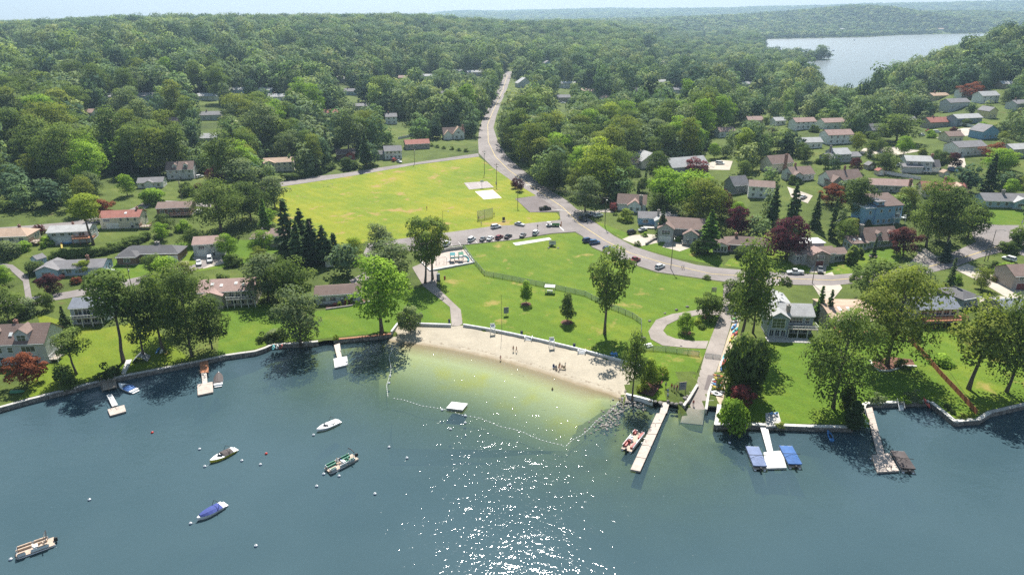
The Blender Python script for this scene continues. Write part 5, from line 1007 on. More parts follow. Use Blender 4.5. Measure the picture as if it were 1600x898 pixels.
for a in [
    ('topped', 120, 585, 519, 20, 'mid green', 'small flat-topped tree with bare trunk by the left shore wall'),
    ('topped', 193, 566, 432, 30, 'mid green', 'very tall bare-trunked tree at the left shore lawn edge'),
    ('tall', 226, 560, 452, 22, 'dark green', 'dark shoreline tree farthest left of the boards and tarp'),
    ('tall', 256, 548, 436, 26, 'mid green', 'leafy shoreline tree directly behind the stacked boards'),
    ('oak', 300, 556, 432, 36, 'dark green', 'biggest dark shoreline tree beside the brown dock'),
    ('broad', 332, 545, 470, 24, 'dark green', 'low dark tree overhanging the brown dock'),
    ('tall', 278, 520, 424, 26, 'mid green', 'tall tree behind the shoreline trees and the boards'),
    ('spruce', 106, 522, 477, 15, 'mid green', 'dense cone-shaped evergreen beside the grey balcony house'),
    ('broad', 470, 537, 458, 37, 'grey-green', 'large round grey-green tree by the boat landing'),
    ('broad', 420, 470, 405, 32, 'grey-green', 'wide grey-green tree next to the skylit roof'),
    ('broad', 458, 474, 408, 30, 'mid green', 'wide tree between skylit house and bungalow'),
    ('tall', 597, 520, 411, 38, 'bright green', 'bright green tall tree at the corner of the beach wall'),
    ('spread', 642, 519, 484, 19, 'grey-green', 'small umbrella-shaped tree standing in the beach sand'),
    ('vase', 664, 443, 348, 30, 'mid green', 'left of two tall forked trees beside the playground'),
    ('vase', 676, 436, 350, 32, 'olive green', 'right of two tall forked trees beside the playground'),
    ('tall', 594, 408, 353, 18, 'grey-green', 'upright tree standing where the lane meets the field'),
    ('broad', 612, 432, 380, 34, 'grey-green', 'broad grey tree between lane and playground'),
    ('spruce', 452, 402, 312, 31, 'mid green', 'tallest dark spruce left of the field corner'),
    ('pine', 474, 398, 326, 26, 'mid green', 'ragged evergreen second from the left in the dark row'),
    ('spruce', 490, 410, 342, 30, 'dark green', 'spruce in the middle of the dark row'),
    ('pine', 508, 412, 352, 24, 'mid green', 'ragged evergreen above the little white shed'),
    ('spruce', 524, 408, 364, 22, 'mid green', 'shortest spruce at the right end of the row'),
    ('pine', 468, 415, 346, 22, 'mid green', 'ragged pine in front of the dark spruce row'),
    ('broad', 553, 406, 373, 15, 'yellow-green', 'compact round tree on the grass by the lane bend'),
    ('broad', 412, 398, 362, 16, 'bright green', 'round green tree hiding the taupe house'),
    ('broad', 243, 428, 398, 15, 'mid green', 'small tree in front of the dark hipped roof'),
    ('broad', 262, 446, 404, 20, 'bright green', 'light green tree by the lower left street'),
    ('broad', 172, 470, 424, 15, 'bright green', 'light tree behind the white balcony house'),
    ('broad', 290, 442, 412, 18, 'olive green', 'olive tree beside the pinkish skylit roof'),
    ('broad', 358, 402, 368, 15, 'bright green', 'round tree at the corner of the driveway house'),
    ('spread', 131, 428, 409, 14, 'yellow-green', 'little yellow-green tree against the blue-grey ranch'),
    ('topped', 146, 383, 308, 21, 'yellow-green', 'bare-trunked yellowish tree by the light grey roof'),
    ('redspread', 164, 342, 315, 18, 'coppery', 'coppery red maple behind the light grey roof'),
    ('oak', 345, 362, 288, 38, 'mid green', 'large spreading tree behind the driveway house'),
    ('broad', 384, 305, 254, 30, 'grey-green', 'large grey-leaved tree near the purple maple'),
    ('broad', 392, 345, 290, 28, 'dark green', 'dark tree at the left edge of the playing field'),
    ('broad', 430, 325, 280, 22, 'grey-green', 'pale-leaved tree at the top left field corner'),
    ('redspread', 343, 284, 259, 15, 'purple', 'purple maple beside the dormered cape'),
    ('redspread', 84, 457, 431, 18, 'dark red', 'dark red maple before the blue-grey ranch'),
    ('redspread', 43, 600, 556, 28, 'coppery', 'coppery maple at the left lakeside house'),
    ('broad', 8, 447, 416, 14, 'bright green', 'green tree inside the loop drive at the left edge'),
    ('broad', 14, 503, 452, 27, 'mid green', 'dense tree behind the large grey lakeside house'),
    ('spread', 74, 484, 459, 11, 'mid green', 'small lone tree on the lawn by the lower street'),
    ('vase', 945, 522, 402, 38, 'mid green', 'tall two-trunked tree on the park lawn inside the fence'),
    ('young', 822, 474, 440, 8, 'bright green', 'young pale green tree with round mulch bed on the lawn'),
    ('young', 886, 502, 461, 10, 'mid green', 'young dark green tree with mulch bed on the lawn'),
    ('tall', 988, 621, 526, 18, 'mid green', 'tall slim tree at the end of the beach by the rocks'),
    ('young', 1014, 604, 562, 11, 'yellow-green', 'small yellow-green tree in the planted bed by the beach'),
    ('spread', 1106, 496, 463, 21, 'mid green', 'low spreading tree on the loop path island'),
    ('spread', 1073, 520, 493, 14, 'bright green', 'small rounded tree with mulch on the loop path island'),
    ('tall', 1158, 542, 388, 32, 'mid green', 'tallest leafy tree towering over the boat ramp'),
    ('tall', 1176, 520, 412, 20, 'mid green', 'tall tree just behind the towering ramp tree'),
    ('broad', 1140, 478, 440, 18, 'dark green', 'bushy tree at the top of the boat ramp'),
    ('tallbush', 1150, 613, 538, 20, 'mid green', 'dense tall rounded greenery beside the kayak rack'),
    ('tallbush', 1171, 616, 545, 19, 'dark green', 'dense tall rounded greenery nearer the lakefront lawn'),
    ('redspread', 1158, 640, 607, 18, 'pinkish red', 'red maple at the foot of the boat ramp'),
    ('spruce', 1278, 498, 446, 15, 'bright green', 'cone evergreen beside the lakefront window wall house'),
    ('spruce', 1292, 505, 452, 14, 'mid green', 'second cone evergreen along the lakefront side yard'),
    ('oak', 1302, 637, 496, 46, 'mid green', 'huge oak on the lakefront lawn behind the white dock'),
    ('oak', 1386, 571, 428, 52, 'olive green', 'huge tree rising from the curved stone planting bed'),
    ('tall', 1513, 608, 472, 38, 'olive green', 'tall leaning tree right of the brown fence'),
    ('oak', 1572, 612, 464, 40, 'mid green', 'dense dark tree at the right shore edge'),
    ('broad', 1608, 600, 480, 34, 'mid green', 'dense tree cut by the right edge of the view'),
    ('broad', 1366, 470, 412, 34, 'mid green', 'broad tree below the main road by the tan roof'),
    ('broad', 1430, 465, 415, 26, 'grey-green', 'bushy tree between tan roof and lakeside ranch'),
    ('spruce', 1480, 460, 402, 13, 'mid green', 'dark spruce by the road above the lakeside ranch'),
    ('spruce', 1476, 409, 375, 15, 'grey-green', 'bluish spruce at the corner driveway'),
    ('redspread', 1411, 399, 361, 23, 'dark red', 'broad dark red maple beside the dormered grey-blue cape'),
    ('oak', 1447, 386, 286, 30, 'mid green', 'tall massive tree right of the bright blue house'),
    ('tall', 1478, 392, 300, 26, 'dark green', 'tall dark tree nearest the road junction'),
    ('broad', 1512, 372, 318, 25, 'mid green', 'round tree by the bright lawn of the blue ranch'),
    ('broad', 1337, 341, 284, 25, 'dark green', 'dark round tree left of the bright blue house'),
    ('redspread', 1300, 320, 292, 20, 'coppery', 'coppery maple by the cape with the stone gable'),
    ('spruce', 1272, 356, 300, 12, 'mid green', 'spruce beside the coppery maple'),
    ('spruce', 1298, 372, 310, 12, 'mid green', 'spruce nearest the white panel fence'),
    ('pine', 1236, 356, 286, 18, 'mid green', 'ragged pine above the purple beech'),
    ('pine', 1206, 352, 290, 16, 'mid green', 'ragged pine behind the long red bungalow'),
    ('redspread', 1226, 404, 344, 27, 'purple', 'big purple beech beside the grey split-roofed house'),
    ('redspread', 1124, 340, 299, 16, 'dark red', 'dark red tree above the craftsman house'),
    ('redspread', 1152, 368, 326, 20, 'purple', 'purple tree right behind the red bungalow'),
    ('pine', 1106, 396, 328, 24, 'bright green', 'feathery pine between craftsman house and red bungalow'),
    ('broad', 1078, 340, 276, 34, 'bright green', 'large fresh green tree behind the craftsman house'),
    ('spruce', 1033, 372, 322, 13, 'mid green', 'spruce in front of the sky-blue bungalow'),
    ('broad', 914, 331, 281, 23, 'grey-green', 'rounded tree leaning over the road near the junction'),
    ('broad', 899, 308, 268, 15, 'olive green', 'brownish tree beside the junction road'),
    ('oak', 962, 302, 236, 28, 'mid green', 'large dark tree behind the white cape'),
    ('broad', 866, 296, 243, 24, 'dark green', 'glossy dark tree on the road corner'),
    ('broad', 905, 282, 234, 20, 'bright green', 'bright tree behind the glossy dark tree'),
    ('broad', 1028, 284, 240, 20, 'dark green', 'dark tree between the two large grey roofs'),
    ('redspread', 1086, 272, 249, 15, 'pinkish red', 'pinkish red maple before the long grey roof'),
    ('redspread', 812, 299, 281, 6, 'purple', 'small purple tree by the parking lot pole'),
    ('redspread', 804, 294, 279, 5, 'purple', 'smaller purple tree behind the parking lot'),
    ('redspread', 1518, 152, 131, 17, 'coppery', 'coppery tree on the hilltop behind the grey gabled house'),
    ('redspread', 1488, 262, 241, 12, 'dark red', 'red maple in front of the white wing house'),
    ('redspread', 1552, 250, 226, 17, 'coppery', 'coppery maple right of the big white decked house'),
    ('broad', 1400, 222, 183, 30, 'mid green', 'round tree in front of the hill street cars'),
    ('broad', 1384, 268, 241, 19, 'dark green', 'dark bushy tree by the grey-brown shed'),
    ('spruce', 1542, 298, 240, 20, 'mid green', 'ragged dark spruce behind the blue ranch lawn'),
    ('broad', 1560, 272, 234, 22, 'bright green', 'bright tree below the coppery maple'),
    ('spread', 1582, 290, 272, 18, 'grey-green', 'low grey-green tree behind the sky-blue ranch'),
]: pt(*a)
HAND_END = len(PLANTED)
def bush(kind, u, v, rpx, hpx, tint, label): pt(kind, u, v, v - hpx, rpx, tint, label)
for a in [
    ('tallbush', 104, 604, 12, 30, 'mid green', 'rounded bush on the left shore by the flat-topped tree'), ('bush', 172, 588, 16, 20, 'dark green', 'dark low bush above the wooden steps'),
    ('tallbush', 1146, 666, 20, 38, 'bright green', 'big light bush on the corner of the right shore wall'), ('bush', 1005, 611, 9, 14, 'yellow-green', 'yellow-green shrub on the beach end wall'),
    ('bush', 1026, 596, 11, 22, 'bright green', 'bright shrub in the planted bed by the beach'), ('bush', 1036, 588, 8, 12, 'yellow-green', 'yellow-green shrub at the upper edge of the planted bed'),
    ('bush', 1090, 505, 8, 7, 'yellow-green', 'yellow flowering shrub on the loop path island'), ('bush', 1096, 513, 6, 6, 'mid green', 'low green shrub on the loop path island'),
    ('bush', 426, 530, 14, 13, 'grey-green', 'pale hydrangea mound beside the round grey-green tree'), ('bush', 412, 532, 10, 12, 'dark green', 'dark shrub left of the hydrangea mound'), ('bush', 438, 530, 10, 14, 'dark green', 'dark shrub right of the hydrangea mound'),
    ('redbush', 542, 476, 4, 7, 'coppery', 'red shrub in the bungalow bed'), ('bush', 530, 478, 4, 6, 'yellow-green', 'yellow round shrub left in the bungalow bed'), ('bush', 548, 474, 4, 6, 'yellow-green', 'yellow round shrub right in the bungalow bed'),
    ('redbush', 524, 479, 4, 5, 'dark red', 'dark red shrub at the left end of the bungalow bed'), ('bush', 525, 530, 4, 8, 'yellow-green', 'small yellow shrub at the boat landing'),
    ('bush', 1372, 628, 11, 13, 'grey-green', 'grey-green lavender mound left of the water steps'), ('bush', 1426, 624, 11, 15, 'grey-green', 'grey-green lavender mound right of the water steps'), ('bush', 1412, 628, 8, 9, 'bright green', 'low green shrub by the water steps'),
    ('bush', 1472, 567, 16, 12, 'bright green', 'leafy green clump right of the brown fence'), ('bush', 1502, 652, 6, 7, 'olive green', 'pinkish shrub in the point planter'), ('bush', 1516, 651, 6, 7, 'yellow-green', 'yellow shrub in the point planter'),
    ('columnar', 1332, 668, 12, 42, 'dark green', 'dark conical shrub at the right end of the shore wall'), ('bush', 1348, 662, 9, 12, 'bright green', 'low light shrub beside the wooden gangway'),
    ('tallbush', 1322, 640, 9, 34, 'dark red', 'tall shadowed shrub beside the huge oak'), ('bush', 1220, 665, 7, 5, 'olive green', 'small dry shrub by the white dock'),
    ('columnar', 1428, 528, 9, 20, 'dark green', 'dark conical shrub at the top of the brown fence'),
    ('columnar', 1330, 412, 9, 28, 'yellow-green', 'golden conical evergreen by the red garage'), ('columnar', 1342, 402, 6, 15, 'yellow-green', 'smaller golden evergreen on the front lawn'), ('columnar', 1352, 440, 6, 24, 'dark green', 'dark columnar evergreen below the road'), ('bush', 1338, 440, 9, 14, 'mid green', 'round bush below the road by the dark column'),
    ('columnar', 1356, 355, 4, 12, 'mid green', 'thin evergreen against the white panel fence'), ('bush', 1436, 392, 6, 8, 'mid green', 'round clipped bush by the corner driveway'), ('redbush', 1556, 440, 6, 7, 'dark red', 'dark red shrub at the junction corner'), ('tallbush', 1572, 436, 14, 22, 'bright green', 'rounded bush by the arched red garage'), ('tallbush', 1556, 425, 10, 14, 'dark green', 'dark bush on the junction bank'), ('tallbush', 1574, 392, 12, 14, 'mid green', 'green bush above the parked white car'), ('tallbush', 1590, 385, 12, 26, 'mid green', 'tall dark bush at the right road edge'),
    ('bush', 979, 345, 11, 15, 'yellow-green', 'yellow-green bush before the white cape'), ('redbush', 958, 329, 7, 10, 'pinkish red', 'pink bush at the cape driveway'), ('bush', 961, 336, 4, 4, 'mid green', 'tiny bush on the cape lawn'), ('bush', 996, 384, 5, 8, 'mid green', 'round bush by the sunken driveway'), ('bush', 1061, 377, 6, 8, 'bright green', 'bush beside the craftsman porch'), ('bush', 1008, 369, 5, 6, 'bright green', 'low bush on the bungalow bank'), ('tallbush', 1094, 396, 11, 24, 'dark green', 'dark bush left of the screened porch'),
    ('bush', 863, 385, 4, 3, 'dark green', 'low clipped bed under the white sign'), ('redbush', 936, 318, 6, 8, 'pinkish red', 'pinkish shrub across from the parking lot'),
    ('tallbush', 12, 402, 14, 22, 'grey-green', 'grey-green bush below the orange-tan hipped house'), ('redbush', 61, 366, 9, 12, 'dark red', 'reddish bush beside the light grey roof'), ('bush', 72, 385, 9, 14, 'bright green', 'light green bush by the left driveway'), ('bush', 118, 442, 7, 9, 'dark green', 'dark shrub at the ranch front door'), ('redbush', 120, 442, 8, 8, 'coppery', 'low coppery shrub on the ranch lawn'), ('tallbush', 57, 426, 12, 15, 'dark green', 'dark bush beside the pale garden shed'), ('tallbush', 43, 492, 13, 22, 'grey-green', 'pale round bush behind the large grey lakeside house'),
    ('redbush', 310, 297, 6, 9, 'dark red', 'dark red bush below the dormered cape'), ('tallbush', 294, 305, 10, 18, 'dark green', 'dark round bush below the dormered cape'), ('tallbush', 240, 318, 14, 20, 'bright green', 'bright bush by the upper left street'), ('tallbush', 222, 348, 7, 20, 'dark green', 'dark bush at the cream house end'), ('redbush', 234, 308, 8, 10, 'coppery', 'pink-flowering bush below the small white cottage'),
    ('tallbush', 545, 264, 12, 16, 'dark green', 'dark bush at the corner of the brown cottage'), ('bush', 1105, 436, 6, 5, 'mid green', 'low shrub at the park corner by the road'),
    ('bush', 1228, 444, 8, 12, 'dark red', 'small dark shrub by the flat white roof driveway'), ('bush', 1360, 576, 6, 6, 'dark green', 'dark shrub left in the curved stone bed'), ('bush', 1410, 574, 10, 12, 'dark green', 'dark shrub right in the curved stone bed'), ('bush', 1372, 563, 7, 9, 'dark green', 'dark shrub at the back of the curved stone bed'),
]: bush(*a)
ORD = ['', 'second ', 'third ', 'fourth ', 'fifth ', 'sixth ', 'seventh ', 'eighth ', 'ninth ', 'tenth ', 'eleventh ', 'twelfth ', 'thirteenth ', 'fourteenth ', 'last ']
def hedge(px, n, r, h, tint, noun, kind='bush'):
    p = [G(u, v) for u, v in px]; d = [0]
    for a, b in zip(p, p[1:]): d.append(d[-1] + (b - a).length)
    for i in range(n):
        s = d[-1] * (i + .5) / n; k = max(j for j in range(len(p) - 1) if d[j] <= s + 1e-6); q = p[k].lerp(p[k + 1], (s - d[k]) / (d[k + 1] - d[k] + 1e-9)); q.z = float(hz(q.x, q.y))
        plant(kind, q, h * rngv.uniform(.85, 1.2), r * rngv.uniform(.9, 1.15), tint, (ORD[i] or 'first ') + noun + ' from the left', 'shrubs of the ' + noun.split(' of the ')[-1])
hedge([(80, 404), (120, 402), (165, 396), (200, 384), (232, 372)], 15, 2.0, 2.6, 'mid green', 'green shrub in the loose garden row of the uphill ranch gardens', 'tallbush')
hedge([(420, 284), (460, 280), (500, 272), (520, 262)], 12, 2.2, 3.2, 'dark green', 'dark shrub in the long hedge of the upper field road', 'tallbush')
hedge([(1300, 344), (1344, 350)], 6, .6, 2.6, 'mid green', 'small evergreen in the row of the white panel fence', 'columnar')
hedge([(1478, 633), (1490, 648)], 3, .7, .7, 'dark green', 'low shrub along the inner edge of the stone point')
hedge([(660, 226), (690, 232), (735, 238)], 7, 1.5, 1.8, 'mid green', 'green shrub in the row of the top field road')
CLEARPX = [
    [(440, 292), (525, 276), (650, 252), (745, 236), (770, 250), (815, 268), (850, 290), (885, 311), (910, 331), (960, 340), (1000, 372), (1126, 405), (1300, 412), (1290, 446), (1130, 470), (1150, 560), (1100, 640), (1000, 630), (600, 540), (640, 470), (600, 440), (560, 385), (440, 345)],
    [(752, 244), (748, 215), (754, 192), (766, 170), (778, 148), (782, 125), (788, 108), (804, 108), (800, 126), (791, 150), (784, 170), (776, 190), (772, 205), (784, 228), (815, 258)], [(1290, 95), (1400, 90), (1375, 112), (1345, 136), (1300, 132), (1278, 110)],
    [(868, 160), (888, 158), (886, 178), (868, 184)], [(1400, 214), (1480, 204), (1540, 206), (1500, 214), (1440, 219)], [(1336, 226), (1440, 226), (1440, 240), (1350, 246)],
    [(1100, 380), (1240, 372), (1420, 388), (1600, 350), (1600, 470), (1300, 470), (1130, 440)], [(1530, 318), (1600, 318), (1600, 350), (1520, 348)], [(1225, 290), (1270, 294), (1300, 310), (1240, 318)], [(1110, 248), (1150, 248), (1150, 270), (1080, 276)],
    [(0, 380), (160, 350), (300, 330), (440, 372), (480, 440), (640, 450), (620, 540), (-20, 640), (-20, 380)], [(200, 300), (310, 278), (320, 300), (230, 330)],
    [(0, 352), (110, 342), (215, 318), (340, 312), (340, 326), (230, 335), (110, 360), (0, 366)], [(1280, 128), (1380, 120), (1345, 134), (1290, 140)],
    [(1100, 500), (1700, 440), (1700, 640), (1120, 680)], [(1140, 120), (1100, 96), (1120, 100)], [(596, 186), (642, 186), (642, 200), (596, 200)], [(895, 260), (912, 262), (905, 275), (895, 272)],
]
SMALLCLEAR = [CLEARPX[0], CLEARPX[1], [(1126, 412), (1300, 418), (1430, 408), (1525, 372), (1600, 350), (1600, 412), (1490, 422), (1300, 452), (1130, 446)], [(0, 465), (250, 424), (345, 398), (345, 412), (250, 440), (0, 482)], [(0, 352), (110, 342), (215, 318), (340, 312), (340, 326), (230, 335), (110, 360), (0, 366)],
    [(1530, 322), (1600, 322), (1600, 345), (1530, 345)], [(60, 500), (600, 470), (620, 540), (-20, 640)], [(1100, 500), (1700, 440), (1700, 640), (1120, 680)], [(1232, 292), (1270, 300), (1262, 314), (1236, 306)], [(1110, 250), (1150, 250), (1140, 268), (1085, 268)]]
def clear_test(x, y, z, H, r, small=False):
    u0, v0, _ = P((x, y, z)); s = FOC / _
    CP_ = CLEARPX if not small else SMALLCLEAR
    for poly in CP_:
        if inpoly(u0, v0, poly): return False
    pts = [P((x + dx * r * .8, y, z + H * f))[:2] for dx, f in ((0, 1.0), (-.8, .85), (.8, .85), (-1.1, .6), (1.1, .6), (-1.1, .35), (1.1, .35), (0, .75), (0, .5), (0, .25), (-.5, .5), (.5, .5))]
    for poly in CP_:
        if sum(inpoly(u, v, poly) for u, v in pts) >= 1: return False
    for h in HOUSES:
        b = h.box; hv = P(h.p)[1]
        if hv < v0 + 2.0:
            m = 0.06 * (b[2] - b[0]); keep = (0.85 if h.far else 0.72) if not small else .5
            vb = b[1] + (hv - b[1]) * keep
            if any(b[0] + m < u < b[2] - m and b[1] < v < vb for u, v in pts): return False
            if P(h.p)[0] and abs(x - h.p.x) < h.L / 2 + 2 and abs(y - h.p.y - h.D / 2) < h.D / 2 + 3: return False
        elif abs(x - h.p.x) < h.L / 2 + 3 and -3 < y - h.p.y < h.D + 4: return False
    return True
cand = []
rs = np.random.default_rng(11)
rx = lambda a: a
yy = 232.0
while yy < 1000:
    st = 10.4 if yy < 480 else 11.6; xx = -0.80 * yy - 20
    while xx < 0.80 * yy + 20:
        x = xx + rs.uniform(-.38, .38) * st; y = yy + rs.uniform(-.38, .38) * st; xx += st
        q = rs.random(); a = x / y; hk = rs.random(); vr = rs.random(); cl = rs.random()
        if sdist(np.array([x]), np.array([y]), FARLAKE)[0] < 6: continue
        z = float(hz(x, y)); u, v, dp = P((x, y, z))
        if u < -40 or u > 1640: continue
        dens = 1.0
        if u > 1130 and v > 160: dens = 0.70
        elif u > 930 and v > 250: dens = 0.8
        elif u < 460 and v > 300: dens = 0.5
        elif 430 < u < 760 and v > 195: dens = 0.75
        if q > dens or dens == 1 and float(vnoise(x, y, 31, 4)) < -.55: continue
        kind = 'broad' if hk < .54 else 'tall' if hk < .84 else 'oak' if hk < .88 else 'pine' if hk < .94 else 'spruce'
        if dens < .75 and kind == 'oak': kind = 'broad'
        H, r = dict(broad=(17, 6.6), tall=(21, 5.6), oak=(22, 8.6), pine=(17, 4.8), spruce=(16, 3.4))[kind]
        k = (.58 + .74 * vr) * (0.68 if dens < .75 else 1.0) * (1.12 if (u < 420 and v < 330 and dens == 1) else 1.0); H *= k; r *= k
        if any((x - px) ** 2 + (y - py) ** 2 < (0.62 * (r + pr)) ** 2 for px, py, pr in PLANTED): continue
        if not clear_test(x, y, z, H, r): continue
        cl2 = float(vnoise(x, y, 46, 9)) * .5 + .5; t = cl * .6 + cl2 * .4
        if u > 830 and v > 130 and u < 1350: t = min(1, t + .14)
        if u < 420: t -= .10
        tint = 'dark green' if t < .24 else 'grey-green' if t < .36 else 'mid green' if t < .60 else 'olive green' if t < .72 else 'bright green' if t < .90 else 'yellow-green'
        if kind in ('pine', 'spruce'): tint = 'mid green' if t < .6 else 'bright green'
        cand.append((dp / H, kind, x, y, z, H, r, tint, u, v))
    yy += st * .9
small = []
yy = 190.0
while yy < 520:
    xx = -.8 * yy
    while xx < .8 * yy:
        x = xx + rs.uniform(-4, 4); y = yy + rs.uniform(-4, 4); xx += 9.5; q = rs.random(); hk = rs.random(); vr = rs.random(); t = rs.random(); z = float(hz(x, y)); u, v, dp = P((x, y, z))
        if not (0 < u < 470 and 290 < v < 480 or 930 < u < 1600 and 190 < v < 470) or q > .62: continue
        kind, H, r = ('broad', 8.5, 3.3) if hk < .6 else ('tallbush', 3.2, 2.2) if hk < .85 else ('spruce', 9, 2.0) if hk < .93 else ('redspread', 5.5, 2.8); k = .75 + .5 * vr
        if any((x - px) ** 2 + (y - py) ** 2 < (.85 * (r * k + pr)) ** 2 for px, py, pr in PLANTED) or any((x - c[2]) ** 2 + (y - c[3]) ** 2 < (.7 * (r * k + c[6])) ** 2 for c in cand): continue
        if not clear_test(x, y, z, H * k, r * k, True): continue
        small.append((0, kind, x, y, z, H * k, r * k, 'dark red' if kind == 'redspread' else 'dark green' if t < .3 else 'mid green' if t < .65 else 'bright green' if t < .85 else 'olive green', u, v))
    yy += 9.5
random.Random(2).shuffle(small); small = small[:110]
cand.sort()
occ = {}
NEARMAX = 215; chosen = []; rest = []
for c in cand:
    top = P((c[2], c[3], c[4] + c[5]))
    (chosen if len(chosen) < NEARMAX and -10 < c[8] < 1610 else rest).append(c)
LAND_N = [(h.noun, P(h.p)[0], P(h.p)[1]) for h in HOUSES if 'shed' not in h.noun] + [('playing field', 600, 310), ('volleyball sand', 764, 304), ('road bend', 765, 215), ('road junction', 880, 330), ('boat ramp', 1110, 560), ('central wood edge', 900, 200), ('hill street cars', 1450, 208), ('dark left-hand wood', 80, 270), ('playground', 700, 405)]
used = {}
def look(kind, H, r):
    if kind == 'tallbush': return 'tall shrub'
    if kind == 'redspread': return 'maple'
    if kind == 'pine': return 'ragged pine'
    if kind == 'spruce': return 'pointed spruce'
    if kind == 'tall': return 'tall narrow tree' if H > 19 else 'slender tree'
    if kind == 'oak': return 'huge spreading tree'
    return 'big round tree' if H > 17 else 'round tree' if H > 13 else 'small round tree'
for c in sorted(chosen + small, key=lambda c: c[3]):
    _, kind, x, y, z, H, r, tint, u, v = c
    n, lu, lv = min(LAND_N, key=lambda l: (l[1] - u) ** 2 + 6 * (l[2] - v) ** 2)
    du, dv = u - lu, (v - lv) * 2.4
    rel = ('behind the ' if dv < 0 else 'in front of the ') if abs(dv) > abs(du) else ('left of the ' if du < 0 else 'right of the ')
    key = tint + ' ' + look(kind, H, r) + ' ' + rel + n; k = used.get(key, 0); used[key] = k + 1
    if len(key.split()) > 14: key = key.replace('the ', '', 1)
    plant(kind, (x, y, z), H, r, tint, (ORD[min(k, 14)] + ('nearest ' if len(key.split()) < 15 else '') if k else '') + key)
print('small', len(small)); print('trees', len(chosen), 'rest', len(rest), 'planted', len(PLANTED))
def woods(name, pts, srcs, label=None):
    """pts: x, y, z, scale, rotation, height factor, which"""
    pts = np.array(pts, np.float32); me = bpy.data.meshes.new(name); me.vertices.add(len(pts)); me.vertices.foreach_set('co', pts[:, :3].ravel())
    for an, ci in (('size', 3), ('turn', 4), ('tallness', 5)):
        a = me.attributes.new(an, 'FLOAT', 'POINT'); a.data.foreach_set('value', np.ascontiguousarray(pts[:, ci]))
    a = me.attributes.new('which', 'INT', 'POINT'); a.data.foreach_set('value', pts[:, 6].astype(np.int32))
    o = bpy.data.objects.new(name, me); col.objects.link(o); o['kind'] = 'stuff'
    cl = bpy.data.collections.new(name + '_sources')
    for i, s in enumerate(srcs):
        so = bpy.data.objects.new('source_%02d' % i, s); cl.objects.link(so)
    g = bpy.data.node_groups.new(name, 'GeometryNodeTree'); g.interface.new_socket('Geometry', in_out='INPUT', socket_type='NodeSocketGeometry'); g.interface.new_socket('Geometry', in_out='OUTPUT', socket_type='NodeSocketGeometry')
    nn = g.nodes; gi = nn.new('NodeGroupInput'); go_ = nn.new('NodeGroupOutput'); ip = nn.new('GeometryNodeInstanceOnPoints'); ci = nn.new('GeometryNodeCollectionInfo')
    ci.inputs[0].default_value = cl; ci.inputs['Separate Children'].default_value = True; ci.inputs['Reset Children'].default_value = True
    def na(nm, tp):
        n = nn.new('GeometryNodeInputNamedAttribute'); n.data_type = tp; n.inputs[0].default_value = nm; return n.outputs[0]
    cr = nn.new('ShaderNodeCombineXYZ'); g.links.new(na('turn', 'FLOAT'), cr.inputs[2])
    cs = nn.new('ShaderNodeCombineXYZ'); sz = na('size', 'FLOAT'); g.links.new(sz, cs.inputs[0]); g.links.new(sz, cs.inputs[1]); g.links.new(na('tallness', 'FLOAT'), cs.inputs[2])
    g.links.new(gi.outputs[0], ip.inputs['Points']); g.links.new(ci.outputs[0], ip.inputs['Instance']); ip.inputs['Pick Instance'].default_value = True
    g.links.new(na('which', 'INT'), ip.inputs['Instance Index']); g.links.new(cr.outputs[0], ip.inputs['Rotation']); g.links.new(cs.outputs[0], ip.inputs['Scale']); g.links.new(ip.outputs[0], go_.inputs[0])
    md = o.modifiers.new('scatter', 'NODES'); md.node_group = g; return o
wp = [(c[2], c[3], c[4] - .3, c[6] / 5.4, rngv.uniform(0, 6.28), c[5] / 15.5, rngv.randrange(3) if c[1] != 'tall' else rngv.randrange(3, 5)) for c in rest]
def slope_points(d0, d1, st, hs):
    out = []; ys = np.arange(d0 * .75, d1, st)
    for y in ys:
        xs = np.arange(-.82 * y - 40, .82 * y + 40, st); x = xs + rs.uniform(-.45, .45, len(xs)) * st; yv = y + rs.uniform(-.45, .45, len(xs)) * st; d = np.hypot(x, yv)
        k = (d >= d0) & (d < d1); out.append(np.stack([x[k], yv[k]], 1))
    q = np.concatenate(out); s = sdist(q[:, 0], q[:, 1], FARLAKE); q = q[s > 5]; z = hz(q[:, 0], q[:, 1])
    ang = np.arctan2(q[:, 0], q[:, 1]); nb = 260; bins = np.clip(((ang + .75) / 1.5 * nb).astype(int), 0, nb - 1); ok = np.zeros(len(q), bool)
    cen = -.75 + (np.arange(nb) + .5) * 1.5 / nb; ds = np.concatenate([np.arange(300, 3000, 20), np.arange(3000, 9500, 60)])
    el = np.stack([(hz(np.sin(c) * ds, np.cos(c) * ds) + np.where((hz(np.sin(c) * ds, np.cos(c) * ds) > .3) & (ds > 450), 9, 0) - CAMH) / ds for c in cen]); run = np.maximum.accumulate(el, 1)
    dq = np.hypot(q[:, 0], q[:, 1]); j = np.clip(np.searchsorted(ds, dq - 60) - 1, 0, len(ds) - 1); ok = (z + hs - CAMH) / dq > run[bins, j]
    return q[ok], z[ok]
d_lake = lambda q: np.where(q[:, 0] < 480 + .08 * q[:, 1], sdist(q[:, 0], q[:, 1], FARLAKE), 1e3)
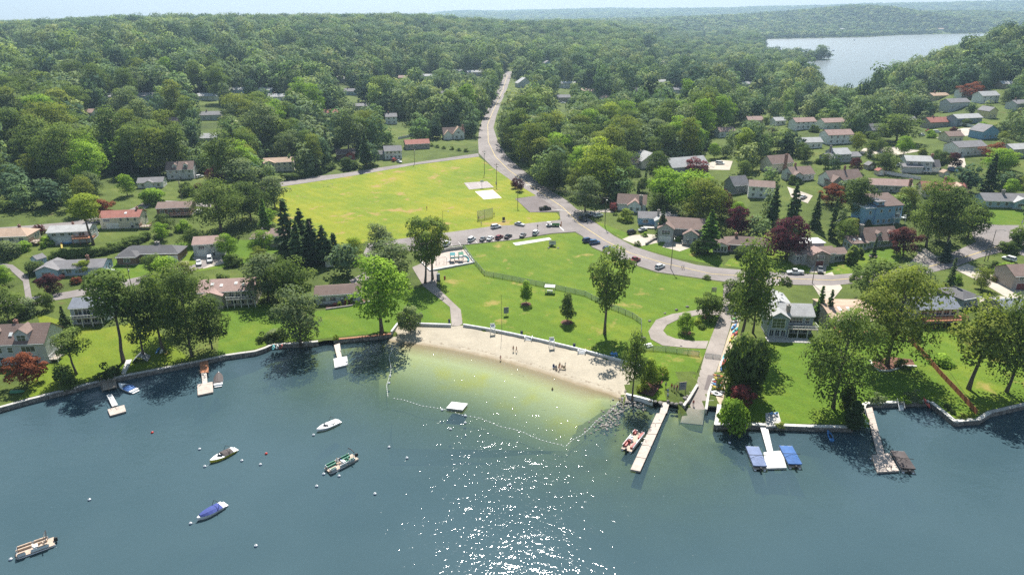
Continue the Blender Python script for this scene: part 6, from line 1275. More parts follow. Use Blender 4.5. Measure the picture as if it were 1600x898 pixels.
def sl(d0, d1, st, sz, th, which):
    q, z = slope_points(d0, d1, st, 17 * th); n = len(q); f = rs.uniform(.62, 1.38, n)
    fh = np.array([any(abs(x - h.p.x) < 22 and -50 < y - h.p.y < 14 for h in HOUSES if h.far and h.p.y > 600) for x, y in q])
    u = np.array([P((x, y, zz))[0] for x, y, zz in zip(q[:, 0], q[:, 1], z)]); k = (u > -30) & (u < 1630) & ~fh
    f = f * np.where(d_lake(q) < 260, .66, 1)
    return [(x, y, zz - .3, sz * g, t, th * g, w) for x, y, zz, g, t, w in zip(q[k, 0], q[k, 1], z[k], f[k], rs.uniform(0, 6.28, n)[k], np.where((rs.random(n) < .14) & (which[1] == 5), 5, rs.integers(*which, n))[k])]
yc = 1000
q1 = [w_ for w_ in sl(760, 1500, 11.6, 1.28, 1.15, (0, 5)) if w_[1] > 1000 or not (230 < w_[1] < 1000)]
wp += [w_ for w_ in q1 if w_[1] >= 995]
wp += sl(1500, 2500, 13.5, 1.45, 1.2, (0, 5))
woods('distant_woods', wp, LOW)
fp = sl(2500, 4600, 17, 1.5, 1.15, (0, 3)) + sl(4600, 8600, 42, 3.0, 1.2, (0, 3))
woods('hill_forest', fp, VLOW)
print('woods', len(wp), 'far', len(fp))
def wchain(px, z=None): return [G(u, v, z) for u, v in px]
def strip_pieces(pts, step):
    """cut a polyline into pieces about step long: [(start, end)]"""
    out = []
    for a, b in zip(pts, pts[1:]):
        k = max(1, round((b - a).length / step)); out += [(a.lerp(b, i / k), a.lerp(b, (i + 1) / k)) for i in range(k)]
    return out
def seawall(label, px, top, th, mat, cap, step=3.0, bottom=-2.2, inset=0.0, caph=.18, name='stone_wall', group='walls along the shore'):
    o = thing(name, label, 'wall', (0, 0, 0), 0, group); pts = wchain(px, top)
    m = MB()
    for a, b in zip(pts, pts[1:]):
        d = (b - a); L = d.length; an = math.atan2(d.y, d.x); n = Vector((-d.y, d.x, 0)) / L; c = (a + b) / 2 + n * (th / 2 - .12)
        m.obox(c.x, c.y, bottom, top, L + .05, th, an)
    m.build('wall_body', mat, o); CAP = {}
    for i, (a, b) in enumerate(strip_pieces(pts, step)):
        d = (b - a); L = d.length; an = math.atan2(d.y, d.x); n = Vector((-d.y, d.x, 0)) / L; c = (a + b) / 2 + n * (th / 2 - .12)
        MB().box(-L / 2 + .025, L / 2 - .025, -th / 2 - .08, th / 2 + .08, 0, caph).build('coping', cap, o, (c.x, c.y, top + .004 + rngv.uniform(-.02, .03)), an + rngv.uniform(-.008, .008))
    return o
seawall('long stone sea wall along the left lakeside gardens', WALL_L[2:11], 1.12, .75, M['drystone'], M['concrete'])
seawall('stone sea wall curving below the round grey-green tree', WALL_L[10:], 1.12, .75, M['drystone'], M['concrete'])
seawall('dark low retaining wall between boat landing and beach', WALL_M, 1.12, .6, M['drystone'], M['brown_wood'])
seawall('short white concrete wall at the rocky end of the beach', WALL_J, 1.15, .5, M['white'], M['white'])
seawall('stone sea wall in front of the huge oak and white dock', [(1122, 632)] + WALL_R1 + [(1336, 650)], 1.12, .8, M['drystone'], M['pale_concrete'])
seawall('pale stone walls round the little boat basin', [(1346, 652)] + WALL_R2[:-1] + [(1548, 645)], 1.15, .8, M['drystone'], M['pale_concrete'], 2.2)
seawall('dark shore wall at the far right end', WALL_R3, 1.12, .8, M['drystone'], M['concrete'])
seawall('low concrete kerb on the left side of the boat ramp', [(1089, 601), (1076, 622), (1067, 634)], 1.0, .5, M['concrete'], M['concrete'])
seawall('low concrete kerb on the right side of the boat ramp', [(1104, 640), (1108, 614), (1116, 592)], 1.0, .5, M['concrete'], M['concrete'])
def lowwall(label, px, h, th, mat, step, name='beach_wall', base=None):
    o = thing(name, label, 'wall', (0, 0, 0), 0, 'walls along the shore'); pts = wchain(px)
    for a, b in strip_pieces(pts, step):
        d = b - a; L = math.hypot(d.x, d.y); an = math.atan2(d.y, d.x); z = min(a.z, b.z)
        MB().box(-L / 2 + .01, L / 2 - .01, -th / 2, th / 2, -1.2, h).box(-L / 2 + .01, L / 2 - .01, -th / 2 - .05, th / 2 + .05, h, h + .08).build('wall_section', mat, o, ((a.x + b.x) / 2, (a.y + b.y) / 2, z), an)
    return o
WHITEC = plain('white_concrete', (.62, .62, .61), .75, .12, .7)
lowwall('white concrete wall at the left end of the beach', [(612, 525), (622, 506.5), (660, 507.5), (705, 509)], .55, .45, WHITEC, 4)
lowwall('long white concrete wall between beach and park lawn', [(724, 509), (760, 515), (800, 523), (850, 534), (900, 546), (960, 562), (1004, 575.5), (1001, 584)], .6, .4, WHITEC, 4)
lowwall('white kerb wall round the playground', [(653, 405), (672, 424), (741, 411), (726, 391)], .5, .3, WHITEC, 4, 'playground_wall')
lowwall('grey wall on the uphill edge of the playground', [(653, 404), (700, 392), (723, 389)], 1.3, .3, M['concrete'], 4, 'playground_wall')
lowwall('curved pale stone edging of the tree bed', [(1359, 564), (1364, 574), (1374, 580), (1390, 580), (1404, 576), (1412, 572), (1432, 573)], .3, .4, M['pale_concrete'], 1.6, 'bed_edging')
lowwall('stone edging below the bungalow shrub bed', [(509, 484), (545, 479), (578, 472)], .4, .4, M['stone'], 2, 'bed_edging')
lowwall('stepped stone retaining wall at the sunken driveway', [(1009, 383), (1020, 376), (1032, 371)], .9, .5, M['stone'], 2.5, 'retaining_wall')
def bed(name, px, label, mat=M['mulch'], off=.17): o = cdt_sheet(name, GL(px), 1.5, off, mat); o['kind'] = 'structure'; return o
bed('mulch_bed', [(996, 613), (1003, 600), (1020, 588), (1036, 584), (1036, 596), (1028, 610), (1020, 620)], '')
bed('mulch_bed', [(1361, 566), (1366, 574), (1376, 579), (1392, 579), (1412, 571), (1430, 572), (1425, 562), (1390, 558)], '')
bed('mulch_bed', [(510, 482), (545, 477), (576, 470), (572, 467), (540, 473), (508, 478)], '')
def disc(u, v, rpx):
    p = G(u, v); r = rpx / ppm(p); m = MB(); n = 18; vs = [(p.x, p.y, float(hz(p.x, p.y)) + .32)]
    for j in range(n):
        a = 2 * math.pi * j / n; k = r * rngv.uniform(.9, 1.08); vs.append((p.x + k * math.cos(a), p.y + k * math.sin(a), float(hz(p.x, p.y)) + .07))
    m.add(vs, [(0, 1 + j, 1 + (j + 1) % n) for j in range(n)]); o = m.build('mulch_ring', M['mulch']); o['kind'] = 'structure'
disc(822, 475, 8); disc(886, 503.5, 9.5); disc(1073, 520, 8); disc(1106, 496, 9)
SANDPAD = cdt_sheet('sand_pad', GL([(1150, 488), (1158, 490), (1128, 634), (1104, 634), (1126, 560)]), 3, .11, plain('worn_earth', (.40, .32, .23), .95, .25, .6, world=True))
LINKM = None
def linkmat():
    m = bpy.data.materials.new('chain_link'); m.use_nodes = True; t = m.node_tree; t.nodes.clear(); out = N(t, 'OutputMaterial')
    a = N(t, 'BsdfTransparent'); d = N(t, 'BsdfDiffuse'); d.inputs[0].default_value = (.42, .44, .44, 1); mx = N(t, 'MixShader', i_0=.30)
    t.links.new(a.outputs[0], mx.inputs[1]); t.links.new(d.outputs[0], mx.inputs[2]); t.links.new(mx.outputs[0], out.inputs[0]); return m
LINKM = linkmat()
def fence(label, px, h, bay, kind, name, mat=None, group='fences'):
    o = thing(name, label, 'fence', (0, 0, 0), 0, group); pts = wchain(px); pc = strip_pieces(pts, bay); PM = {}
    for i, (a, b) in enumerate(pc):
        d = b - a; L = math.hypot(d.x, d.y); an = math.atan2(d.y, d.x); za = float(hz(a.x, a.y)); zb = float(hz(b.x, b.y)); c = ((a.x + b.x) / 2, (a.y + b.y) / 2, (za + zb) / 2); pitch = math.atan2(zb - za, L)
        m = MB()
        if kind == 'link':
            m.box(-L / 2, L / 2, -.004, .004, .06, h - .05, 0); m.tube([(-L / 2, 0, h), (L / 2, 0, h)], .035, 5, 1)
            p = m.build('mesh_panel', [LINKM, M['grey_metal']], o, c, None)
        elif kind == 'panel':
            m.box(-L / 2 + .05, L / 2 - .05, -.03, .03, .05, h - .04); m.box(-L / 2, L / 2, -.05, .05, h - .14, h - .04); m.box(-L / 2, L / 2, -.05, .05, .08, .2)
            p = m.build('fence_panel', mat, o, c, None)
        else:
            p = None; n = max(2, int(L / .6))
            q = thing_part = MB().box(-L / 2, L / 2, .02, .07, h * .25, h * .25 + .1).box(-L / 2, L / 2, .02, .07, h * .75, h * .75 + .1).build('rail', mat, o, c, None); q.rotation_euler = (0, -pitch, an)
            for j in range(n):
                w_ = L / n; bm_ = MB().box(-w_ / 2 + .012, w_ / 2 - .012, -.02, .02, .05, h + rngv.uniform(-.03, .03)); s_ = (j + .5) / n; bo = bm_.build('board', mat, o, (a.x + d.x * s_, a.y + d.y * s_, za + (zb - za) * s_), an)
        if p: p.rotation_euler = (0, -pitch, an)
        MB().box(-.06, .06, -.06, .06, -.4, h + .06).build('post', M['grey_metal'] if kind == 'link' else mat, o, (a.x, a.y, za), an)
    b = pc[-1][1]; MB().box(-.06, .06, -.06, .06, -.4, h + .06).build('post', M['grey_metal'] if kind == 'link' else mat, o, (b.x, b.y, float(hz(b.x, b.y))), 0)
    return o
fence('chain-link fence crossing the park lawn from playground to loop path', [(724, 387), (740, 410), (757, 430), (800, 438), (850, 448), (868, 452), (914, 462), (945, 478), (988, 496), (1002, 506), (1001, 546)], 1.7, 3.2, 'link', 'chain_link_fence')
fence('chain-link fence from the lawn corner to the ramp gate', [(1001, 546), (1040, 549), (1092, 556)], 1.5, 3.0, 'link', 'chain_link_fence')
fence('metal gate across the boat ramp', [(1102, 558), (1125, 561)], 1.3, 2.4, 'link', 'ramp_gate')
BROWNF = plain('red_brown_boards', (.36, .125, .065), .8, .25, 2.5)
fence('long red-brown board fence running down to the stone point', [(1419, 532), (1440, 553), (1470, 588), (1500, 620), (1525, 648)], 1.5, 2.6, 'board', 'board_fence', BROWNF)
for lb, px in (('white panel fence stepping down beside the dormered grey-blue cape', [(1303, 361), (1322, 377), (1341, 392)]), ('white panel fence behind the green yard of the grey-blue cape', [(1305, 352), (1318, 344), (1336, 344), (1362, 351)]), ('white panel fence behind the tan ranch house', [(1376, 271), (1400, 275), (1438, 281)]),
               ('white panel fence behind the sky-blue ranch', [(1546, 289), (1570, 299)]), ('white fence in front of the slate-blue ranch', [(1491, 196), (1528, 202)]), ('white fence near the reddish-brown roof above the field', [(622, 218), (648, 213)])):
    fence(lb, px, 1.7, 2.6, 'panel', 'white_fence', M['white'])
def upole(u, v, top, label, arm=True, lamp=False, r=.15, nm='utility_pole'):
    p = G(u, v); s = ppm(p); H = (v - top) / (s * math.cos(math.atan2(90 - p.z, p.y))); o = thing(nm, label, 'pole', p, 0, 'poles along the roads and field')
    MB().tube([(0, 0, -.5), (0, 0, H)], [r, r * .6], 8).build('pole', M['pole'], o)
    if arm:
        MB().box(-1.2, 1.2, -.06, .06, H - .75, H - .62).build('crossarm', M['pole'], o)
        for x in (-1.05, 0.35, 1.05): MB().lathe([(0.001, 0), (.06, 0), (.07, .12), (.03, .2), (.001, .2)], 6).build('insulator', M['grey_metal'], o, (x, 0, H - .62))
        MB().lathe([(.001, 0), (.22, 0), (.22, .8), (.001, .85)], 8).build('transformer', M['grey_metal'], o, (.35, -.12, H - 2.1))
    if lamp:
        MB().tube([(0, 0, H - .3), (1.2, -.4, H + .1), (2.4, -.8, H + .15)], .05, 5).build('lamp_arm', M['grey_metal'], o); MB().box(-.35, .35, -.14, .14, -.12, .05).build('lamp_head', M['grey_metal'], o, (2.6, -.85, H + .1))
    return Vector((p.x, p.y, p.z + H))
A1 = upole(757, 272, 236, 'utility pole at the top corner of the playing field')
A2 = upole(776, 290, 256, 'utility pole beside the basketball court')
A3 = upole(809, 321, 281, 'utility pole beside the small purple trees')
A4 = upole(945, 353, 308, 'utility pole on the bungalow lawn at the junction')
A5 = upole(1048, 420, 368, 'utility pole at the road edge casting a shadow on the lawn')
A6 = upole(1269, 443, 394, 'utility pole by the white pickup')
upole(692, 352, 330, 'slim light pole at the parking side of the field', False, True, .09, 'light_pole')
A7 = upole(1543, 408, 360, 'taller pole of the pair at the road junction with street lamp', False, True)
upole(1538, 408, 384, 'short bare pole stub at the road junction', False)
upole(205, 446, 416, 'utility pole on the lower left street')
upole(284, 312, 281, 'utility pole beside the dormered cape lawn'); upole(648, 256, 232, 'utility pole on the upper field road')
upole(416, 404, 366, 'utility pole in the driveway of the taupe house'); upole(784, 519, 462, 'thin flagpole on the park lawn', False, False, .06, 'flagpole')
for i, (a, b) in enumerate(((A1, A2), (A2, A3), (A3, A4), (A4, A5), (A5, A6), (A6, A7))):
    m = MB()
    for dx in (-1.0, 1.0):
        q = [a.lerp(b, t) + Vector((dx, 0, -.6 - 3.0 * t * (1 - t))) for t in np.linspace(0, 1, 9)]; m.tube(q, .022, 3, cap=False)
    tag(m.build('power_line', M['black']), ['overhead wires past the basketball court', 'overhead wires toward the parking lot pole', 'overhead wires crossing the road junction', 'overhead wires above the row of parked cars', 'overhead wires past the red bungalow', 'overhead wires toward the corner street lamp'][i], 'wires', 'overhead wires')
def hull(L, B, Hh, n=9, z0=-.25, sheer=.25, full=.75):
    """boat hull rings from stern (x=-L/2) to bow"""
    rings = []
    for i in range(n):
        t = i / (n - 1); x = -L / 2 + L * t; w_ = B / 2 * (1 - max(0, (t - .45) / .55) ** 2.1) * (.90 + .10 * min(1, t * 3)); w_ = max(w_, .03); top = Hh + sheer * t * t; keel = z0 + .35 * max(0, (t - .6) / .4) ** 2
        rings.append([(x, -w_, top), (x, -w_ * full, keel + .16), (x, 0, keel), (x, w_ * full, keel + .16), (x, w_, top)])
    return rings
def boat_at(name, label, bow, stern, z=0.3, cat='boat', group='boats on the lake'):
    a, b = G(*bow, z), G(*stern, z); d = a - b; o = thing(name, label, cat, ((a.x + b.x) / 2, (a.y + b.y) / 2, 0), math.atan2(d.y, d.x), group); return o, d.length
GEL = plain('white_gelcoat', (.74, .74, .73), .25, .06, .8); NAVY = plain('blue_canvas', (.035, .055, .22), .8, .2, 1.5); BLUEC = plain('royal_canvas', (.045, .12, .31), .8, .2, 1.5); LBLUE = plain('slate_canvas', (.15, .19, .31), .8, .15, 1.5)
DARKC = plain('brown_canvas', (.075, .06, .058), .8, .25, 1.5); TANV = plain('tan_vinyl', (.46, .35, .26), .55, .15, 1.5); GREENV = plain('green_vinyl', (.02, .16, .10), .55, .2, 1.5); REDV = plain('red_vinyl', (.33, .06, .05), .5, .2, 1.5); ALU = plain('aluminium', (.55, .56, .58), .3, .1, metal=.8); YEL = plain('yellow_paint', (.66, .56, .06), .4, .1); CARPET = plain('deck_carpet', (.42, .33, .26), .9, .15, 1.5)
def outboard(o, x, y=0):
    MB().loft([[(x - .35, y - .2, .35), (x + .2, y - .2, .35), (x + .2, y + .2, .35), (x - .35, y + .2, .35)], [(x - .4, y - .22, .8), (x + .22, y - .22, .8), (x + .22, y + .22, .8), (x - .4, y + .22, .8)], [(x - .3, y - .15, 1.05), (x + .12, y - .15, 1.08), (x + .12, y + .15, 1.08), (x - .3, y + .15, 1.05)]]).box(x - .12, x + .08, y - .07, y + .07, -.5, .36).build('outboard_motor', M['black'], o)
def pontoon(label, bow, stern, seat, panel, deckm=CARPET, bimini=True, cover=None, B=2.45, flip=False, extras=()):
    o, L = boat_at('pontoon_boat', label, bow, stern); h = L / 2
    for y in (-B * .36, B * .36): MB().tube([(-h, y, .02), (h - .9, y, .02), (h - .3, y, .1), (h, y, .3)], [.31, .31, .24, .06], 10).build('float_tube', ALU, o, smooth=True)
    MB().box(-h + .1, h - .1, -B / 2, B / 2, .36, .46).build('deck', deckm, o)
    f = MB()
    for (x0, x1, y0, y1) in ((-h + .9, h - .35, -B / 2, -B / 2 + .05), (-h + .9, h - 2.4, B / 2 - .05, B / 2), (h - 1.6, h - .35, B / 2 - .05, B / 2), (h - .4, h - .35, -B / 2, -.4), (h - .4, h - .35, .4, B / 2)):
        f.box(x0, x1, y0, y1, .5, 1.02, 0); f.box(x0 - .01, x1 + .01, y0 - .02, y1 + .02, 1.02, 1.08, 1)
    f.build('side_fence', [panel, ALU], o)
    if cover:
        e = .12; xs = [-h + .5, -h + 1.4, -.3 * h, .25 * h, h - .9, h - .3]; zs = [1.0, 1.25, 1.55, 1.35, 1.3, 1.0]; rg = []
        for x, z in zip(xs, zs): rg.append([(x, -B / 2 - e, .78), (x, -B / 2 - e, 1.1), (x, -B * .25, 1.1 + (z - 1.1) * .8), (x, 0, z + .04), (x, B * .25, 1.1 + (z - 1.1) * .8), (x, B / 2 + e, 1.1), (x, B / 2 + e, .78)])
        MB().loft(rg).build('mooring_cover', cover, o, smooth=False); MB().tube([(-.15 * h, -B / 2 - .5, 1.72), (-.15 * h, B / 2 + .5, 1.72)], .07, 5).build('folded_bimini', M['black'], o)
    else:
        s_ = MB()
        for (x0, x1, y0, y1) in ((h - 2.6, h - .5, -B / 2 + .08, -B / 2 + .75), (h - 1.5, h - .5, B / 2 - .75, B / 2 - .08), (-h + 1.1, -h + 3.0, -B / 2 + .08, -B / 2 + .75), (-h + 1.1, -h + 2.6, B / 2 - .75, B / 2 - .08)):
            me_ = MB().box(x0, x1, y0, y1, .46, .86).box(x0, x1, (y0 if y0 < 0 else y1 - .2), (y0 + .2 if y0 < 0 else y1), .86, 1.2); me_.build('bench_seat', seat, o)
        MB().box(-.5, .25, B / 2 - 1.1, B / 2 - .25, .46, 1.25).box(.1, .3, B / 2 - 1.1, B / 2 - .25, 1.25, 1.5).build('console', GEL, o); MB().box(-1.3, -.8, B / 2 - 1.0, B / 2 - .45, .46, .9).box(-1.4, -1.25, B / 2 - 1.0, B / 2 - .45, .9, 1.4).build('captain_chair', seat, o)
        if bimini:
            bx = -h + 1.6
            MB().tube([(bx, -B / 2, 1.05), (bx - .5, -B / 2, 2.2), (bx - .6, -B * .3, 2.5), (bx - .6, B * .3, 2.5), (bx - .5, B / 2, 2.2), (bx, B / 2, 1.05)], .05, 5).tube([(bx + 1.3, -B / 2, 1.05), (bx - .45, -B / 2, 2.15)], .025, 4).tube([(bx + 1.3, B / 2, 1.05), (bx - .45, B / 2, 2.15)], .025, 4).build('bimini_frame', ALU, o)
            MB().tube([(bx - .62, -B * .45, 2.45), (bx - .66, 0, 2.62), (bx - .62, B * .45, 2.45)], .1, 6).build('folded_canopy', M['black'], o)
    outboard(o, -h - .1); return o, h
def speedboat(label, bow, stern, cover, hullm=GEL, B=2.3, tower=True, full_cover=True, wind=True, stripe_=None):
    o, L = boat_at('speedboat', label, bow, stern); h = L / 2; rg = hull(L, B, .55)
    MB().loft(rg).build('hull', hullm, o, smooth=False)
    top = [[(r_[0][0], r_[0][1] - .03, r_[0][2] + .002), (r_[0][0], r_[0][1] + .18 * (1 if r_[4][1] > .3 else .2), r_[0][2] + .09), (r_[0][0], r_[4][1] - .18 * (1 if r_[4][1] > .3 else .2), r_[4][2] + .09), (r_[4][0], r_[4][1] + .03, r_[4][2] + .002)] for r_ in rg]
    MB().loft(top).build('gunwale', GEL, o)
    if cover:
        a = .86 if full_cover else .45; cr = []
        for i, r_ in enumerate(rg):
            t = i / 8
            if t < .10 or t > a + .1: continue
            hh = .34 * math.sin(min(1, (t - .08) / (a + .1)) * 3.1416) + .14; y = r_[4][1] * 1.03; cr.append([(r_[0][0], -y, r_[0][2] + .08), (r_[0][0], -y * .5, r_[0][2] + .08 + hh * .8), (r_[0][0], 0, r_[0][2] + .08 + hh), (r_[0][0], y * .5, r_[0][2] + .08 + hh * .8), (r_[0][0], y, r_[0][2] + .08)])
        MB().loft(cr).build('canvas_cover', cover, o)
    else:
        MB().box(-h * .62, h * .28, -B * .34, B * .34, .64, .67).build('cockpit_floor', CARPET, o)
        for x in (-h * .55, -.1): MB().box(x, x + .7, -B * .32, B * .32, .66, .85).build('bench_seat', GEL, o)
    if wind and not full_cover: MB().loft([[(h * .22, -B * .36, .66), (h * .45, 0, .7), (h * .22, B * .36, .66), (h * .20, B * .36, .66), (h * .42, 0, .7), (h * .20, -B * .36, .66)], [(h * .05, -B * .34, 1.05), (h * .26, 0, 1.08), (h * .05, B * .34, 1.05), (h * .03, B * .34, 1.05), (h * .23, 0, 1.08), (h * .03, -B * .34, 1.05)]]).build('windshield', M['car_glass'], o)
    MB().box(-h - .55, -h + .1, -B * .38, B * .38, .18, .27).build('swim_platform', GEL, o)
    if tower: MB().tube([(-.35 * h, -B * .46, .6), (-.55 * h, -B * .42, 1.7), (-.6 * h, 0, 1.85), (-.55 * h, B * .42, 1.7), (-.35 * h, B * .46, .6)], .05, 5).build('tow_tower', M['black'], o)
    return o
def boat_rope(o_label, a, b):
    p, q = G(*a, .5), G(*b, .1); return tag(MB().tube([p, p.lerp(q, .5) - Vector((0, 0, .25)), q], .03, 4).build('mooring_rope', M['white']), o_label, 'rope', 'mooring ropes')
pontoon('tan pontoon boat with raised bimini arch at bottom left mooring', (24, 867), (86, 845), TANV, GEL)
pontoon('green-seated pontoon boat with a blue-shirted skipper at its mooring', (511, 736), (556, 713), GREENV, ALU, extras=('figure',))
pontoon('red and white pontoon boat tied at the long dock', (1000, 676), (978, 704), REDV, GEL, bimini=False)
pontoon('pontoon boat under a slate-blue cover beside the white dock', (1174, 700), (1188, 734), TANV, GEL, cover=LBLUE, B=2.6)
pontoon('pontoon boat under a bright blue cover beside the white dock', (1226, 699), (1243, 731), TANV, GEL, cover=BLUEC, B=2.6)
pontoon('pontoon boat under a dark brown cover at the right-hand dock', (1400, 707), (1420, 738), TANV, GEL, cover=DARKC, B=2.6)
speedboat('speedboat under a dark blue cover at its mooring', (308, 812), (349, 788), NAVY)
speedboat('white speedboat with yellow-striped hull and half cover', (328, 722), (366, 702), DARKC, YEL, full_cover=False)
speedboat('white speedboat with open cockpit moored beyond the others', (495, 673), (528, 658), None, GEL, tower=True, full_cover=False)
speedboat('white boat under a black cover beside the brown dock', (342, 583), (341, 602), DARKC, GEL, tower=False)
speedboat('white boat with blue cockpit in the berth at the left dock', (186, 601), (211, 611), BLUEC, GEL, tower=False, full_cover=False, B=2.4)
boat_rope('white mooring rope of the tan pontoon boat', (24, 865), (17, 873)); boat_rope('white mooring rope of the dark blue covered speedboat', (309, 812), (299, 817)); boat_rope('white mooring rope of the yellow-striped speedboat', (329, 721), (321, 729)); boat_rope('white mooring rope of the green pontoon boat', (511, 736), (506, 740))
def kayak(label, a, b, c, z=.55, name='kayak', B=.75, cock=True, tilt=0.0):
    p, q = G(*a), G(*b); d = q - p; o = thing(name, label, name, ((p.x + q.x) / 2, (p.y + q.y) / 2, float(hz((p.x + q.x) / 2, (p.y + q.y) / 2)) + z), math.atan2(d.y, d.x), 'small boats ashore'); L = max(2.6, min(d.length, 5)); rg = []
    for i in range(9):
        t = i / 8; w_ = max(.03, B / 2 * max(0, math.sin(t * 3.1416)) ** .7); x = -L / 2 + L * t; r_ = .16 * abs(2 * t - 1) ** 2.5; rg.append([(x, -w_, .12 + r_), (x, -w_ * .6, -.1 + r_), (x, w_ * .6, -.1 + r_), (x, w_, .12 + r_), (x, 0, .24 + r_)])
    m = MB().loft(rg).build('hull', c, o); o.rotation_euler.x = tilt
    if cock: MB().lathe([(.001, 0), (.34, 0), (.38, .06), (.30, .03), (.001, .03)], 10).build('cockpit', M['black'], o, (0, 0, .23)).scale = (1.5, .7, 1)
    return o
COL = {k: plain('kayak_' + k, tuple(c * .72 + .02 for c in v), .5, .12) for k, v in dict(teal=(.03, .42, .46), red=(.52, .04, .03), blue=(.06, .26, .60), yellow=(.72, .52, .05), orange=(.70, .22, .04), green=(.16, .46, .12), white=(.72, .72, .70), lime=(.45, .58, .10)).items()}
for lb, u, v, dx, dy, c in [
    ('white kayak farthest up the boat rack by the ramp', 1151, 491, 8, -1, 'white'), ('green kayak near the top of the ramp rack', 1150, 499, 8, -1.5, 'green'), ('white canoe under the green kayak on the ramp rack', 1149, 504, 8, -1, 'white'), ('blue kayak midway on the upper ramp rack', 1146, 512, 6, -6, 'blue'), ('teal kayak beside the red one on the upper ramp rack', 1148, 518, 6, -6, 'teal'),
    ('red kayak low on the upper ramp rack', 1147, 524, 6, -5, 'red'), ('yellow kayak at the end of the upper ramp rack', 1142, 531, 5, -7, 'yellow'), ('lime kayak at the end of the upper ramp rack', 1149, 533, 8, -3, 'lime'),
    ('teal kayak standing beside the ramp gate', 1131, 560, 4, -9, 'teal'), ('red kayak between teal and blue ones by the gate', 1130, 567, 5, -9, 'red'), ('blue kayak below the red one by the gate', 1132, 574, 7, -5, 'blue'), ('white board leaning by the gate kayaks', 1127, 569, 3, -9, 'white'), ('blue kayak lying below the gate kayaks', 1132, 580, 8, 0, 'blue'),
    ('orange kayak at the top of the lower ramp row', 1122, 590, 9, .5, 'orange'), ('yellow kayak second in the lower ramp row', 1123, 595, 9, .5, 'yellow'), ('red kayak in the middle of the lower ramp row', 1121, 601, 9, .5, 'red'), ('blue kayak in the middle of the lower ramp row', 1121, 605, 10, .7, 'blue'), ('yellow kayak in the lower half of the ramp row', 1121, 609.5, 10, .7, 'yellow'), ('white canoe in the lower half of the ramp row', 1122, 614, 10, .7, 'white'),
    ('white rowing boat at the foot of the ramp row', 1119, 619, 10, .8, 'white')]:
    kayak(lb, (u - dx, v - dy), (u + dx, v + dy), COL[c], .35, 'canoe' if 'canoe' in lb else 'rowing_boat' if 'rowing' in lb else 'paddleboard' if 'board' in lb else 'kayak', 1.3 if 'rowing' in lb else .8, 'board' not in lb, .25)
kayak('red and yellow kayak on the slope beside the little basin', (1442, 622), (1453, 640), COL['red'], .25)
kayak('teal kayak on the sea wall ledge left of the landing', (427, 549), (428, 541), COL['teal'], .3); kayak('pink-red kayak on the sea wall ledge', (438, 546), (441, 541), COL['red'], .3); kayak('white kayak on the sea wall ledge', (433, 547), (434, 541), COL['white'], .3)
kayak('blue board leaning among the dark shoreline trees', (243, 556), (250, 546), COL['blue'], .6, 'paddleboard', .8, False, .9); kayak('white board leaning beside the blue board', (250, 556), (256, 546), COL['white'], .6, 'paddleboard', .8, False, .9); kayak('yellow kayak leaning at the shoreline trees', (258, 557), (262, 550), COL['yellow'], .4)
def jetski(label, a, b, c, z=.05):
    o, L = boat_at('jet_ski', label, a, b, .3, 'jet ski', 'boats on the lake'); h = L / 2; MB().loft(hull(L, 1.1, .38, 7)).build('hull', c, o); MB().loft([[(-h * .6, -.2, .4), (-h * .6, .2, .4), (-h * .6, .15, .78), (-h * .6, -.15, .78)], [(h * .1, -.2, .4), (h * .1, .2, .4), (h * .1, .15, .72), (h * .1, -.15, .72)]]).build('seat', M['black'], o)
    MB().tube([(h * .2, -.4, .98), (h * .28, 0, .92), (h * .2, .4, .98)], .04, 5).tube([(h * .28, 0, .4), (h * .28, 0, .92)], .06, 5).build('handlebar', M['black'], o); o.location.z = z; return o
jetski('blue and white jet ski beside the shaded shore wall', (1293, 673), (1300, 688), COL['blue'])
DOCKM = plain('grey_decking', (.46, .41, .36), .85, .18, 1.2); WDOCK = plain('white_decking', (.56, .55, .53), .7, .08, 1.0); BDOCK = plain('pinkish_decking', (.43, .36, .31), .85, .2, 1.2); ORANGEW = plain('orange_wood', (.42, .17, .08), .8, .3, 2.0)
def quad_deck(o, name, px, z, th, mat, zs=None, n=1):
    """a deck slab, cut into n boards across its length; px: two corners at one end, two at the other"""
    a, b, c, d = [G(u, v, z) for u, v in px]; zz = zs or (z, z)
    for i in range(n):
        t0, t1 = (i + .02) / n if n > 1 else 0, (i + .98) / n if n > 1 else 1
        p = [a.lerp(d, t0), b.lerp(c, t0), b.lerp(c, t1), a.lerp(d, t1)]; zt = [zz[0] + (zz[1] - zz[0]) * t for t in (t0, t0, t1, t1)]
        MB().add([(q.x, q.y, h_ - th) for q, h_ in zip(p, zt)] + [(q.x, q.y, h_) for q, h_ in zip(p, zt)], [(3, 2, 1, 0), (4, 5, 6, 7), (0, 1, 5, 4), (1, 2, 6, 5), (2, 3, 7, 6), (3, 0, 4, 7)]).build(name, mat, o)
def dock(label, parts, name='dock', group='docks'):
    o = thing(name, label, 'dock', (0, 0, 0), 0, group)
    for nm, px, z, th, mat, zs, n in parts: quad_deck(o, nm, px, z, th, mat, zs, n)
    return o
def piles(o, px, z=1.0, r=.09, mat=M['wood']):
    for u, v in px: p = G(u, v, .4); MB().tube([(p.x, p.y, -2.5), (p.x, p.y, z)], r, 6).build('piling', mat, o)
d1 = dock('small white gangway dock below the left lakeside lawn', [('gangway', [(167, 618), (175, 616), (184, 631), (175, 634)], .7, .15, WDOCK, (.9, .55), 1), ('platform_board', [(168, 639), (194, 632), (197, 642), (172, 649)], .5, .35, BDOCK, None, 6)])
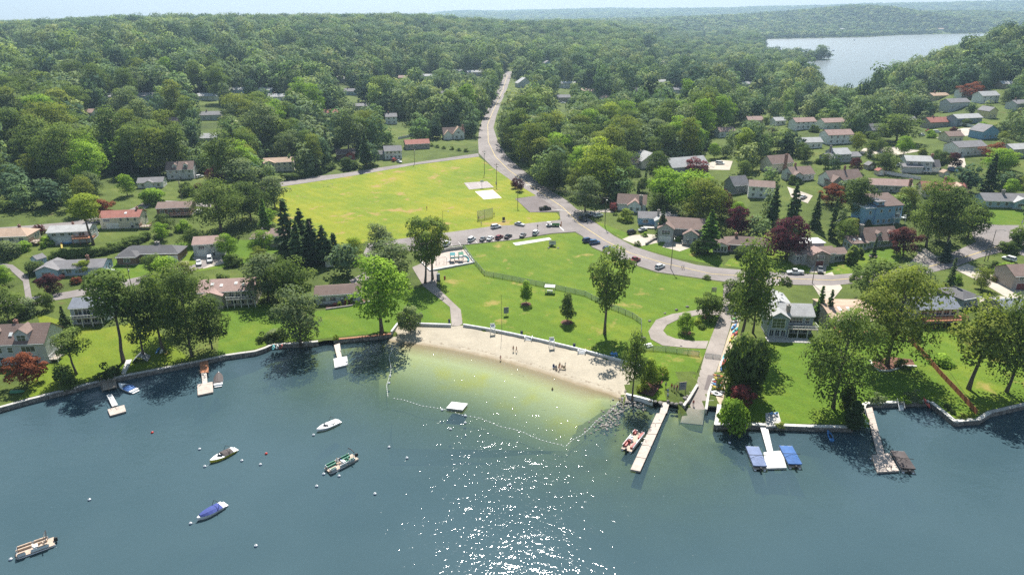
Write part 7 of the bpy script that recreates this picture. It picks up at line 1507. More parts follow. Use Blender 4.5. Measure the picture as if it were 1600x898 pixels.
for du in (0, 9): p, q = G(167 + du * .9, 617, 1.7), G(175 + du, 632, 1.5); MB().tube([p, q], .04, 5).tube([p, p - Vector((0, 0, 1))], .03, 4).tube([q, q - Vector((0, 0, 1))], .03, 4).build('handrail', M['white'], d1)
lf = dock('weathered wooden boat lift frame at the left sea wall', [('landing_board', [(159, 597), (180, 592), (183, 604), (161, 609)], .9, .18, M['wood'], None, 7)], 'boat_lift')
piles(lf, [(160, 610), (182, 605), (160, 600), (181, 594), (170, 608)], 2.4); MB().tube([G(160, 598, 2.4), G(181, 592, 2.4)], .07, 5).tube([G(160, 609, 2.3), G(182, 604, 2.3)], .07, 5).build('lift_beam', M['wood'], lf)
d2 = dock('brown dock with orange boards at the shore and pale float', [('shore_board', [(312, 561), (325, 558), (326, 581), (313, 582)], 1.0, .2, ORANGEW, None, 10), ('gangway', [(315, 583), (323, 582), (324, 598), (316, 599)], .6, .15, DOCKM, (.9, .5), 1), ('platform_board', [(308, 600), (332, 596), (333, 612), (309, 617)], .5, .4, BDOCK, None, 5)])
piles(d2, [(312, 572), (326, 570), (312, 582), (326, 581)], 1.1)
d3 = dock('short grey dock with square float at the boat landing', [('gangway', [(522, 540), (531, 537), (534, 557), (527, 559)], .7, .15, DOCKM, (.95, .5), 1), ('platform_board', [(521, 560), (542, 556), (544, 569), (523, 574)], .5, .4, WDOCK, None, 5)])
d4 = dock('long pale floating dock beside the boat ramp', [('gangway', [(1035, 629), (1047, 627), (1042, 643), (1030, 645)], .8, .18, DOCKM, (1.0, .5), 1), ('dock_section', [(1026, 645), (1041, 644), (1000, 736), (985, 733)], .5, .4, BDOCK, None, 5)])
piles(d4, [(1009, 690), (1024, 665)], 1.2, .06, M['grey_metal'])
for k, (u, v) in enumerate(((1030, 655), (1007, 685), (1003, 692), (1016, 697))): MB().box(-.2, .2, -.07, .07, 0, .16).build('cleat', M['grey_metal'], d4, G(u, v, .5))
d5 = dock('white L-shaped dock with two covered pontoon boats', [('gangway_board', [(1184, 656), (1196, 655), (1208, 704), (1199, 706)], .6, .2, WDOCK, (1.0, .55), 6), ('platform_board', [(1193, 706), (1222, 703), (1229, 730), (1197, 731)], .5, .4, WDOCK, None, 5)])
tr = dock('stone terrace landing with chairs above the white dock', [('terrace_slab', [(1196, 645), (1216, 643), (1222, 664), (1197, 666)], 1.35, .5, M['concrete'], None, 3)], 'terrace')
for u, v in ((1204, 648), (1212, 648)):
    o = thing('garden_chair', 'blue-grey garden chair %s on the dock terrace' % ('nearer the ramp' if u == 1204 else 'nearer the oak'), 'chair', G(u, v, 1.36), R(200), 'garden chairs on the terrace'); MB().box(-.3, .3, -.3, .3, .35, .42).build('seat', COL['blue'], o); MB().box(-.3, .3, .25, .33, .42, 1.0).build('backrest', COL['blue'], o)
    for x in (-.27, .27):
        for y in (-.27, .27): MB().box(x - .03, x + .03, y - .03, y + .03, 0, .35).build('leg', COL['blue'], o)
d6 = dock('weathered dock with long gangway at the stone basin', [('gangway_board', [(1352, 640), (1362, 638), (1382, 706), (1371, 709)], .7, .2, BDOCK, (1.15, .55), 8), ('platform_board', [(1362, 710), (1389, 707), (1405, 735), (1371, 737)], .5, .4, BDOCK, None, 5)])
piles(d6, [(1384, 732), (1392, 733), (1362, 718)], 1.4); MB().tube([G(1352, 660, 1.9), G(1353, 632, 4.2)], .05, 5).build('flag_mast', M['white'], d6)
ra = dock('white square swim raft inside the buoy line', [('raft_deck', [(697, 637), (706, 627), (731, 630), (723, 640)], .75, .16, WDOCK, None, 1), ('raft_float', [(698, 637.6), (707, 628), (730, 631), (722, 640.4)], .55, .75, M['grey_metal'], None, 1)], 'swim_raft')
bp = dock('concrete boat platform with timber edge at the ramp foot', [('slab', [(1104, 625), (1128, 625), (1127, 633), (1103, 632)], 1.05, .6, M['pale_concrete'], None, 1)], 'boat_platform')
ws = dock('white ladder steps into the little basin', [('step', [(1402, 625), (1411, 624), (1414, 637), (1406, 638)], .9, .08, M['white'], (1.4, -.2), 5)], 'water_steps')
for u in (0, 9): MB().tube([G(1402 + u, 622, 2.1), G(1405 + u, 637, 1.0), G(1405 + u, 639, 0)], .05, 5).build('handrail', M['white'], ws)
st = dock('pale stone steps down to the left sea wall', [('step', [(198, 566), (207, 565), (196, 584), (189, 584)], 1.2, .15, M['pale_concrete'], (2.0, 1.25), 7)], 'garden_steps')
def buoy(u, v, label, c='white', r=.31):
    p = G(u, v, 0); o = thing('mooring_buoy', label, 'buoy', p, 0, 'mooring buoys'); prof = [(r * math.sin(math.pi * i / 8), .12 - r * math.cos(math.pi * i / 8) * .9) for i in range(9)]
    MB().lathe(prof, 12).build('ball', GEL if c == 'white' else plain('buoy_red', (.65, .05, .03), .4, .1), o, smooth=True); MB().lathe([(.001, .42), (.07, .42), (.07, .55), (.001, .55)], 6).build('ring', M['grey_metal'], o)
    if c == 'white': MB().lathe([(r * .985, .06), (r * 1.01, .12), (r * .985, .18)], 12).build('band', BLUEC, o)
for b in [(17, 874, 'white mooring buoy of the tan pontoon boat'), (140, 781, 'lone white buoy between tan pontoon and blue covered boat'), (298, 818, 'white mooring buoy of the dark blue covered speedboat'), (320, 729, 'white mooring buoy of the yellow-striped speedboat'), (312, 702, 'small white buoy above the yellow-striped speedboat'), (378, 720, 'small white buoy right of the yellow-striped speedboat'),
          (238, 676, 'lone red buoy off the left docks', 'red'), (416, 709, 'lone red buoy between speedboat and green pontoon', 'red'), (407, 726, 'small white buoy below the red buoy'), (490, 680, 'white mooring buoy of the open-cockpit speedboat'), (506, 741, 'white mooring buoy of the green pontoon boat'), (530, 744, 'small white buoy just below the green pontoon boat'), (636, 716, 'lone white buoy below the swim raft'), (608, 699, 'small white buoy left of the lone raft buoy'),
          (586, 772, 'white buoy near the first sun glints'), (400, 853, 'white buoy at the bottom left of the glitter'), (797, 758, 'white buoy in the middle of the sun glitter'), (704, 671, 'white buoy outside the swim line'), (495, 760, 'tiny white buoy under the green pontoon boat'), (727, 661, 'white float just outside the swim line bend'), (1140, 692, 'white buoy left of the slate-blue covered boat'), (1361, 717, 'pale blue fender ball at the right-hand dock')]: buoy(*b)
def swimline(label, px):
    o = thing('swim_line', label, 'buoy line', (0, 0, 0), 0, 'buoy lines of the swimming area'); pts = [G(u, v, .08) for u, v in px]; q = [pts[0]]
    for a, b in zip(pts, pts[1:]):
        k = max(2, int((b - a).length / 2.5)); n = Vector((-(b - a).y, (b - a).x, 0)).normalized()
        q += [a.lerp(b, (j + 1) / k) + n * .35 * math.sin((j + 1) / k * 3.14 * 2.5) for j in range(k)]
    MB().tube(q, .03, 4).build('rope', M['white'], o); f = MB()
    for a, b in zip(q, q[1:]):
        for t in (.12, .45, .78):
            c = a.lerp(b, t); f.lathe([(.001, -.09), (.11, -.06), (.13, 0.02), (.11, .09), (.001, .12)], 6, (c.x, c.y, .06))
    fo = f.build('float', GEL, o); fo['kind'] = 'stuff'
swimline('left side of the white buoy line from beach to deep water', [(612, 536), (609, 575), (604, 620)]); swimline('long outer side of the white buoy line past the raft', [(614, 622), (692, 640), (745, 653), (800, 671), (880, 697)]); swimline('right side of the white buoy line toward the rocks', [(884, 697), (930, 662), (969, 627)])
for u, v in ((609.5, 588), (608, 599), (691, 641), (727, 650)): buoy(u, v, {588: 'tan marker float higher on the left swim line', 599: 'tan marker float lower on the left swim line', 641: 'marker float where the outer swim line starts to sag', 650: 'white marker ball on the swim line by the raft'}[v], 'white', .34)
def rockmesh(seed, s=1.0):
    b = bmesh.new(); bmesh.ops.create_icosphere(b, subdivisions=2, radius=1.0); r = random.Random(seed); ph = [Vector((r.gauss(0, 1), r.gauss(0, 1), r.gauss(0, 1))).normalized() for _ in range(7)]; am = [r.uniform(.55, .95) for _ in ph]
    for v in b.verts:
        for n, a in zip(ph, am):
            d = v.co.dot(n)
            if d > a: v.co -= n * (d - a) * .9
        v.co *= s
    me = bpy.data.meshes.new('boulder'); b.to_mesh(me); b.free(); me.materials.append(M['rock']); return me
M['rock'] = plain('shore_rock', (.22, .20, .18), .9, .4, 1.5, bumps=.5)
ROCKS = [rockmesh(i) for i in range(5)]
def boulder(u, v, rpx, label):
    p = G(u, v); r = rpx / ppm(p); o = bpy.data.objects.new('boulder', ROCKS[rngv.randrange(5)]); col.objects.link(o); o.location = (p.x, p.y, p.z + r * .25); o.scale = (r * rngv.uniform(.9, 1.2), r * rngv.uniform(.8, 1.1), r * rngv.uniform(.6, .8)); o.rotation_euler = (0, 0, rngv.uniform(0, 6)); tag(o, label, 'rock', 'boulders on the park lawn')
for b in [(1039, 490, 2.4, 'small pale boulder left of two on the lawn above the loop path'), (1057, 485, 3, 'boulder in the middle above the loop path'), (1074, 480, 3, 'boulder nearest the spreading island tree'), (1015, 502, 2.6, 'lone boulder on the lawn outside the loop path bend'), (1006, 530, 4.5, 'large boulder at the fence corner by the loop path'), (857, 388, 2, 'white stone left of the white sign'), (872, 388, 2, 'white stone right of the white sign'), (1064, 541, 2.2, 'tan stone on the lower edge of the loop path'), (1345, 402, 2.4, 'stone ring fire pit edge stone on the cape lawn')]: boulder(*b)
for k, (u, v, r_) in enumerate([(1024, 628, 3.4), (1032, 630, 3.8), (1050, 631, 4), (1057, 632, 3.6), (1064, 631, 4.2), (1070, 627, 3.6), (1074, 620, 3.2), (1077, 614, 2.8), (1016, 627, 3.2), (1044, 627, 3.0)]):
    boulder(u, v, r_, ['rounded boulder at the white wall end of the point', 'rounded boulder left of the dock gangway', 'wide boulder right of the dock gangway', 'flat boulder in the middle of the point edge', 'biggest boulder near the ramp corner of the point', 'boulder at the ramp corner of the point', 'boulder beside the ramp edge', 'small boulder highest on the ramp edge', 'low boulder against the short white wall', 'boulder under the dock gangway'][k])
rv = []; rf = []; m = MB(); rr = random.Random(3)
for i in range(270):
    t = rr.random(); u = 982 - 46 * t + rr.gauss(0, 5 + 8 * t); v = 618 + 56 * t + rr.gauss(0, 5)
    if i > 225: u, v = rr.uniform(985, 1012), rr.uniform(624, 642)
    p = G(u, v, 0); r = rr.uniform(.16, .46) * (1 - .3 * t); me = ROCKS[i % 5]; a = rr.uniform(0, 6.28); ca, sa = math.cos(a), math.sin(a); zc = rr.uniform(-.12, .18) * (1 - .6 * t) + (.25 if t < .15 else 0)
    m.add([(p.x + (q.co.x * ca - q.co.y * sa) * r, p.y + (q.co.x * sa + q.co.y * ca) * r, zc + q.co.z * r * .7) for q in me.vertices], [tuple(f.vertices) for f in me.polygons])
rp = m.build('riprap_rocks', M['rock']); rp['kind'] = 'stuff'
CARSPEC = dict(  # length, width, belt, roof, (hood end, windshield top, rear glass top, rear glass base) as x fractions of the half length, front positive
    sedan=(4.7, 1.82, .95, 1.44, (.34, .08, -.42, -.72)), suv=(4.7, 1.88, 1.05, 1.74, (.42, .22, -.82, -.97)), van=(5.0, 1.95, 1.08, 1.78, (.62, .30, -.84, -.98)), wagon=(4.8, 1.84, 1.0, 1.60, (.40, .14, -.74, -.95)), pickup=(5.7, 1.98, 1.10, 1.84, (.44, .26, -.18, -.24)))
CARM = {}
def car_meshes(t):
    if t in CARM: return CARM[t]
    L, W_, belt, roof, (a, b, c, d) = CARSPEC[t]; h = L / 2; w = W_ / 2; pk = t == 'pickup'; rg = []
    for x, top, k, bot in ((-h, .62, .86, .48), (-h + .10, belt - .10, .94, .34), (-h + .45, belt - .02, 1, .30), (-h * .4, belt, 1, .24), (a * h, belt, 1, .24), (h * .62, belt - .10, 1, .28), (h - .28, belt - .20, .95, .32), (h - .06, .66, .84, .40)):
        rg.append([(x, -w * k, bot), (x, -w * k, min(.72, top - .02)), (x, -w * k * .93, top - .06), (x, -w * k * .82, top), (x, w * k * .82, top), (x, w * k * .93, top - .06), (x, w * k, min(.72, top - .02)), (x, w * k, bot)])
    body = MB().loft(rg)
    if pk:
        for x0, x1, y0, y1 in ((-h + .12, d * h - .05, -w * .96, -w * .86), (-h + .12, d * h - .05, w * .86, w * .96), (-h + .05, -h + .16, -w * .96, w * .96)): body.box(x0, x1, y0, y1, belt - .06, belt + .12)
    body.box(-h - .04, -h + .12, -w * .85, w * .85, .36, .52).box(h - .12, h + .02, -w * .82, w * .82, .34, .50)
    gh = MB().loft([[(x, -w * kb, belt - .02), (x2, -w * kt, roof - .07), (x2, w * kt, roof - .07), (x, w * kb, belt - .02)] for x, x2, kb, kt in ((d * h, c * h, .80, .68), (d * h * .5 + a * h * .5, (b + c) / 2 * h, .86, .72), (a * h, b * h, .80, .66))])
    rf = MB().loft([[(x, -w * k, roof - .085), (x, -w * k * .9, roof), (x, w * k * .9, roof), (x, w * k, roof - .085)] for x, k in ((c * h - .08, .68), ((b + c) / 2 * h, .76), (b * h + .06, .68))])
    for s_ in (-1, 1):
        for (x0, x1, k0, k1) in ((a * h, b * h, .83, .69), (d * h, c * h, .83, .70), ((a + d) / 2 * h, (b + c) / 2 * h, .875, .745)):
            rf.tube([(x0, s_ * w * k0, belt - .02), (x1, s_ * w * k1, roof - .06)], .045, 4)
    ty = MB().tube([(0, -.11, 0), (0, .11, 0)], .34 if t in ('sedan', 'wagon') else .38, 14); ri = MB().tube([(0, -.118, 0), (0, .118, 0)], .21, 10)
    hl = MB().box(-.06, .05, -.2, .2, -.07, .07); tl = MB().box(-.05, .06, -.12, .12, -.12, .12)
    CARM[t] = dict(body=body.mesh('body', plain('car_paint_base', (.5, .5, .5), .25)), glass=gh.mesh('window_glass', M['car_glass']), roof=rf.mesh('roof', plain('car_paint_base', (.5, .5, .5), .25)), tyre=ty.mesh('tyre', M['black']), rim=ri.mesh('rim', M['grey_metal']), hl=hl.mesh('headlight', M['lamp_glass']), tl=tl.mesh('tail_light', M['tail_glass']))
    return CARM[t]
def carpaint(k, c): m = plain('car_paint_' + k, c, .22, .04, .8, spec=.6); return m
PAINT = {k: carpaint(k, c) for k, c in dict(white=(.76, .76, .75), silver=(.48, .49, .50), grey=(.16, .165, .17), black=(.016, .017, .019), red=(.36, .02, .02), maroon=(.20, .035, .04), navy=(.035, .075, .16), blue=(.05, .13, .26), green=(.08, .22, .07)).items()}
def slotmat(o, m): o.material_slots[0].link = 'OBJECT'; o.material_slots[0].material = m
def car(t, paint, u, v, hu, hv, label, group='cars on the roads and driveways', z=0.16):
    L, W_, belt, roof, f = CARSPEC[t]; h = L / 2; m = car_meshes(t); p = G(u, v); q = G(u + hu, v + hv); rz = math.atan2(q.y - p.y, q.x - p.x)
    nm = {'sedan': 'parked_car', 'suv': 'parked_suv', 'van': 'parked_van', 'wagon': 'parked_car', 'pickup': 'pickup_truck'}[t]
    o = thing(nm, label, 'pickup truck' if t == 'pickup' else 'van' if t == 'van' else 'car', (p.x, p.y, p.z + z), rz, group)
    slotmat(part('body', m['body'], o), PAINT[paint]); part('windows', m['glass'], o).name = 'window_glass'; slotmat(part('roof', m['roof'], o), PAINT[paint])
    for x in (-.60 * h, .62 * h):
        for y in (-1, 1): w_ = part('wheel', m['tyre'], o, (x, y * (W_ / 2 - .09), .34 if t in ('sedan', 'wagon') else .38)); part('rim', m['rim'], w_)
    for y in (-1, 1): part('headlight', m['hl'], o, (h - .08, y * W_ * .33, .68)); part('tail_light', m['tl'], o, (-h + .02, y * W_ * .38, .80))
    return o
for a in [
    ('suv', 'white', 698, 383.5, 8, -6, 'white car at the playground end of the parking lane'), ('suv', 'white', 737, 376.5, 6, -4, 'white suv first in the row of parked cars'), ('sedan', 'grey', 755, 375.5, 5, -4, 'dark grey car beside the small white one in the row'), ('sedan', 'white', 766, 374.5, 5, -4, 'small white car between grey and red ones'), ('wagon', 'maroon', 780, 373, 6, -4, 'reddish car in the parking row'), ('sedan', 'black', 794, 371.5, 6, -4, 'black car last in the row by the fence'),
    ('suv', 'white', 775, 356.5, 10, -2, 'white suv across the lane beside the field'), ('sedan', 'silver', 812, 352.5, 10, 2, 'silver car at the lower field corner'), ('sedan', 'grey', 817, 369.5, 5, -5, 'grey car parked near the concrete strip'), ('suv', 'white', 837, 366, 6, -6, 'white suv nearest the concrete strip'),
    ('pickup', 'black', 852, 328, 10, -1, 'black pickup in the small parking lot'), ('suv', 'black', 911, 345, 8, 3, 'black suv first at the junction kerb'), ('sedan', 'black', 918, 340, 8, -3, 'black car behind the junction suv'), ('sedan', 'silver', 925, 336.5, 8, -3, 'silver car mostly hidden at the junction kerb'), ('wagon', 'white', 935, 338.5, 9, -2, 'white car last at the junction kerb'),
    ('suv', 'navy', 918, 378, 8, -2, 'blue suv nearest the lawn corner of the curve'), ('suv', 'blue', 929, 381, 8, -1, 'blue-grey suv second along the curve'), ('wagon', 'navy', 951, 391, 9, -1, 'dark blue car third along the curve'), ('pickup', 'maroon', 991, 409, 9, -3, 'dark red pickup with open bed on the curve'), ('wagon', 'white', 1031, 419, 9, -4, 'white estate car by the shadow-casting pole'),
    ('suv', 'black', 987, 365, 9, -3, 'black car in the bungalow driveway'), ('sedan', 'silver', 1004, 361, 9, -3, 'silver car in the bungalow driveway'), ('van', 'white', 1125, 257, 9, 0, 'white minivan by the long grey house'),
    ('pickup', 'white', 1242, 428, -10, 0, 'white pickup with extended cab on the main road'), ('pickup', 'grey', 1281, 424, 1, 6, 'grey pickup in front of the red garage door'), ('suv', 'white', 1576, 407, -9, -3, 'white suv parked at the right road bend'), ('sedan', 'silver', 1255, 310, 6, -3, 'silver car in the driveway below the brown-roofed houses'),
    ('pickup', 'white', 1498, 262, 3, -5, 'white pickup by the red maple driveway'), ('sedan', 'red', 1471, 246, 9, 0, 'dark red car behind the white-winged house'), ('suv', 'white', 1405, 260, 6, -3, 'white car left of the white-winged house'), ('sedan', 'white', 1360, 244, 6, -1, 'white car by the rambling grey house'),
    ('suv', 'white', 1440, 213, 8, -1, 'white car on the hill street'), ('sedan', 'red', 1450, 206, 6, -1, 'red car on the hill street'), ('van', 'white', 1463, 208, 7, 0, 'white camper trailer on the hill street'),
    ('wagon', 'white', 169, 427, 8, -2, 'white car at the blue-grey ranch garage'), ('sedan', 'white', 311, 413, 1, 8, 'white car in the pale house driveway'), ('van', 'white', 328, 408, 1, 8, 'white van in the pale house driveway'), ('suv', 'black', 281, 402, 2, -8, 'black suv at the dark hipped ranch'), ('suv', 'white', 147, 363, 5, -4, 'white car beside the brown deck'), ('wagon', 'white', 312, 278, 8, -2, 'white car beside the dormered cape'), ('wagon', 'white', 311, 333, 4, -5, 'white car beside the brown ranch deck'),
    ('suv', 'red', 616, 252, 5, -3, 'red car in front of the white house above the field'), ('sedan', 'silver', 624, 254, 6, 2, 'silver car on the upper field road'), ('suv', 'grey', 767, 169, 4, -8, 'grey car driving on the hill road'), ('sedan', 'white', 880, 162, 6, 0, 'white car before the central grey house'), ('sedan', 'silver', 806, 117, 6, -1, 'silver car near the top of the road'), ('sedan', 'white', 815, 119, 6, -1, 'white car near the top of the road'), ('suv', 'blue', 1488, 268, 6, 1, 'blue tarped car by the red maple'),
]: car(*a)
p = G(858, 354); o = thing('utility_cart', 'white work cart towing a green trailer at the junction', 'cart', (p.x, p.y, p.z + .15), 0, None)
MB().box(-1.3, 1.2, -.7, .7, .35, .7).box(.3, 1.2, -.7, .7, .7, .95).build('body', PAINT['white'], o); MB().box(-1.0, .6, -.7, .7, 1.85, 1.92).build('canopy', PAINT['white'], o); MB().box(-.6, .1, -.6, .6, .7, .95).box(-.7, -.55, -.6, .6, .95, 1.4).build('seat', M['black'], o)
for x in (-.95, .55):
    for y in (-.65, .65): MB().tube([(x, y, .7), (x, y, 1.86)], .03, 4).build('canopy_post', M['grey_metal'], o)
for x in (-.85, .8):
    for y in (-.65, .65): MB().tube([(x, y - .1, .28), (x, y + .1, .28)], .28, 10).build('wheel', M['black'], o)
p = G(868, 354); o = thing('utility_trailer', 'green open trailer behind the white work cart', 'trailer', (p.x, p.y, p.z + .15), 0, None); MB().box(-1.7, 1.7, -.9, .9, .5, .6).box(-1.7, 1.7, -.9, -.82, .6, 1.1).box(-1.7, 1.7, .82, .9, .6, 1.1).box(1.62, 1.7, -.82, .82, .6, 1.1).build('bed', PAINT['green'], o)
for y in (-.95, .95): MB().tube([(0, y - .1, .32), (0, y + .1, .32)], .32, 10).build('wheel', M['black'], o)
MB().tube([(-1.7, 0, .5), (-2.9, 0, .45)], .06, 5).build('drawbar', M['dark_metal'], o)
def body_mesh(pose):
    """one continuous skinned figure, facing -y, feet at z 0"""
    J = {'pel': (0, 0, .95), 'bel': (0, 0, 1.10), 'che': (0, .0, 1.32), 'nec': (0, .01, 1.47), 'hea': (0, -.01, 1.60), 'cro': (0, 0, 1.74), 'shl': (-.17, 0, 1.40), 'shr': (.17, 0, 1.40), 'ell': (-.24, .02, 1.13), 'elr': (.24, .02, 1.13), 'wrl': (-.25, -.06, .89), 'wrr': (.25, -.06, .89), 'hal': (-.25, -.09, .78), 'har': (.25, -.09, .78),
         'hil': (-.10, 0, .90), 'hir': (.10, 0, .90), 'knl': (-.11, -.02, .50), 'knr': (.11, -.02, .50), 'anl': (-.11, .02, .09), 'anr': (.11, .02, .09), 'tol': (-.12, -.15, .04), 'tor': (.12, -.15, .04)}
    if pose == 'walk': J.update(knl=(-.10, -.20, .53), anl=(-.10, -.26, .12), tol=(-.10, -.42, .06), knr=(.10, .06, .50), anr=(.10, .32, .14), tor=(.10, .20, .04), ell=(-.25, .14, 1.15), wrl=(-.23, .16, .91), hal=(-.22, .12, .82), elr=(.25, -.08, 1.14), wrr=(.22, -.26, .98), har=(.21, -.34, .94))
    if pose == 'sit':
        dz = -.50
        for k in ('pel', 'bel', 'che', 'nec', 'hea', 'cro', 'shl', 'shr', 'ell', 'elr', 'wrl', 'wrr', 'hal', 'har', 'hil', 'hir'): J[k] = (J[k][0], J[k][1], J[k][2] + dz)
        J.update(knl=(-.13, -.42, .47), knr=(.13, -.42, .47), anl=(-.13, -.44, .09), anr=(.13, -.44, .09), tol=(-.13, -.6, .04), tor=(.13, -.6, .04), wrl=(-.18, -.24, .55), wrr=(.18, -.24, .55), hal=(-.15, -.32, .54), har=(.15, -.32, .54))
    if pose == 'arm': J.update(elr=(.36, -.10, 1.28), wrr=(.44, -.26, 1.42), har=(.46, -.34, 1.47))
    RD = {'pel': .15, 'bel': .125, 'che': .155, 'nec': .055, 'hea': .105, 'cro': .07, 'shl': .065, 'shr': .065, 'ell': .043, 'elr': .043, 'wrl': .03, 'wrr': .03, 'hal': .04, 'har': .04, 'hil': .095, 'hir': .095, 'knl': .062, 'knr': .062, 'anl': .042, 'anr': .042, 'tol': .038, 'tor': .038}
    E = [('pel', 'bel'), ('bel', 'che'), ('che', 'nec'), ('nec', 'hea'), ('hea', 'cro'), ('che', 'shl'), ('shl', 'ell'), ('ell', 'wrl'), ('wrl', 'hal'), ('che', 'shr'), ('shr', 'elr'), ('elr', 'wrr'), ('wrr', 'har'), ('pel', 'hil'), ('hil', 'knl'), ('knl', 'anl'), ('anl', 'tol'), ('pel', 'hir'), ('hir', 'knr'), ('knr', 'anr'), ('anr', 'tor')]
    ks = list(J); me = bpy.data.meshes.new('body'); me.from_pydata([J[k] for k in ks], [(ks.index(a), ks.index(b)) for a, b in E], []); me.update()
    o = bpy.data.objects.new('body_source', me); col.objects.link(o); md = o.modifiers.new('skin', 'SKIN')
    for k, sv in zip(ks, me.skin_vertices[0].data): sv.radius = (RD[k] * (1.15 if k in ('pel', 'che', 'bel') else 1), RD[k] * (.75 if k in ('pel', 'che', 'bel') else 1)); sv.use_root = k == 'pel'
    sb = o.modifiers.new('sub', 'SUBSURF'); sb.levels = 1; sb.render_levels = 1
    dg = bpy.context.evaluated_depsgraph_get(); r = bpy.data.meshes.new_from_object(o.evaluated_get(dg)); r.name = 'body'
    bpy.data.objects.remove(o)
    base = J['pel'][2]
    r.materials.clear()
    for _ in range(3): r.materials.append(M['trim'])
    idx = []
    for f in r.polygons:
        c = f.center; up = c.z - base; arm = abs(c.x) > .235 and up < .38
        if up > .50 or arm and up < .22: idx.append(0)
        elif up > .02: idx.append(1)
        elif (c.z > .52 if pose != 'sit' else c.y > -.40 and c.z > .33): idx.append(2)
        else: idx.append(0)
    r.polygons.foreach_set('material_index', idx); r.polygons.foreach_set('use_smooth', [True] * len(idx)); r.update()
    return r, J
POSES = {k: body_mesh(k) for k in ('stand', 'walk', 'sit', 'arm')}
SKIN = [plain('skin', (.46, .25, .16), .6, .08), plain('skin_tanned', (.30, .15, .09), .6, .08)]
CL = {k: plain('cloth_' + k, c, .85, .15) for k, c in dict(white=(.66, .66, .64), black=(.02, .02, .024), navy=(.03, .05, .13), blue=(.06, .22, .48), red=(.46, .05, .05), orange=(.62, .22, .05), khaki=(.36, .28, .17), grey=(.26, .27, .28), green=(.07, .22, .12), pink=(.55, .20, .24)).items()}
HAIRM = [plain('hair_dark', (.03, .02, .015), .7, .2), plain('hair_brown', (.11, .06, .03), .7, .2), plain('hair_fair', (.38, .26, .12), .7, .2)]
HAIR = None
def hairmesh():
    m = MB(); m.lathe([(.001, .135), (.06, .125), (.105, .08), (.12, .01), (.112, -.06)], 12); return m.mesh('hair', M['trim'], smooth=True)
HAIR = hairmesh()
FACE = MB().box(-.045, -.02, -.006, .006, .0, .016).box(.02, .045, -.006, .006, .0, .016).box(-.012, .012, -.03, .006, -.045, -.005).box(-.03, .03, -.005, .006, -.075, -.062).mesh('face', M['black'])
def person(u, v, pose, face, top, bottom, label, z=0.0, scale=1.0, skin=0, hair=0, zlev=None, group='people by the lake'):
    p = G(u, v) if zlev is None else G(u, v, zlev); o = thing('person', label, 'person', (p.x, p.y, p.z + z), R(face), group); o.scale = (scale,) * 3
    me, J = POSES[pose]; b = part('body', me, o)
    for i, mt in enumerate((SKIN[skin], top, bottom)): b.material_slots[i].link = 'OBJECT'; b.material_slots[i].material = mt
    hd = J['hea']; h_ = part('hair', HAIR, o, (hd[0], hd[1] + .018, hd[2] + .02)); slotmat(h_, HAIRM[hair]); part('face', FACE, o, (hd[0], hd[1] - .108, hd[2] + .03))
    return o
C_ = CL
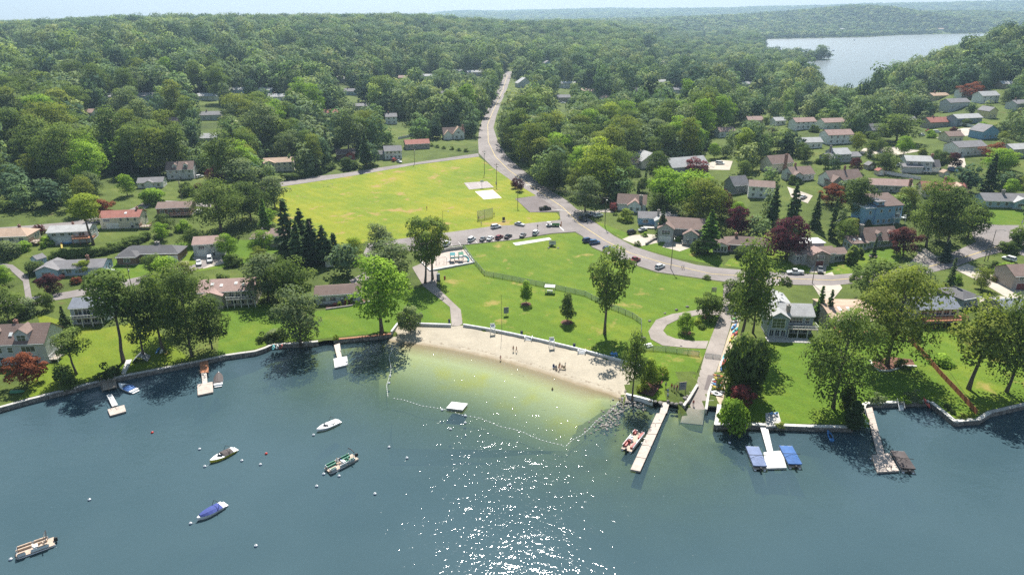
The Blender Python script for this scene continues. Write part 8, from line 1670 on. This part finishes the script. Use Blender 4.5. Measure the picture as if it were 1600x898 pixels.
for a in [
    (802, 549, 'stand', 20, SKIN[0], C_['black'], 'bare-chested person in black shorts standing left of two on the sand'), (807, 550, 'walk', -60, C_['orange'], C_['navy'], 'person in orange top walking beside the bare-chested one'), (782, 563, 'walk', 70, C_['red'], C_['black'], 'person in red wading at the water line', -.1), (863, 609, 'stand', 180, SKIN[1], C_['navy'], 'person standing waist-deep in the swimming area', -.95),
    (865, 575, 'sit', 20, C_['navy'], C_['black'], 'person in navy sitting on the left beach chair', .04), (869, 577, 'sit', -10, C_['grey'], C_['black'], 'person in grey sitting on the middle beach chair', .04), (874.5, 575, 'stand', 30, SKIN[0], C_['orange'], 'person in orange shorts standing behind the beach chairs'), (878, 576, 'sit', -30, SKIN[0], C_['khaki'], 'person in khaki shorts sitting at the right of the beach group', .02), (883, 575, 'arm', 60, C_['white'], C_['khaki'], 'person in white reaching out at the right of the beach group'), (873, 578, 'walk', -80, SKIN[1], C_['red'], 'person in red shorts walking in front of the beach chairs'),
    (1040, 606, 'stand', 10, C_['grey'], C_['navy'], 'person in grey at the left of the lawn group by the sign'), (1043, 616, 'stand', 150, C_['blue'], C_['grey'], 'person in blue by the top of the dock gangway'), (1043, 622, 'walk', 180, C_['white'], C_['blue'], 'person in white stepping onto the dock gangway'), (1049, 608, 'stand', -30, C_['red'], C_['black'], 'person in red in the lawn group by the sign'), (1053, 611, 'arm', 20, C_['pink'], C_['navy'], 'person in pink gesturing in the lawn group'), (1056, 614, 'stand', 90, C_['black'], C_['grey'], 'person in black nearest the camera in the lawn group'), (1058, 610, 'stand', -70, C_['red'], C_['grey'], 'person in dark red right in the lawn group'),
    (1083, 634, 'stand', 0, C_['red'], C_['black'], 'person in dark red standing at the water edge of the ramp'), (1068, 421, 'walk', 90, C_['grey'], C_['navy'], 'person in grey walking along the main road'), (1065, 420.5, 'walk', 90, C_['white'], C_['black'], 'person in white walking beside them on the main road'), (667, 328, 'stand', 0, C_['red'], C_['khaki'], 'lone person in red on the playing field'), (840, 357, 'stand', 0, C_['black'], C_['black'], 'person in black standing on the lane near the field'), (748, 344, 'stand', 20, C_['black'], C_['grey'], 'person in black beside the backstop'), (772, 338, 'stand', 0, C_['black'], C_['white'], 'person in black right of the backstop'), (752, 352, 'walk', 60, C_['white'], C_['grey'], 'person in white between backstop and lane'), (877, 352, 'stand', 0, C_['orange'], C_['orange'], 'person in orange by the stop line'),
    (956, 554, 'sit', 10, C_['blue'], C_['white'], 'person in blue sitting at the shaded picnic table'), (962, 554, 'sit', -160, C_['white'], C_['blue'], 'person in white sitting at the shaded picnic table'),
    (722, 402, 'walk', 0, C_['blue'], C_['grey'], 'child in blue on the playground climbing frame', 1.3, .75),
]:
    zz = a[7] if len(a) > 7 else 0.0; s_ = a[8] if len(a) > 8 else 1.0; k = rngv.randrange(3)
    person(a[0], a[1], a[2], a[3], a[4], a[5], a[6], zz + (.06 if zz >= 0 else 0), s_, rngv.randrange(2), k)
p = G(532, 722, .46); person(532, 722, 'sit', 120, C_['blue'], C_['navy'], 'skipper in bright blue sitting aboard the green-seated pontoon boat', .04, 1.0, 0, 1, .46); person(527, 723, 'sit', 60, C_['white'], C_['khaki'], 'passenger in white sitting aboard the green-seated pontoon boat', .04, 1.0, 0, 2, .46)
def bchair(u, v, label, c):
    o = thing('beach_chair', label, 'chair', G(u, v), R(rngv.uniform(-20, 20)), 'beach chairs'); MB().box(-.28, .28, -.25, .28, .34, .40).build('seat', c, o); q = MB().box(-.28, .28, 0, .05, 0, .6).build('backrest', c, o, (0, .27, .38)); q.rotation_euler = (-.3, 0, 0)
    for x in (-.26, .26): MB().tube([(x, -.25, 0.02), (x, .25, .36)], .02, 4).tube([(x, .3, 0.02), (x, -.2, .36)], .02, 4).build('leg', M['grey_metal'], o)
bchair(865, 575, 'blue beach chair at the left of the beach group', CL['blue']); bchair(869, 577, 'grey beach chair in the middle of the beach group', CL['grey']); bchair(881, 577.5, 'tan beach chair at the right of the beach group', CL['khaki'])
def lifeguard(u, v, label, rz):
    o = thing('lifeguard_chair', label, 'lifeguard chair', G(u, v), R(rz), 'lifeguard chairs'); W = M['white']
    for x in (-.6, .6):
        for y, y2 in ((-.8, -.45), (.8, .45)): MB().tube([(x * 1.2, y, 0), (x, y2, 2.1)], .06, 5).build('leg', W, o)
    MB().box(-.7, .7, -.5, .5, 2.08, 2.18).build('seat', W, o); MB().box(-.7, .7, .42, .52, 2.18, 3.1).build('backrest', W, o)
    for x in (-.66, .66): MB().box(x - .05, x + .05, -.5, .5, 2.5, 2.58).box(x - .04, x + .04, -.5, -.42, 2.18, 2.5).build('armrest', W, o)
    for i in range(5): MB().box(-.62, .62, -.72 + i * .06 - .05, -.72 + i * .06 + .05, .35 + i * .36, .42 + i * .36).build('rung', W, o)
lifeguard(770, 521, 'white lifeguard chair near the left beach corner', 10); lifeguard(862, 543, 'white lifeguard chair in the middle of the beach wall', 10)
def bin_(u, v, label, c, h=1.05, r=.32):
    o = thing('trash_bin', label, 'bin', G(u, v), 0, 'bins'); MB().lathe([(.001, 0), (r * .9, 0), (r, h), (.001, h)], 12).build('barrel', c, o); MB().lathe([(r * 1.06, 0), (r * 1.0, .1), (r * .4, .2), (.001, .22)], 12).build('lid', M['black'], o, (0, 0, h))
bin_(702, 504, 'dark blue bin beside the beach walkway', CL['navy']); bin_(815, 523, 'dark bin behind the beach wall steps', CL['navy'], 1.15, .38); bin_(897, 543, 'dark blue bin behind the right beach steps', CL['navy'], 1.2, .4); bin_(695, 436, 'red bin beside the dark toilet cabin', CL['red']); bin_(876, 354, 'orange traffic barrel at the stop line', CL['orange'], 1.0, .28); bin_(775, 288, 'white bin beside the court pole', M['white'])
for u, v, l in ((826, 530, 'white railed steps through the beach wall left of the middle chair'), (909, 551, 'white railed steps through the beach wall right of the middle chair')):
    o = thing('beach_steps', l, 'steps', G(u, v), R(-12), 'steps through the beach wall')
    for i in range(3): MB().box(-.9, .9, -.9 + i * .35, -.55 + i * .35, -.1, .22 + .22 * i).build('step', WHITEC, o)
    for x in (-1.0, 1.0): MB().box(x - .1, x + .1, -.95, .7, 0, 1.0).build('side_wall', M['white'], o)
o = thing('toilet_cabin', 'dark portable toilet cabin beside the twin forked trees', 'portable toilet', G(685, 437), R(12)); MB().box(-.55, .55, -.55, .55, 0, 2.15).build('wall', CL['navy'], o); MB().loft([[(-.6, -.6, 2.15), (.6, -.6, 2.15), (.6, .6, 2.15), (-.6, .6, 2.15)], [(-.4, -.4, 2.4), (.4, -.4, 2.4), (.4, .4, 2.4), (-.4, .4, 2.4)]]).build('roof', M['white'], o); MB().box(-.4, .4, -.6, -.55, .1, 1.95).build('door', CL['grey'], o); MB().tube([(.4, .45, 2.2), (.4, .45, 2.8)], .05, 6).build('vent_pipe', M['grey_metal'], o)
def sign(u, v, label, w_, h, z0, c, rz=0, posts=2, nm='sign_board', lines=0):
    o = thing(nm, label, 'sign', G(u, v), R(rz), 'signs in the park'); b = MB().box(-w_ / 2, w_ / 2, -.04, .04, z0, z0 + h)
    b.build('board', c, o); MB().box(-w_ / 2 - .06, w_ / 2 + .06, -.055, .055, z0 + h, z0 + h + .08).build('cap', M['wood'], o)
    for x in ((-w_ / 2 - .06, w_ / 2 + .06) if posts == 2 else (0,)): MB().box(x - .06, x + .06, .045, .165, -.3, z0 + h).build('post', M['wood'], o)
    for i in range(lines): MB().box(-w_ * .38, w_ * .38 - .2 * (i % 2), -.046, -.041, z0 + h * (.82 - i * .2), z0 + h * (.90 - i * .2)).build('print', CL['navy'], o)
sign(863, 385, 'white park sign above the clipped bed and white stones', 2.6, 1.6, .7, M['white'], -8, 2, lines=3); sign(791, 493, 'pale blue notice board beside the flagpole', 1.6, 2.0, .8, CL['grey'], 15, 1, lines=2); sign(1066, 612, 'grey notice board beside the lawn group', 1.7, 2.2, .6, CL['grey'], 10, 2, lines=3); sign(1115, 460, 'grey sign at the upper corner of the park lawn', 1.4, 1.6, .9, M['grey_metal'], 0, 2); sign(593 + 353, 398, 'thin white marker sign at the kerb of the curve', .5, .7, 1.2, M['white'], 0, 1); sign(884, 301, 'small grey road sign under the glossy dark tree', .7, .9, 1.6, M['grey_metal'], 0, 1); sign(1596, 352, 'white street sign on the blue ranch lawn', .5, 1.4, .8, M['white'], 0, 1)
def ptable(u, v, label, c, rz, roof=False):
    o = thing('picnic_table', label, 'table', G(u, v), R(rz), 'picnic tables'); MB().box(-.95, .95, -.38, .38, .72, .78).build('table_top', c, o)
    for y in (-.72, .72): MB().box(-.95, .95, y - .14, y + .14, .43, .48).build('bench', c, o)
    for x in (-.7, .7): MB().tube([(x, -.75, 0), (x, -.2, .72)], .05, 4).tube([(x, .75, 0), (x, .2, .72)], .05, 4).box(x - .04, x + .04, -.8, .8, .37, .43).build('leg', M['grey_metal'], o)
    if roof:
        MB().box(-1.7, 1.7, -1.2, 1.2, 2.35, 2.45).build('shade_roof', c, o)
        for x in (-1.5, 1.5): MB().box(x - .06, x + .06, -.06, .06, 0, 2.35).build('post', M['white'], o)
ptable(959, 556, 'blue picnic table in the shade behind the beach wall', CL['blue'], 10); ptable(859, 457, 'white-roofed shade table beside the lawn fence', M['white'], -8, True); ptable(1013, 541, 'white table beside the fence corner boulder', M['white'], 30)
o = thing('playground_structure', 'grey and teal climbing frame with slide inside the playground', 'playground', G(713, 408), R(10)); TEAL = COL['teal']; GRN = plain('play_green', (.06, .28, .16), .5, .1)
for x in (-2.2, -.6, 1.0, 2.6):
    for y in (-1, 1): MB().tube([(x, y, 0), (x, y, 2.9)], .07, 6).build('post', M['dark_metal'], o)
for x0, x1, z in ((-2.2, -.6, 1.5), (-.6, 1.0, 1.2), (1.0, 2.6, 1.7)): MB().box(x0 + .08, x1 - .08, -.95, .95, z - .1, z).build('platform', M['grey_metal'], o)
for x, c in ((-1.4, TEAL), (1.8, GRN)): MB().ext([(-1.2, 2.8), (0, 3.5), (1.2, 2.8), (0, 3.6)], 'x', x - .95, x + .95).build('canopy', c, o)
MB().tube([(2.7, 0, 1.9), (3.6, 0, 1.8), (4.4, -.5, 1.2), (4.6, -1.2, .6), (4.2, -1.8, .35)], .38, 8).build('tube_slide', TEAL, o); MB().box(-3.4, -2.2, -.4, .4, .2, .28).box(-2.9, -2.2, -.4, .4, .7, .78).build('ladder_step', M['grey_metal'], o)
for x in (-1.4, .2): MB().box(x - .7, x + .7, -1.05, -.98, 1.55, 2.1).build('panel', GRN if x > 0 else TEAL, o)
o = thing('swing_frame', 'thin metal swing frame at the playground left side', 'swing', G(690, 412), R(15)); MB().tube([(-2, 0, 2.5), (2, 0, 2.5)], .06, 5).build('crossbar', M['grey_metal'], o)
for x in (-2, 2):
    for y in (-.8, .8): MB().tube([(x, y, 0), (x, 0, 2.5)], .05, 5).build('leg', M['grey_metal'], o)
for x in (-.8, .8): MB().box(x - .25, x + .25, -.12, .12, .5, .55).tube([(x - .22, 0, .55), (x - .22, 0, 2.5)], .015, 4).tube([(x + .22, 0, .55), (x + .22, 0, 2.5)], .015, 4).build('swing_seat', M['black'], o)
fence('tall chain-link backstop at the bottom corner of the field', [(746, 344), (757, 342), (770, 339)], 4.2, 3.4, 'link', 'backstop_fence')
o = thing('basketball_hoop', 'basketball hoop post on the court edge', 'basketball hoop', G(753, 294), R(180)); MB().tube([(0, 0, 0), (0, 0, 3.2), (0, -.8, 3.5)], .08, 6).build('post', M['dark_metal'], o); MB().box(-.9, .9, -.87, -.82, 2.9, 3.95).build('backboard', M['white'], o); MB().tube([(.23 * math.cos(a * .7), -1.12 + .23 * math.sin(a * .7), 3.05) for a in range(10)], .02, 4).build('rim', CL['orange'], o)
for u, v, l in ((509, 292, 'left'), (517, 291, 'right')):
    o = thing('training_goal', l + ' one of two small white goals at the far side of the field', 'goal', G(u, v), R(20), 'small goals'); MB().tube([(-1, 0, 0), (-1, 0, 1.2), (1, 0, 1.2), (1, 0, 0)], .07, 5).build('goal_frame', M['white'], o); MB().tube([(-1, 0, 1.2), (-1, .9, 0), (1, .9, 0), (1, 0, 1.2)], .05, 5).build('back_bar', M['white'], o)
o = thing('scoreboard_sign', 'small dark sign stand on the field beside the lane', 'sign', G(787, 346), 0, 'signs in the park'); MB().box(-.6, .6, -.04, .04, .5, 2.0).build('board', M['dark_metal'], o); MB().box(-.9, .9, -.5, .5, 0, .12).build('base', M['black'], o); MB().box(-.06, .06, -.03, .03, .1, .5).build('post', M['dark_metal'], o)
o = thing('splash_pool', 'round blue splash pool before the light grey roofed house', 'pool', G(107, 379), 0); MB().lathe([(1.9, 0), (2.0, .5), (1.85, .5), (1.8, .4)], 20).build('pool_wall', COL['blue'], o); MB().lathe([(.001, .4), (1.8, .4)], 20).build('pool_water', plain('pool_water', (.10, .42, .62), .1, .1), o)
o = thing('play_slide', 'little yellow play slide on the ranch lawn', 'slide', G(97, 386), R(30)); MB().box(-.3, .3, -1.5, 1.2, .6, .68).build('chute', COL['yellow'], o).rotation_euler = (.45, 0, 0); MB().box(-.3, .3, 1.0, 1.4, 0, 1.5).build('ladder', COL['orange'], o)
o = thing('tarp_shelter', 'grey tarp shelter among the dark shoreline trees', 'shelter', G(221, 562), R(10)); MB().ext([(-2, .2), (0, 1.9), (2, .2), (0, 2.0)], 'y', -1.6, 1.6).build('tarp', CL['grey'], o); MB().tube([(0, -1.5, 0), (0, -1.5, 1.9)], .04, 5).tube([(0, 1.5, 0), (0, 1.5, 1.9)], .04, 5).build('pole', M['wood'], o)
o = thing('upturned_boat', 'grey-green upturned boat on the left lawn by the wall', 'boat', G(28, 613), R(8)); MB().loft([[(r_[0], r_[1], .55 - r_[2] * .6) for r_ in rg_] for rg_ in hull(3.2, 1.3, .5, 7)]).build('hull', CL['green'], o); MB().tube([(-1.6, 0, .72), (1.3, 0, .66)], .04, 4).build('keel', M['wood'], o)
o = thing('fire_pit', 'round stone fire pit on the grey-blue cape lawn', 'fire pit', G(1364, 401), 0); MB().lathe([(1.5, 0), (1.5, .4), (1.1, .4), (1.1, .1)], 16).build('stone_ring', M['stone'], o); MB().lathe([(.001, .12), (1.1, .12)], 16).build('ash', M['mulch'], o)
for u, v, l in ((1335, 63.5, 'tiny motor boat crossing the far lake'), (1302, 80, 'moored boat at the tip of the wooded spit'), (1377, 111, 'covered boat at the near dock of the far lake'), (1264, 88, 'boat at the spit dock nearest the houses')):
    p = G(u, v, 0); o = thing('motor_boat', l, 'boat', p, R(10), 'boats on the far lake'); MB().loft(hull(8, 2.8, .9, 7)).build('hull', GEL, o); MB().box(-2, 1.2, -1, 1, .9, 1.9).build('cabin', LBLUE, o)
for u, v, l in ((1372, 117, 'small dock beside the covered boat on the far lake'), (1296, 81, 'dock at the tip of the wooded spit'), (1262, 90, 'dock on the near side of the wooded spit'), (1225, 60, 'dock on the far shore at the marina')):
    p = G(u, v, 0); o = thing('dock', l, 'dock', p, R(15), 'docks on the far lake'); MB().box(-6, 6, -1.2, 1.2, .4, .7).build('deck', M['pale_concrete'], o)
    for x in (-5, 0, 5): MB().box(x - .15, x + .15, -1.1, -.8, -3, 1.2).build('piling', M['wood'], o)
